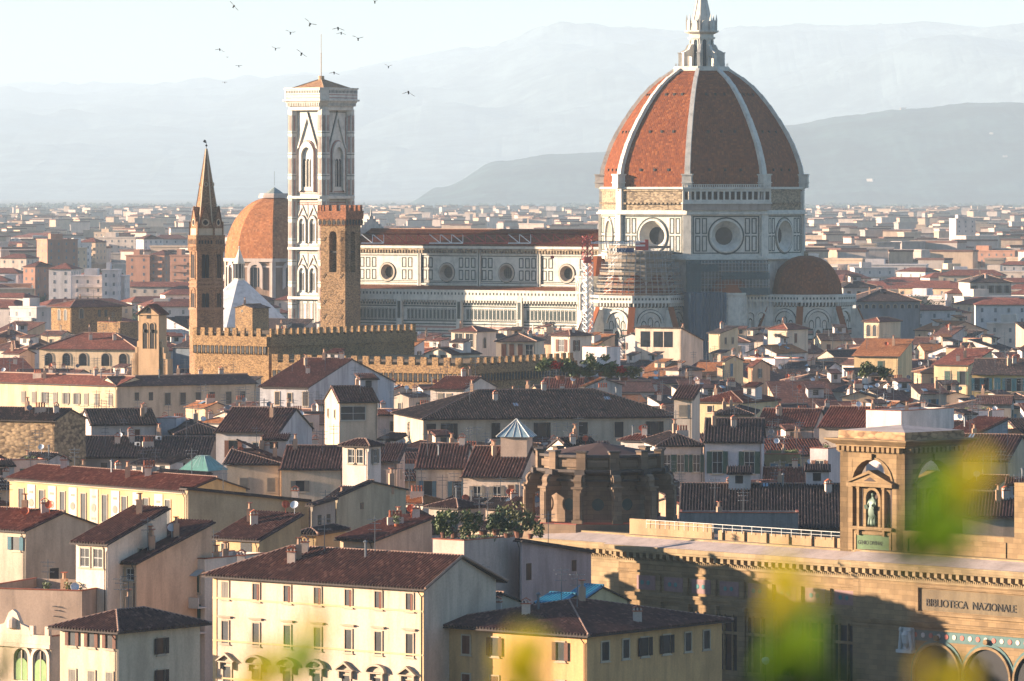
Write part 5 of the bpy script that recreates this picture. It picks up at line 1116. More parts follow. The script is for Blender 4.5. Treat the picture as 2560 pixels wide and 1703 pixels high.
H_('pink stepped house','pinkish house with two low overlapping brown roofs and roof pots',850,935,1080,1350,16.5,-38,'S',vis=60,t=.2,wc=(236,206,170),rc='red',fw=[(1.5,1.2,1.2,'s',[.6],'grey')],extras=[('chimney2',.6,.6),('disho',.55,.9),('pot',.8,.5),('chimney0',.7,.9)])
H_('terrace house','pale pink house with a rooftop terrace crowded with potted trees',1082,1160,1300,1352,17.5,-38,'F',vis=150,wc=(226,204,184),sw=[(7,1.6,.9,'d',[.3])],extras=[('pot',x,y) for x,y in((.2,.12),(.5,.1),(.8,.12),(.9,.25),(.9,.4),(.92,.55),(.9,.7),(.9,.85),(.6,.6),(.7,.3),(.3,.4))])
H_('pink party wall','long pink party wall sloping down toward the library with one small window',1298,1304,1478,1352,17.2,-38,'S',vis=150,t=-.15,wc=(214,190,178),rc='dark',sw=[(3.2,1.2,.8,'d',[.75]),(3.4,1.8,.9,'d',[.1])],extras=['antenna'])
H_('blue roofed hut','small green walled hut with a bright blue glazed roof',1345,1400,1470,1508,13.5,-38,'G',vis=40,t=.3,wc=(188,186,140),extras=[])
H_('large blue roof','low cream building with the larger bright blue sheet roof',1395,1440,1568,1510,13,-38,'G',vis=40,t=.35,wc=(208,200,156),extras=[])
BLU=flat((56,150,178),'blue_sheet_roof',.35,.5)
for n_ in('small green walled hut','low cream building with the larger'):
    rr=[o for o in C.objects if o.get('label','').startswith(n_)][0]; [o.data.materials.__setitem__(0,BLU) for o in rr.children if o.name.startswith('roof')]; [o.data.materials.__setitem__(2,flat((36,110,136),'blue_seam')) for o in rr.children if o.name.startswith('roof')]
H_('low dark roof','low house with dark roof and dormers tucked behind the cream palazzo',1075,1180,1330,1528,13,-38,'G',vis=50,t=.3,wc=(206,194,170),rc='dark',extras=[('chimney0',.8,.3),('skylight',.5,.4)])
H_('half hidden back house','half hidden cream back house behind the rooftop terrace trees',1160,1235,1300,1322,17,-45,'H',vis=20,t=.3,wc=(210,196,166),rc='dark')  # house added for the shadow it throws on the library wing
# middle distance
H_('long grey palazzo','very long beige palazzo with dark shuttered windows under a grey brown roof',1058,1700,985,1046,17,13,'H',D=24,vis=70,t=.34,wc=(206,194,166),rc='dark',sh='dark',near=False,fw=[(2.2,2.6,1.4,'o',[.1,.46]),(2.2,2.6,1.5,'s',[.28,.62,.76,.9],'dark'),(2.2,2.6,1.6,'s',[.03],'dark')],sw=[(2.6,2.6,1.2,'s',[.5],'grey')],extras=['chimney0','chimney2','chimney0','skylight','skylight','chimney1','antenna'])
H_('white tower house','narrow white tower house with twin casements and a little pyramid roof',856,922,952,1112,20.5,-32,'H',vis=110,t=.42,wc=(236,226,208),rc='brown',fw=[(1.6,1.9,1.3,'g',[.38,.64])],sw=[(1.6,1.9,.9,'w',[.5],'grey')],extras=[],near=True)
H_('left low cream house','low cream house with blue shutters and striped brown roof',566,703,716,1158,16,-6,'HR',D=12,vis=55,t=.4,wc=(228,210,176),rc='brown',sh='blue',fw=[(3.1,1.9,1.1,'s',[.32,.82],'grey')],extras=['chimney0','chimney1','disho'])
H_('right low cream house','long low cream house joined to the white tower by its brown roof',704,858,862,1170,15.5,-5,'G',D=13,vis=50,t=.42,wc=(232,214,180),rc='brown',fw=[(2.6,1.5,1.3,'o',[.3],'grey')],extras=['antenna','chimney0'])
H_('red shutter house','white house with red shutters glazed loggia and grey gable side',540,697,780,1080,18,-16,'G',vis=60,t=.4,wc=(214,214,208),rc='brown',sh='brown',fw=[(2.7,2.6,1.4,'o',[.28],'brown'),(2.8,2.3,1.9,'g',[.68,.9])],sw=[(3,2.8,1.6,'d',[.45])],extras=['chimney1','dishg'],near=True)
H_('attic house','cream attic house with a wide studio window above dark roofs',812,846,944,1003,20.5,16,'G',vis=50,t=.45,wc=(222,208,178),rc='brown',fw=[],sw=[(2.2,1.3,.7,'n',[.25,.7])],extras=[]) if 0 else H_('attic house','cream attic house with a wide studio window above dark roofs',848,944,812,1003,20.5,16,'G',vis=50,t=.45,wc=(222,208,178),rc='brown',fw=[(2,2.3,4.2,'g',[.36])],sw=[(2.2,1.3,.7,'n',[.25,.7])],extras=['antenna'])
H_('grey gabled house','pale house with red hipped roof joined to a weathered grey stone wall',650,770,985,968,18,-27,'G',vis=60,t=.28,wc=(196,200,200),dirt=.8,rc='red',fw=[(2.2,2.4,.9,'s',[.36],'dark'),(2,1.6,.9,'n',[.62]),(2.2,2.6,1.1,'s',[.95],'dark')],sw=[(1.6,1.6,1.3,'g',[.72])],extras=['chimney0','chimney1'])
H_('long row palace','long cream palace wing with nine shuttered windows and red roof',-40,293,650,963,17,-38,'G',D=10,vis=48,t=.3,wc=(236,214,172),rc='red',fw=[(2.9,2.1,.95,'s',[.3,.38,.46,.54,.62,.7,.77,.85,.95],'grey')],extras=['chimney2','chimney0','antenna','chimney0'])
H_('shaded row palace','shaded cream palace wing with dark windows continuing right of the lit wing',293,640,282,963,17,28,'G',D=9,vis=40,t=.32,wc=(222,204,172),rc='brown',fw=[(2.3,1.6,.9,'d',[.14,.24]),(2.9,2.4,1.2,'n',[.36,.47,.58,.68,.8,.9])],extras=['chimney0','antenna'])
H_('lower yellow wing','low yellow cornice wing with moulded bands under a red lean roof',-40,346,352,1018,12.5,-30,'S',D=8,vis=20,t=.3,wc=(232,200,128),rc='red',extras=[])
H_('rubble wall','big windowless rubble stone wall with a dark roof and white chimneys',-60,137,150,1050,19,-24,'G',D=10,vis=100,t=.3,wm=stone((166,140,108),(112,92,74),1.3,'coarse_rubble',bump=.8),rc='dark',extras=[('chimney2',.7,.3),('chimney0',.9,.3),('dishg',.6,.2)])
H_('oval window house','white house with a red oval in its gable and a long brown roof',228,392,150,1060,16.5,14,'G',D=12,vis=40,t=.35,wc=(232,222,206),rc='dark',fw=[(2,1.2,1.3,'d',[.45]),(2,2,.8,'s',[.7],'brown')],sw=[(.6,1.4,1.4,'a',[.4])],extras=['antenna','chimney0'])
H_('white side block','plain white block beside a large dark hipped roof',392,440,446,1046,17,-8,'F',D=8,vis=45,wc=(222,220,216),extras=[])
H_('dark hip roof','large dark hipped roof house behind antennas and white walls',440,560,566,1084,15,8,'H',D=22,vis=14,t=.35,wc=(200,192,180),rc='dark',extras=['antenna','dishw'])
H_('dark low row','row of low dark roofs with air conditioners and grey sheds',195,520,528,1142,12.5,-3,'G',D=18,vis=30,t=.3,wc=(176,170,160),rc='dark',fw=[(1.5,1,1,'d',[.2,.5,.8])],extras=['aircon','aircon','chimney2','antenna','dishw','chimney0','chimney0'])
H_('church nave','long cream church with deep arched windows beside the bell gable',98,342,350,872,18,-14,'H',D=16,vis=60,t=.42,wc=(238,222,184),rc='red',fw=[(2.6,2.9,1.9,'a',[.1,.28,.45,.68,.86])],extras=['chimney0'])
H_('cloister wall','pale weathered wall with small arches and terrace urns below the church',90,452,456,938,14.5,-10,'F',D=9,vis=20,wc=(206,208,204),dirt=.8,fw=[(2.2,2,1.4,'a',[.74,.82,.9,.97])],extras=[('pot',.8,.2),('pot',.86,.2),('pot',.92,.2),('pot',.97,.2)])
H_('square stone tower','square rubble stone tower house with low pyramid roof and blue windows',128,178,305,765,22,-50,'H',vis=80,t=.3,wm=PAL,rc='red',ov=1,fw=[(2.6,3.1,1.3,'e',[.4,.72])],sw=[(2.2,2.8,1.4,'e',[.2]),(2.2,2,1,'d',[.55,.68])],extras=['chimney0'])
H_('low stone block','low flat rubble block attached to the stone tower',243,300,345,806,18,-38,'F',vis=40,wm=PAL,extras=[])
H_('small stone tower','small brick topped stone house in front of the baptistery roof',588,631,672,769,23,-40,'P',vis=60,t=.25,wm=PAL,rc='brown',fw=[(1,.6,.6,'d',[.4])],extras=['chimney1'])
H_('tin roof house','grey house with ruined tin sheet roof beside the bell gable',432,486,555,868,17,-30,'S',vis=70,t=.2,wc=(120,136,146),dirt=.9,rc='dark',sw=[(3,2,1.2,'a',[.2,.5,.8])],extras=['pot','pot','chimney1'])
H_('grey roof house','cream house with blue shutters and weathered plaster under dark roofs',1040,1160,1200,1168,15.5,-6,'G',D=13,vis=75,t=.45,wc=(204,198,180),dirt=.8,rc='brown',sh='blue',near=True,fw=[(3.3,2.6,1.2,'o',[.25,.85],'blue')],extras=['chimney0','chimney3'])
H_('skylight house','house with striped brown roof carrying a glass pyramid skylight turret',1158,1300,1350,1190,15,-14,'G',D=14,vis=55,t=.52,wc=(230,218,196),rc='brown',near=True,fw=[(2.6,2.2,1.1,'w',[.25,.6],'grey'),(2.2,1.8,.9,'s',[.85],'brown')],extras=['skylight','antenna'])
O,W,D,d=solve(1158,1300,1350,1190,15,-14,14); q=MB(); x0,y0=W*.76,D*.42
q.box(x0-1.9,x0+1.9,y0-1.6,y0+1.6,16,20.2); c_=[(x0-2.4,y0-2.1),(x0+2.4,y0-2.1),(x0+2.4,y0+2.1),(x0-2.4,y0+2.1)]; q.exz(c_,20.2,22.6,1,b=[(x0-.05,y0),(x0+.05,y0),(x0+.05,y0+.05),(x0-.05,y0+.05)])
for p in c_: q.bar((*p,20.25),(x0,y0,22.7),.09,2)
for k in range(1,4): 
    for a_,b_ in((0,1),(1,2)): A_=Vector((*c_[a_],20.25)).lerp(Vector((*c_[b_],20.25)),k/4); q.bar(A_,(x0,y0,22.65),.05,2)
q.build('glazed_turret',[plaster((196,182,164)),flat((150,172,180),'skylight_pane',.2,.6),WFRAME],[o for o in C.objects if o.get('label','').startswith('house with striped brown roof')][0])
H_('white gable front','white gabled house with dark roof peeking above the stone tribune',1442,1520,1352,1140,17.5,30,'G',vis=20,t=.45,wc=(240,230,212),rc='dark',sw=[(1.3,1.6,.8,'n',[.5])],extras=['disho','chimney0'])
H_('green shutter house','white house with tall green shutters and drainpipes under a black roof',1762,1905,1926,1103,18.5,-4,'G',D=15,vis=110,t=.38,wc=(222,222,218),rc='dark',sh='green',near=True,fw=[(3.1,3.2,1.5,'w',[.22,.78],'green')],extras=['chimney0','antenna'])
H_('balcony flat','dark roofed flat with plant filled balcony left of the green shuttered house',1645,1758,1630,1112,17,6,'H',D=16,vis=80,t=.4,wc=(206,206,200),rc='dark',near=True,fw=[(2.8,2.6,1.1,'w',[.2,.5,.85],'green')],extras=['chimney2','antenna'])
H_('roof terrace cabin','little cream roof cabin with shuttered window and railed terrace',1685,1730,1742,996,22,-14,'S',D=6,vis=60,t=.3,wc=(230,220,196),rc='brown',fw=[(2,1.8,1.2,'s',[.5],'grey')],extras=[])
H_('red side roof','house with red roof and white gable left of the balcony flat',1552,1622,1650,1100,16.5,-30,'H',vis=30,t=.4,wc=(214,214,206),rc='red',extras=['disho','chimney3','chimney0'])
H_('ochre hipped house','beige house with broad brown hipped roof and roof chimney box',1741,1855,1945,1005,17,-30,'H',vis=40,t=.35,wc=(216,204,160),rc='red',fw=[(1.4,1.1,1,'n',[.3,.7])],sw=[(2,1.8,1,'w',[.7],'grey')],extras=['chimney2','antenna'])
H_('shadowed hip house','cream arched window house under a long dark eave right of centre',1790,1880,1892,1035,16.5,-6,'H',D=16,vis=50,t=.3,wc=(206,194,160),rc='dark',fw=[(2.4,2.4,1.4,'o',[.75],'dark')],extras=['disho','chimney1'])
H_('lit red roof','house with bright red striped roof catching low sun on the right',1893,2035,2060,1066,14.5,-14,'G',D=13,vis=16,t=.4,wc=(216,190,170),rc='red',extras=['antenna','antenna','chimney0'])
H_('bright parapet','brilliant white slab wall with a grey gable behind the library tower',2165,2253,2385,1028,21,-38,'F',vis=40,wc=(240,234,224),extras=[])
H_('red stripe roof','long red brown roof leading to the white slab wall',2048,2190,2195,1068,17,-20,'G',D=14,vis=20,t=.4,wc=(200,190,170),rc='red',extras=['dishw','chimney0'])
H_('white arched house','white house with brown window and terrace railing left of library tower',2025,2070,2100,1122,18,-30,'F',vis=70,wc=(234,228,220),fw=[(2.6,1.8,1.3,'w',[.55],'brown')],extras=['pot','chimney0'])
H_('olive balcony house','olive house with blue shutters and dark balcony of plants',1908,2000,2012,1136,15.5,-4,'F',D=12,vis=60,wc=(150,140,96),sh='blue',fw=[(2.4,2,1.1,'o',[.3,.8],'blue')],extras=['pot','pot','pot','antenna'])
H_('tiled shed','low shed with red striped roof under the green shuttered house',1790,1890,1902,1190,13,-14,'G',D=9,vis=14,t=.45,wc=(226,222,212),rc='red',extras=['chimney0','dishw'])
H_('tiled shed right','low white shed with red tiles and orange chimney pots',1880,2090,2096,1206,12.5,-4,'G',D=9,vis=20,t=.4,wc=(228,222,212),rc='red',extras=['chimney0','chimney2','dishw','antenna'])
H_('dark library roof','large dark tiled roof with white dormers rising behind the library',1700,2130,2150,1318,13,-3,'G',D=26,vis=20,t=.35,wc=(190,180,160),rc='dark',extras=['skylight','skylight','chimney0'])
H_('grey shed','grey concrete wall streaked with damp behind the library roofline',1838,1842,1998,1270,16,-52,'F',vis=60,wc=(150,152,146),dirt=.9,extras=[]) if 0 else H_('grey shed','grey concrete wall streaked with damp behind the library roofline',1700,1996,2000,1283,15,-2,'F',D=5,vis=40,wc=(150,152,146),dirt=.9,extras=[])
H_('cream flat behind','cream house with dark window pair right of the library tower',2405,2480,2560,1222,15,-32,'G',vis=60,t=.3,wc=(232,214,172),rc='red',extras=['dishw','antenna'])
H_('brown slope right','broad brown roofed house above the leaves at far right',2360,2520,2620,1150,15.5,-20,'G',D=16,vis=40,t=.4,wc=(206,190,160),rc='brown',extras=['antenna','skylight'])
H_('stable roof right','low brown roof with vent dormer at right beside the library attic',2385,2600,2620,1290,14.5,-8,'G',D=14,vis=30,t=.35,wc=(200,180,150),rc='brown',extras=['chimney0'])
H_('grey ruin wall','weathered grey house with vents right of the white slab wall',2370,2440,2520,1085,18,-34,'S',vis=60,t=.2,wc=(160,166,168),dirt=.9,rc='red',sw=[(2.5,2,1,'n',[.4])],extras=['chimney3','antenna'])
# upper rows
H_('white cube tower','bright white cube tower with a slit arched window below the crane',1456,1516,1551,868,21.5,-36,'F',vis=100,wc=(244,240,232),fw=[(4.3,3,.8,'a',[.48])],sw=[(4.5,1.6,.5,'n',[.3])],extras=[('pot',.3,.3),('pot',.7,.3)])
H_('loggia house','cream house with open three bay loggia and long sloping pink side',1588,1703,1758,820,20.5,-26,'S',vis=110,t=-.25,wc=(240,226,200),rc='orange',fw=[(2.9,3.9,2.6,'d',[.22,.5]),(2.9,3.9,2.4,'d',[.72]),(9,1.5,1,'w',[.3,.6],'green')],extras=[])
H_('yellow chimney house','pale yellow house with tall end chimney just below the tribune arches',1772,1800,1845,832,20,-38,'S',vis=70,t=.2,wc=(240,224,180),rc='dark',sw=[(2,1.5,.8,'n',[.3,.7]),(5,1.5,.8,'n',[.3])],extras=[('chimney0',.2,.6)])
H_('pyramid roof loft','cream loft with little pyramid roof below the small half dome',1920,1968,2020,822,20.5,-36,'H',vis=45,t=.4,wc=(240,226,196),rc='red',fw=[(2.4,2.4,1.6,'g',[.5])],sw=[(2.4,2.2,1,'s',[.4],'brown')],extras=[])
H_('stone corner loft','house with twin arched windows and a dark stone side wall',2160,2198,2212,803,20.5,-38,'H',vis=50,D=10,t=.35,wc=(240,220,180),rc='red',fw=[(2.5,3,1.2,'e',[.3,.7])],extras=[])
H_('awning villa','white villa with pergola and red edged roof left of the crane foot',1128,1192,1240,828,20,-32,'H',vis=45,t=.28,wc=(240,226,200),rc='red',fw=[(2.3,3.4,2.2,'g',[.3,.72])],sw=[(3,2.6,1.2,'e',[.4])],extras=[])
H_('dark hip villa','long villa with dark hipped roof and lit arched doorways',1240,1338,1370,852,19.5,-8,'H',D=14,vis=45,t=.34,wc=(238,222,190),rc='dark',sh='brown',fw=[(2.4,3.2,1.1,'s',[.2,.4,.62],'brown'),(2.2,2.6,1.8,'g',[.85])],extras=['chimney0'])
H_('square hip villa','white villa with hipped roof right of the small portal gable',1378,1425,1478,838,19.5,-42,'H',vis=60,t=.34,wc=(238,226,204),rc='brown',fw=[(2.6,3,1.8,'w',[.55],'brown')],sw=[(2.6,2.6,1.2,'w',[.3],'brown')],extras=['chimney0'])
H_('palace rooftop house','cream house with hipped roof squeezed above the lower battlements',1062,1130,1200,885,20,-36,'P',vis=20,t=.35,wc=(240,226,196),rc='dark',fw=[(1,1.5,1.8,'d',[.3,.7])],extras=['disho'])
H_('grey blue gable','white gabled house with grey blue side beside a brown roof',1076,1160,1240,973,18.5,-22,'G',vis=30,t=.25,wc=(234,226,210),rc='red',fw=[(1.9,2,.9,'s',[.3,.55],'grey')],sw=[(1.9,2.6,1.2,'s',[.4],'brown')],extras=['chimney0','antenna'])
H_('red flat house','white house with small windows under a low red roof below flowers',1355,1452,1460,978,17.5,-6,'G',D=12,vis=30,t=.35,wc=(234,224,210),rc='red',fw=[(1.6,1.4,1.1,'w',[.3,.6,.85],'grey')],extras=['dishw'])
H_('peeling gable house','grey gabled wall with a white framed window beside garden',1455,1462,1555,966,18.5,-34,'G',vis=40,t=.2,wc=(176,178,174),dirt=.9,rc='orange',sw=[(2.6,2.2,1.2,'w',[.2],'grey')],extras=['chimney0'])
H_('peach gable','peach gabled cottage with one tall window beyond blue flags',1870,1882,1925,915,18,-34,'G',vis=35,t=.35,wc=(232,190,150),rc='red',sw=[(1.6,1.8,.8,'w',[.4],'grey')],extras=['disho'])
H_('yellow gable','yellow gable end with narrow blue window and grey lower wing',1806,1812,1858,902,18.5,-40,'G',vis=55,t=.3,wc=(226,214,170),rc='dark',sw=[(2,2.6,.9,'s',[.35],'blue')],extras=['chimney0'])
H_('steep gable right','cream palazzo with green shutters under red roof at right edge',2335,2420,2480,912,18.5,-30,'S',vis=50,t=.25,wc=(238,220,170),rc='red',sh='green',fw=[(2.8,2.8,1.3,'s',[.4],'green'),(2.8,2.8,1.3,'o',[.85],'green')],extras=['chimney0'])
H_('dark roof green shutter','yellow house with green shutters under dark roof at right margin',2430,2570,2590,935,17.5,-10,'G',D=18,vis=30,t=.3,wc=(226,200,130),rc='dark',sh='teal',fw=[(2.2,2.6,1.2,'o',[.1,.25,.45,.65,.85],'teal')],extras=['disho','skylight'])
H_('shadow palazzo','long shaded grey palace with dark windows below the far trees',2108,2205,2335,718,22,20,'H',D=16,vis=16,t=.3,wc=(196,196,186),rc='dark',fw=[(2.6,2.4,1.3,'n',[.15,.4,.65,.9])],extras=['chimney0'])
H_('shuttered palace','pale palace with eight blue grey shuttered windows at right horizon',2425,2528,2420,705,22,8,'H',D=18,vis=30,t=.35,wc=(206,204,190),rc='dark',sh='grey',fw=[(2.6,2.6,1.3,'o',[.1,.3,.5,.7,.9],'grey'),(7,2.2,1.3,'o',[.1,.3,.5,.7,.9],'grey')],extras=['chimney0','chimney0'])
H_('black roof hall','wide hall with black hipped roof right of the little half dome',2140,2300,2120,752,20,6,'H',D=26,vis=20,t=.35,wc=(150,158,158),rc='dark',fw=[(1.8,1.2,1,'a',9)],extras=['skylight','chimney0'])
H_('orange cube house','cream house with projecting chimney block near the right margin',2365,2428,2470,872,19,-28,'F',vis=25,wc=(238,214,170),extras=['disho','chimney0','chimney1','antenna'])
H_('garden roof','house with long orange sunlit roof and round arched terrace',2135,2245,2280,890,18,-20,'S',vis=24,t=.3,wc=(232,212,160),rc='orange',sh='green',fw=[(2.2,2,1.2,'s',[.6],'green')],extras=['disho','antenna'])

# ------------------------------------------------------------ the rest of the old town, filled in between
rgf=random.Random(11); VIEW=[(h_[4],h_[3],h_[0]) for h_ in HAND]+[((930,2120,500,822),1465,'marble cathedral apse')]
SKY_=[1703.]*260         # lowest uncovered row per 10 px, built front to back
NF=0
PALW=[((232,220,200),'cream'),((238,234,226),'white'),((238,234,226),'white'),((226,200,162),'ochre'),((226,192,156),'peach'),((206,206,200),'grey'),((230,210,174),'yellow'),((216,198,180),'dusty pink'),((190,182,164),'stone grey')]
PALR=[('brown','brown'),('brown','brown'),('brown','brown'),('red','red'),('dark','dark'),('dark','dark'),('orange','orange')]
RT={'G':'gabled','H':'hipped','P':'front gabled','S':'lean-to','F':'flat topped'}
cands=[]; d=630.; SM=[(rgf.uniform(650,1470),0,0) for _ in range(900)]; SM=[(a,rgf.uniform(-.1,.1)*a,rgf.uniform(4.5,7.5)) for a,_,_ in SM]
while d<1480:
    wd=.1*d+14; x=-wd
    while x<wd:
        w_=rgf.uniform(7,16); cands.append((d+rgf.uniform(-8,8),x,w_)); x+=w_+rgf.uniform(-1.,2)
    d+=rgf.uniform(13,17)
FILL=[]; cands+=SM
allv=sorted([('h',h_[3],h_) for h_ in HAND]+[('c',c[0],c) for c in cands],key=lambda a:a[1])
def cover(x0,x1,y):
    for i in range(max(0,int(x0//10)),min(259,int(x1//10))+1): SKY_[i]=min(SKY_[i],y)
CATH=[[(DC[0]+u*cos(R(NA))-v*sin(R(NA)),DC[1]+u*sin(R(NA))+v*cos(R(NA))) for u,v in((-120,-24),(50,-24),(50,30),(-120,30))],[(DC[0]+a,DC[1]+b) for a,b in((-35,-52),(52,-52),(52,40),(-35,40))],[(PX(803,1530)+a,1530+b) for a,b in((-12,-12),(12,-12),(12,12),(-12,12))],[(PX(516,1150)+a,1150+b) for a,b in((-5,-5),(5,-5),(5,5),(-5,5))],[(PX(1462,1432)+a,1432+b) for a,b in((-3,-3),(3,-3),(3,3),(-3,3))],[(-86,1585),(-62,1585),(-62,1620),(-86,1620)]]
for kd,d,c in allv:
    if kd=='h':
        x0,x1,y0,y1=c[4]; cover(x0+4,x1-4,y0); continue
    _,x,w_=c; al=rgf.choice([-38,-38,-34,-42,-28,-40,-36,50,14,-8,-50,20] if x<0 else [14,20,8,30,26,-38,-30,50,-8,12,35,-42])+rgf.uniform(-3,3)
    if al>40: al=al-0
    D=rgf.uniform(8,13.5); z=rgf.uniform(9.5,14.5)+ (1.5 if d>1200 else 0); rt=rgf.choice('GGGGHHPSSF'); t=rgf.uniform(.26,.38)
    if w_<7: z+=rgf.uniform(1,4.5); D=rgf.uniform(4,6.5)
    a=R(al); u=(cos(a),sin(a)); v=(-sin(a),cos(a)); fp=[(x+u[0]*i+v[0]*j,d+u[1]*i+v[1]*j) for i,j in((-.3,-.3),(w_+.3,-.3),(w_+.3,D+.3),(-.3,D+.3))]
    if any(p[1]<560 for p in fp): continue
    if any(overlap(fp,o_) for o_ in OCC) or any(overlap(fp,o_) for o_ in CATH): continue
    xs=[1280+F*p[0]/p[1] for p in fp]; x0,x1=min(xs),max(xs)
    if x1<-10 or x0>2570: continue
    dn_=min(p[1] for p in fp); rise={'G':D/2,'H':min(w_,D)/2,'P':w_/2,'S':D,'F':0}[rt]*t
    ok=True
    for (bx0,bx1,by0,by1),hd,nk in VIEW:       # do not hide a measured house standing behind
        if hd>dn_ and x0<bx1 and x1>bx0:
            ytop=YH+(HC-z-rise-1.2)*F/(dn_+D*.5)
            if ytop<by1:
                z2=HC-(by1+2-YH)*(dn_+D*.5)/F-rise-1.2; z=min(z,z2)
    if z<5.5: continue
    ytop=YH+(HC-z-rise)*F/d; i0,i1=max(0,int(x0//10)),min(259,int(x1//10))
    seen=sum(1 for i in range(i0,i1+1) if SKY_[i]>ytop+4)
    if seen<max(1,(i1-i0+1)*.22): continue
    cover(x0,x1,ytop+3); (wc_,wn),(rk,rn)=rgf.choice(PALW),rgf.choice(PALR)
    sh_=rgf.choice(['green','brown','grey','dark','blue','green']); nw=max(1,int(w_/3.6)); nd=max(1,int(D/4.2))
    fw_=[(2.1,1.7,1.0,rgf.choice(['o','s','on','sn','w']),nw)]; sw_=[(2.1,1.5,.9,rgf.choice(['n','s','d','w']),[(i+.5)/nd for i in range(nd) if rgf.random()<.7])]
    if z>12: fw_.append((5.3,1.8,1.0,fw_[0][3],nw))
    FILL.append([fp,x0,x1,ytop,d,wn,rn,rt,dict(O=(x,d),al=al,W=w_,D=D,H=z,roof=rt,t=t,wc=tuple(min(255,q_+rgf.randint(-8,8)) for q_ in wc_) if 0 else wc_,rc=rk,fw=fw_,sw=sw_,sh=sh_,near=False,strips=.36 if d<760 else (.45 if d<900 else 0),seed=NF,trim=d<900)]); OCC.append(fp); NF+=1
FILL.sort(key=lambda f:-(f[2]-f[1])*1); 
FILL=FILL[:222]
seenlab={}
ORD=['','second ','third ','fourth ','fifth ','sixth ','seventh ','eighth ','ninth ','tenth ']
rows=[]
for f in sorted(FILL,key=lambda f:(f[1])):
    xc=(f[1]+f[2])/2; best=min(VIEW,key=lambda v_:abs((v_[0][0]+v_[0][1])/2-xc)+1.6*abs(v_[0][2]-f[3])); bx=(best[0][0]+best[0][1])/2
    dx=xc-bx; dy=f[3]-best[0][2]
    rel=('left of' if dx<0 else 'right of') if abs(dx)>abs(dy)*1.2 else ('behind' if dy<0 else 'in front of')
    wd_=f[2]-f[1]; size='tiny ' if wd_<45 else ('small ' if wd_<90 else ('' if wd_<170 else 'wide '))
    lab=f"{size}{f[5]} {RT[f[7]]} house with {f[6]} tiles {rel} the {best[2]}"
    rows.append((lab,f))
by={}
for lab,f in rows: by.setdefault(lab,[]).append(f)
for lab,fs in by.items():
    for i,f in enumerate(fs):
        l2=lab if len(fs)==1 else (lab+', '+(['leftmost','second from left','third from left','fourth from left','fifth from left','sixth from left','seventh from left','eighth from left','ninth from left','tenth from left','eleventh from left','twelfth from left'][i]))
        ws=l2.split()
        k=f[8]; house(' '.join(ws[:16]),k.pop('O'),k.pop('al'),k.pop('W'),k.pop('D'),k.pop('H'),k.pop('roof'),group='old town houses between the landmarks',**k)
print('FILL',len(FILL),'OBJ',len(bpy.data.objects))
# green glass pyramid, villa crest, street clock, belfry details
p_=[o for o in C.objects if o.get('label','').startswith('blank beige party')][0]
dg_=690.; gp=thing('glass_pavilion','green patinated glass pyramid roof between air conditioners and a dark roof','skylight',(PX(508,dg_),dg_,0),R(-30)); q=MB(); zt=PZ(1175,dg_)
c_=[(-2.3,-2.3),(2.3,-2.3),(2.3,2.3),(-2.3,2.3)]; q.exz(c_,0,zt,1); b_=[(x*.25,y*.25) for x,y in c_]; q.exz([(x*1.05,y*1.05) for x,y in c_],zt,zt+1.9,0,b=b_)
for i in range(4):
    for k in range(5): A_=Vector((*c_[i],zt+.05)).lerp(Vector((*c_[(i+1)%4],zt+.05)),k/5)*1.0; B_=Vector((*b_[i],zt+1.92)).lerp(Vector((*b_[(i+1)%4],zt+1.92)),k/5); q.bar(A_,B_,.05,2)
q.build('roof',[flat((110,156,142),'patina_glass',.3,.5),plaster((190,184,170)),flat((170,190,180),'patina_bar')],gp)
v_=[o for o in C.objects if o.get('label','').startswith('white stucco villa')][0]; O,W,D,d=solve(-60,128,132,1592,10.5,-36,12)
q=MB(); q.box(-.2,W+.2,-.5,0,9.3,9.7); q.box(-.1,W+.1,-.3,0,9.7,10.6); c=W*.52
q.ex([(c-2.4,10.5),(c-2.1,11.3),(c-1.1,11.6),(c-.5,12.7),(c,13),(c+.5,12.7),(c+1.1,11.6),(c+2.1,11.3),(c+2.4,10.5)],-.35,.1); q.lathe([(.02,11),(.6,11.2),(.55,12),(.02,12.3)],10,c,-.35)
for x in(.05,.27,.77,.97): q.box(W*x-.25,W*x+.25,-.35,.1,10.6,11.5)
for f in(.62,.87): ring(q,arch(W*f,1.9,6,9.2,10),arch(W*f,2.5,6,9.5,10),-.25,0); q.bar((W*f,-.1,6),(W*f,-.1,9),.07)
q.build('crest',[plaster((240,230,206),.5)],v_); q=MB(); [q.ex(arch(W*f,1.5,6,8.2,8),-.12,-.05) for f in(.62,.87)]; q.build('window_blind',[flat((150,178,112),'green_blind')],v_)
dk_=548.; lp=thing('street_lamp','pale globe street lamp in the shade before the library wing','street lamp',(PX(1914,dk_),dk_,0)); q=MB(); zl=PZ(1660,dk_); q.bar((0,0,0),(0,0,zl),.08,0,8); q.build('pole',[DARK],lp); q=MB(); q.lathe([(.02,zl-.1),(.35,zl+.1),(.42,zl+.4),(.3,zl+.65),(.02,zl+.75)],12); q.build('globe',[flat((190,204,208),'lamp_glass',.3)],lp)
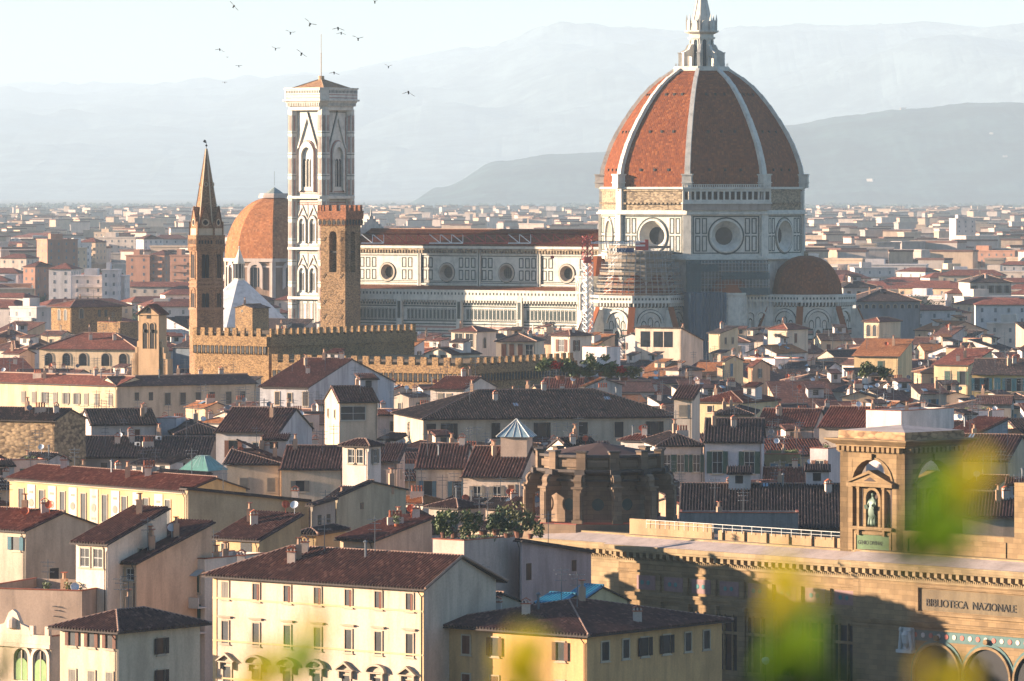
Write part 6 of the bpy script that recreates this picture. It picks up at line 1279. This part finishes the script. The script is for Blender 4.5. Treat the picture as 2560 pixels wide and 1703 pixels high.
# ------------------------------------------------------------ the newer town on the plain
rg=random.Random(5); FC=[]; FARG=flat((120,124,126),'far_window',.3)
FW=[(236,226,206),(240,236,226),(226,204,170),(208,160,130),(216,214,206),(232,214,180),(196,150,122)]
FN_=['cream','white','sand','brick pink','pale grey','yellow','brick red']
def block_(x,d,W,D,H,al,ci,label,nick=None):
    root=thing('apartment_block',label,'apartment block',(x,d,0),R(al),'town blocks on the plain'); q=MB(); q.box(0,W,0,D,-1,H); wl=plaster(FW[ci],.3)
    n=max(2,int(W/4)); m=max(1,int(H/3.3)); k=MB()
    for T_,L_,c in((Matrix.Identity(4),W,n),(Matrix.Translation((W,0,0))@Matrix.Rotation(R(90),4,'Z'),D,max(1,int(D/4)))):
        k.T=T_; q.T=T_
        for i in range(c):
            for j in range(m): xx=(i+.5)*L_/c; z=H-1.2-j*3.3; k.box(xx-.4,xx+.4,-.05,.1,z-1.3,z)
        if L_==W and rg.random()<.4:
            for j in range(m): q.box(L_*.1,L_*.9,-1.1,0,H-4-j*3.3,H-3-j*3.3)
    q.T=None; q.build('wall',wl,root); tag(k.build('window_grid',[FARG],root),kind='stuff')
    r=MB()
    if rg.random()<(.85 if d<2300 else .5):
        t=.3; h0=H-.1; mm=D/2
        for pts in([(-.5,-.5,h0),(W+.5,-.5,h0),(W-mm*.6,D/2,h0+t*mm),(mm*.6,D/2,h0+t*mm)],[(W+.5,D+.5,h0),(-.5,D+.5,h0),(mm*.6,D/2,h0+t*mm),(W-mm*.6,D/2,h0+t*mm)],[(W+.5,-.5,h0),(W+.5,D+.5,h0),(W-mm*.6,D/2,h0+t*mm)],[(-.5,D+.5,h0),(-.5,-.5,h0),(mm*.6,D/2,h0+t*mm)]): roofplane(r,pts,0)
        r.build('roof',[tiles('red'),WOODD],root)
    else:
        r.box(-.3,W+.3,-.3,D+.3,H,H+.5,0); r.box(W*.2,W*.45,D*.3,D*.7,H+.5,H+3,0); r.build('roof',[wl,WOODD],root)
    return root
spec=[ # measured: px left, right, roof row, depth, depth size, angle, colour, label
(92,145,600,2500,16,-60,6,'brick red windowless tower block left of the slim spire'),(150,175,622,2500,14,-30,2,'narrow grey fronted slab beside the brick red block'),
(160,195,610,2700,14,-40,1,'brilliant white tower block catching the sun at left'),(195,240,605,2750,14,-20,2,'grey windowed tower block above the round trees'),
(238,340,595,3000,16,-12,0,'long cream apartment row with orange roofs at left'),(340,385,597,2950,20,-40,1,'white fronted block left of spire tower'),(385,470,597,3000,20,8,4,'grey block with balconies just left of spire tower'),
(315,375,640,2400,16,-12,3,'brick pink flats with stacked balconies'),(375,412,636,2400,14,-20,6,'orange roofed flats behind dark tree'),(425,474,640,2350,16,-12,3,'low brick pink flats touching the spire tower'),
(0,68,645,2450,14,-20,0,'pale flats with many small windows at far left'),(58,96,666,2150,14,-30,6,'low terracotta coloured hall with grey piers'),(122,178,672,2050,16,-10,1,'plain white three storey house with three windows'),
(180,312,692,1980,14,-4,1,'long low white hall with a raised stage tower'),(0,70,612,3300,14,-10,0,'hazy cream flats near the left border'),(255,282,677,1970,10,-4,1,'white stage tower rising from the long hall'),
(2085,2230,560,3300,20,10,4,'long pale flats with raised penthouses right of the cathedral dome'),(2230,2262,566,3000,20,-20,3,'pink pitched hall between pale flats'),(2262,2320,575,3100,20,10,4,'grey office row with dark windows'),
(2390,2440,548,3600,30,12,4,'wide grey office block under the hill'),(2480,2530,562,2800,40,-38,3,'brick pink apartment tower at right border'),(2400,2450,584,2900,20,14,1,'white office with grey window strips'),
(2125,2300,605,2500,18,6,5,'long yellow row with many low arches and red roof'),(2130,2290,625,2300,16,2,4,'long grey white row with pitched red roof'),(2300,2360,612,2450,20,10,4,'grey block with five windows right of yellow row'),
(2455,2510,610,2300,30,-30,5,'mustard gabled hall near the right border'),(2330,2390,645,2050,18,10,2,'sand coloured low house among trees'),(2080,2130,600,2700,16,-10,5,'yellow flats directly right of the great dome'),
(2148,2250,650,1980,18,16,0,'pale house with red roof in front of poplars'),(2340,2400,665,1900,14,-30,4,'white house with skylight roof on right'),(1945,2000,560,3600,16,0,1,'white flats seen just beside the great dome')]
for a,b_,y,d,D,al,ci,lb_ in spec:
    if a>1940 and y>550: d=41*F/(y-YH)
    u=R(al); W=(b_-a)*d/F/max(.35,cos(u)); W=max(6,W- (D*abs(sin(u)) if abs(al)>25 else 0)*.6); block_(PX(a,d),d,W,min(D,16),max(6,PZ(y,d)),al,ci,lb_)
    FC.append((a,b_,y,d))
far=[]
d=1640.
while d<4200:
    wd=.1*d+10; x=-wd
    while x<wd:
        px=1280+F*x/d; w_=rg.uniform(11,30)*(1 if d<2400 else 1.4)
        if (px<720 or px>1880 or (d>2600 and 880<px<1520)) and rg.random()<(.97 if d<2300 else .7): far.append((x,d+rg.uniform(-15,15),w_,px))
        x+=w_+rg.uniform(0,9)
    d+=rg.uniform(34,50)*(1 if d<2200 else 2.4)
far=[f for f in far if not any(a-15<f[3]+f[2]*.5*F/f[1] and f[3]<b_+15 and f[1]<dd+20 and f[1]>dd-260 for a,b_,y,dd in FC)]
far.sort(key=lambda f:f[1]); nr=far[:185]; fr_=far[185:]; rg.shuffle(fr_); far=sorted(nr+fr_[:60],key=lambda f:f[3]); cnt={}
for x,d,w_,px in far:
    ci=rg.choice([0,0,1,1,2,4,5,3]); H=rg.uniform(12,18) if d<2100 else (rg.uniform(13,20) if d<2700 else rg.uniform(12,22)); dist='near edge of the plain' if d<2000 else ('middle plain' if d<2900 else 'distant hazy plain'); side='left of the spire tower' if px<470 else ('behind the chapel dome' if px<720 else ('above the nave roof' if px<1520 else ('right of the great dome' if px<2150 else 'toward the right border')))
    key=f"{FN_[ci]} {'tall' if H>17 else 'low'} block on the {dist} {side}"; cnt[key]=cnt.get(key,0)+1; nth=['','second ','third ','fourth ','fifth ','sixth ','seventh ','eighth ','ninth ','tenth ','eleventh ','twelfth ','thirteenth ','fourteenth ','fifteenth ']
    lab=(nth[min(14,cnt[key]-1)]+key); lab=' '.join(lab.split()[:16])
    block_(x,d,w_,rg.uniform(10,16),H,rg.uniform(-45,25),ci,lab)
q=MB()
for _ in range(5200):
    d=2700+rg.random()**1.3*7500; x=rg.uniform(-.11,.11)*d; px=1280+F*x/d
    W=rg.uniform(8,28); D=rg.uniform(8,14); H=rg.choice([7,8,9,12,12,15,18,22]) if d<5500 else rg.choice([8,12,16,22]); m=rg.choice([0,0,0,1,1,2]); q.T=TR(x,d,0,rg.uniform(-40,40)); q.box(0,W,0,D,0,H,m); q.box(-.4,W+.4,-.4,D+.4,H,H+1,3 if rg.random()<.65 else m)
tag(q.build('distant_town',[plaster((196,182,158),.3),plaster((214,206,192),.3),plaster((168,166,160),.3),tiles('brown',bump=0)]),kind='stuff')
q=MB()
for _ in range(2200):
    d=1900+rg.random()**1.1*13500; x=rg.uniform(-.11,.11)*d
    for _ in range(rg.randint(1,4)): leafball(q,(x+rg.uniform(-14,14),d+rg.uniform(-14,14),rg.uniform(3,8)),(rg.uniform(4,9),5,rg.uniform(3,7)),34,2.2*(1+d/9000),rg)
tag(q.build('distant_tree_cover',[LEAFD]),kind='stuff')
# villas on the hillside
from mathutils import noise as mn
hobj=[o for o in C.objects if o.name=='wooded_hill'][0]
for i in range(5):
    px=rg.uniform(1950,2540) if i<15 else rg.uniform(1150,1480); dd=rg.uniform(16800,19200)
    hit,loc,_,_=hobj.ray_cast(Vector((PX(px,dd),dd,2000)),Vector((0,0,-1)))
    if hit:
        q=MB(); W=rg.uniform(10,26); q.box(0,W,0,10,-6,rg.uniform(5,10)); q.box(-.5,W+.5,-.5,10.5,8.9,9.6,1) if 0 else None
        o=q.build('villa',[plaster((206,200,186),.2)],None,(loc.x,loc.y,loc.z),R(rg.uniform(-40,20))); tag(o,'tiny pale villa dotted on the hazy wooded hillside','villa','villas on the hillside')
# ------------------------------------------------------------ trees
def tree(x,d,h,r_,label,mt,n=900,par=None,base_z=0,s=.5,cat='tree',nm='tree',grp='trees among the town'):
    rt=thing(nm,label,cat,(x,d,base_z),0,grp); q=MB(); rr=random.Random(int(x*7+d)); q.bar((0,0,0),(0,0,h*.55),h*.03,0,7)
    for _ in range(5): t=rr.uniform(0,6.28); q.bar((0,0,h*.4),(cos(t)*r_*.5,sin(t)*r_*.5,h*.7),h*.014,0,5)
    q.build('trunk',[WOODB],rt); c=MB()
    for _ in range(9): t=rr.uniform(0,6.28); k=rr.uniform(.15,.75)*r_; leafball(c,(cos(t)*k,sin(t)*k,h*rr.uniform(.5,.82)),(r_*.5,r_*.5,h*.2),n//9,s,rr)
    c.build('crown',[mt],rt); return rt
tr=[(215,675,2250,15,9,'dusty green round tree left of the white hall',LEAF),(250,660,2300,19,10,'tallest hazy tree above the white stage tower',LEAFB),(285,670,2250,17,10,'broad green tree right of the white stage tower',LEAF),(388,690,2200,15,8,'dark tree in front of the orange roofed flats',LEAFD),(20,690,2100,12,7,'pale tree by the left border',LEAFB),
(2112,690,1800,17,8,'tall yellow green poplar beside the half dome',LEAFB),(2140,680,1820,19,7,'olive poplar touching the half dome tree row',LEAF),(2170,690,1800,15,8,'dark green tree right of the poplars',LEAFD),(2200,700,1790,12,7,'bushy tree before the pale house',LEAF),
(2270,675,1850,18,8,'golden green tree in the middle of the right suburb',LEAFB),(2300,678,1850,18,11,'big dark round cedar in the right suburb',LEAFD),(2415,680,1850,17,12,'broad grey green tree toward the right border',LEAF),(2490,690,1800,12,9,'low dark tree behind shuttered palace',LEAFD),(2545,680,1820,15,9,'tree cut by the right border of the town',LEAF),
(2500,610,2600,15,16,'dark flat topped pine grove near the brick pink tower',LEAFD),(2120,640,2300,10,8,'small tree beside the yellow flats',LEAF),(2225,640,2300,9,9,'dusty hedge tree beyond the red roofed row',LEAF),(420,745,1750,8,5,'yellow autumn tree just left of the spire tower',LEAFB),(255,752,1700,7,5,'small shrub tree below the white hall',LEAF),(20,845,1250,6,4,'small green tree on the left roofs',LEAF)]
for px,y,d,h,r_,lb_,mt in tr: tree(PX(px,d),d,h,r_,lb_,mt,s=.55 if d>1500 else .3)
def shrub(px,py,d,w_,h,label,mt,n=500,s=.22,grp='terrace plants',flow=None):
    rt=thing('shrub',label,'shrub',(PX(px,d),d,PZ(py,d)),0,grp); c=MB(); rr=random.Random(int(px)); 
    for _ in range(9): leafball(c,(rr.uniform(-.5,.5)*w_*.9,rr.uniform(-.4,.4),h*rr.uniform(.2,.85)),(w_*rr.uniform(.12,.26),w_*.18,h*rr.uniform(.14,.28)),n//9,s,rr)
    if flow: leafball(c,(-w_*.1,-.3,h*.7),(w_*.2,w_*.12,h*.22),120,s,rr,1)
    c.build('foliage',[mt]+([flow] if flow else []),rt); q=MB(); q.lathe([(w_*.09,-.1),(w_*.13,h*.16),(w_*.14,h*.17),(0,h*.17)],10); q.build('planter',[flat((120,76,58),'old_pot')],rt)
dT=500.
for px,py,w_,h,lb_,mt in((1108,1342,2.4,2.6,'leftmost potted tree on the pink roof terrace',LEAF),(1135,1342,3.2,3.3,'round potted olive beside the terrace pillar',LEAF),(1172,1340,2.2,2.4,'tallest potted tree between terrace pillars',LEAFB),(1208,1335,4.0,2.3,'dark potted laurel in the middle of the terrace',LEAFD),(1240,1336,3.4,3.0,'low dark shrub before the terrace pergola',LEAFD),(1268,1342,3.0,2.0,'bushy potted lemon tree right of the pergola',LEAF),(1297,1342,4.2,3.4,'large potted bush at right end of terrace',LEAFB),(1326,1345,2.4,2.4,'small potted tree at the terrace corner',LEAF)):
    shrub(px,py,516+ (px-1100)*.06,w_,h,lb_,mt)
RF=flat((196,52,34),'red_flowers'); 
for px,py,w_,h,lb_,mt,fl in((1400,948,7,3.4,'red flowering bush on the roof garden below the white cube tower',LEAF,RF),(1440,944,6,3.4,'green bush right of the red flowers',LEAF,None),(1478,950,5,3,'pale green roof shrub under the cube tower',LEAFB,None),(1503,940,5,4,'tall roof shrub beside the cube tower',LEAF,None),(1560,950,6,2.6,'reddish shrub on roof right of cube tower',LEAFB,RF),(2195,950,6,3,'green shrub under the red roof at right',LEAF,None)): shrub(px,py,905.,w_,h,lb_,mt,700,.35,'roof garden bushes',fl)
# ------------------------------------------------------------ birds
BK=flat((44,42,44),'dark_feathers')
BD=[(585,15,.95,.5,-.35,.6,'topmost left bird banking with straight wings'),(937,4,.8,.9,.75,0,'bird cut by the top border with raised wings'),(775,60,1.0,.95,.35,.3,'large bird left of the tower mast with raised left wing'),(845,70,.95,-.2,-.7,-.1,'upper of two close birds right of the mast'),(853,82,.75,-.35,-.6,0,'lower of two close birds right of the mast'),(726,82,.75,.9,.35,0,'small bird with raised wings left of the mast tip'),(895,97,.85,1.1,.4,-.1,'bird with v shaped wings farthest right of the close pair'),(549,123,.7,-.1,-.9,-.1,'left bird with drooping wings'),(568,143,.28,.2,.2,0,'tiny bird dot below the left drooping bird'),(689,122,.7,.6,.7,.2,'bird with one long wing raised to the right'),(754,134,.95,.6,-.3,.4,'bird gliding just left of the mast middle'),(597,165,.55,.2,.25,0,'small bird with stubby body and one wing'),(562,206,.4,.1,.15,0,'lowest tiny bird at left'),(835,181,.8,-.15,-.8,-.1,'bird just right of the mast foot'),(971,167,.6,1.1,.8,0,'pale bird with thin raised wings near hill'),(1021,230,.95,-.3,-1.0,-.1,'lowest right bird with arched wings')]
for px,py,s,l,r2,roll,lb_ in BD:
    d=470.; k=s*.62; q=MB(); q.lathe([(.01,-.32),(.09,-.2),(.12,0),(.08,.16),(.01,.26)],8); q.T=Matrix.Rotation(R(70),4,'X'); 
    me_=MB(); me_.T=Matrix.Rotation(R(62),4,'X'); me_.lathe([(.02,-.42),(.10,-.3),(.15,-.05),(.12,.14),(.07,.22),(.02,.3)],8); me_.T=None
    for sg_,a in((-1,l),(1,r2)):
        p=[(0,0,.02),(sg_*.42,-.02,.02+.42*math.tan(min(a,1.0))*.62),(sg_*(.95),.1,.02+.42*math.tan(min(a,1.0))*.62+.5*(a*.35 if a>0 else a*.8))]
        for i in range(2):
            a0,b0=Vector(p[i]),Vector(p[i+1]); c0,c1=(.26,.2) if i==0 else (.2,.04)
            for dz in(0,.03): me_.poly([a0+Vector((0,-c0*.5,dz)),b0+Vector((0,-c1*.5,dz)),b0+Vector((0,c1*.5,dz-.02)),a0+Vector((0,c0*.5,dz-.05))])
    me_.poly([(-.05,.1,-.1),(.05,.1,-.1),(.13,.2,-.36),(-.13,.2,-.36)])
    me=me_.mesh('bird',[BK]); me.transform(Matrix.Scale(k,4)); o=link('bird',me,None,(PX(px,d),d,PZ(py,d))); o.rotation_euler=(0,roll,0); tag(o,lb_,'bird','birds circling the bell tower mast')
# ------------------------------------------------------------ near twigs, out of focus
def leaf_mat(c,name):
    m,N,K,b=base(name,.5,.3); b.inputs['Base Color'].default_value=(*lin(c),1); t=N.new('ShaderNodeBsdfTranslucent'); t.inputs[0].default_value=(*lin(tuple(min(255,x*1.25) for x in c)),1); mx=N.new('ShaderNodeMixShader'); mx.inputs[0].default_value=.6
    K.new(b.outputs[0],mx.inputs[1]); K.new(t.outputs[0],mx.inputs[2]); K.new(mx.outputs[0],N['Material Output'].inputs[0]); return m
LY=leaf_mat((190,170,40),'yellow_leaf'); LG=leaf_mat((110,140,34),'green_leaf'); LD=leaf_mat((40,66,24),'dark_leaf')
def twig(label,pts,foot,d,leaves,seed):
    """one twig: stem through pts (px,py) and leaves (px,py,length cm,material)"""
    rr=random.Random(seed); rt=thing('leafy_twig',label,'twig',(PX(foot[0],d),d,PZ(foot[1],d)),0,'blurred twigs close to the viewer'); o=Vector(rt.location)
    P=[Vector((PX(x,d),d+rr.uniform(-.02,.02),PZ(y,d)))-o for x,y in [foot]+pts]; q=MB()
    for a,b_ in zip(P,P[1:]): q.bar(a,b_,.0022,0,6)
    q.build('stem',[WOODB],rt)
    for x,y,l,m,an in [(x+rr.gauss(0,1)*16,y+rr.gauss(0,1)*22,l*rr.uniform(.8,1.15),m,an+rr.uniform(-40,40)) for x,y,l,m,an in leaves for _ in range(7 if seed<3 else 4)]:
        c=Vector((PX(x,d),d+rr.uniform(-.12,.12),PZ(y,d)))-o; l/=100; dr=Vector((sin(R(an)),rr.uniform(-.3,.3),cos(R(an)))).normalized(); sd_=dr.cross(Vector((0,1,0))).normalized(); k=MB()
        sd_=(sd_+Vector((0,rr.uniform(-.5,.5),0))).normalized()
        w_=l*.3; A=[c-dr*l/2,c-dr*l*.2+sd_*w_,c+dr*l*.2+sd_*w_*.8,c+dr*l/2,c+dr*l*.2-sd_*w_*.8,c-dr*l*.2-sd_*w_]
        mid=[c-dr*l*.2+Vector((0,.003,0)),c+dr*l*.2+Vector((0,.003,0))]
        k.poly([A[0],A[1],mid[0]]).poly([A[1],A[2],mid[1],mid[0]]).poly([A[2],A[3],mid[1]]).poly([A[3],A[4],mid[1]]).poly([A[4],A[5],mid[0],mid[1]]).poly([A[5],A[0],mid[0]])
        k.build('leaf',[m],rt)
twig('blurred yellow green twig in front of the cream palazzo',[(760,1660),(775,1590)],(640,1760),6.5,[(770,1590,3.6,LG,20),(750,1640,3.6,LG,60),(700,1660,3.2,LY,80),(640,1690,3.6,LY,50),(800,1560,2.2,LY,10)],1)
twig('blurred yellow green twig in front of the yellow house',[(1320,1690),(1310,1600)],(1290,1780),6.5,[(1305,1600,3.4,LY,5),(1290,1650,4,LY,60),(1335,1640,3.2,LG,-40),(1330,1690,4,LY,20),(1270,1690,3,LY,80)],2)
twig('blurred yellow and dark green twig in front of the library wing',[(1990,1620),(1970,1480)],(2010,1800),6.2,[(1960,1430,4.2,LY,10),(1985,1470,4,LY,-30),(1960,1520,4.4,LY,40),(1990,1570,4.6,LG,0),(1950,1600,4,LG,60),(2010,1630,4.6,LG,30),(1980,1680,5,LD,70),(2040,1680,5,LD,-20),(1920,1690,4,LD,60),(2090,1700,4,LD,0)],3)
twig('blurred bright green twig in front of the library tower',[(2330,1450),(2340,1260)],(2290,1800),6.2,[(2340,1200,3.6,LG,30),(2320,1260,4,LG,0),(2350,1300,4.4,LG,60),(2330,1350,4.4,LG,-20),(2290,1380,4,LD,40),(2400,1240,3.6,LY,70),(2440,1190,3.6,LY,60),(2470,1150,3.2,LY,45),(2390,1310,3.6,LG,80),(2250,1390,3.4,LD,20),(2370,1370,4,LD,80)],4)
twig('low blurred olive twig before the library arches',[(2380,1690)],(2380,1790),6.2,[(2360,1690,3.6,LY,70),(2400,1700,3.6,LY,30)],6)
twig('dark leafy twig in the bottom left corner',[(15,1650)],(10,1790),9,[(12,1620,3,LD,10),(22,1660,3,LD,50),(5,1690,4,LD,0),(28,1640,2.4,LG,60)],7)
print('TOTAL',len(bpy.data.objects))
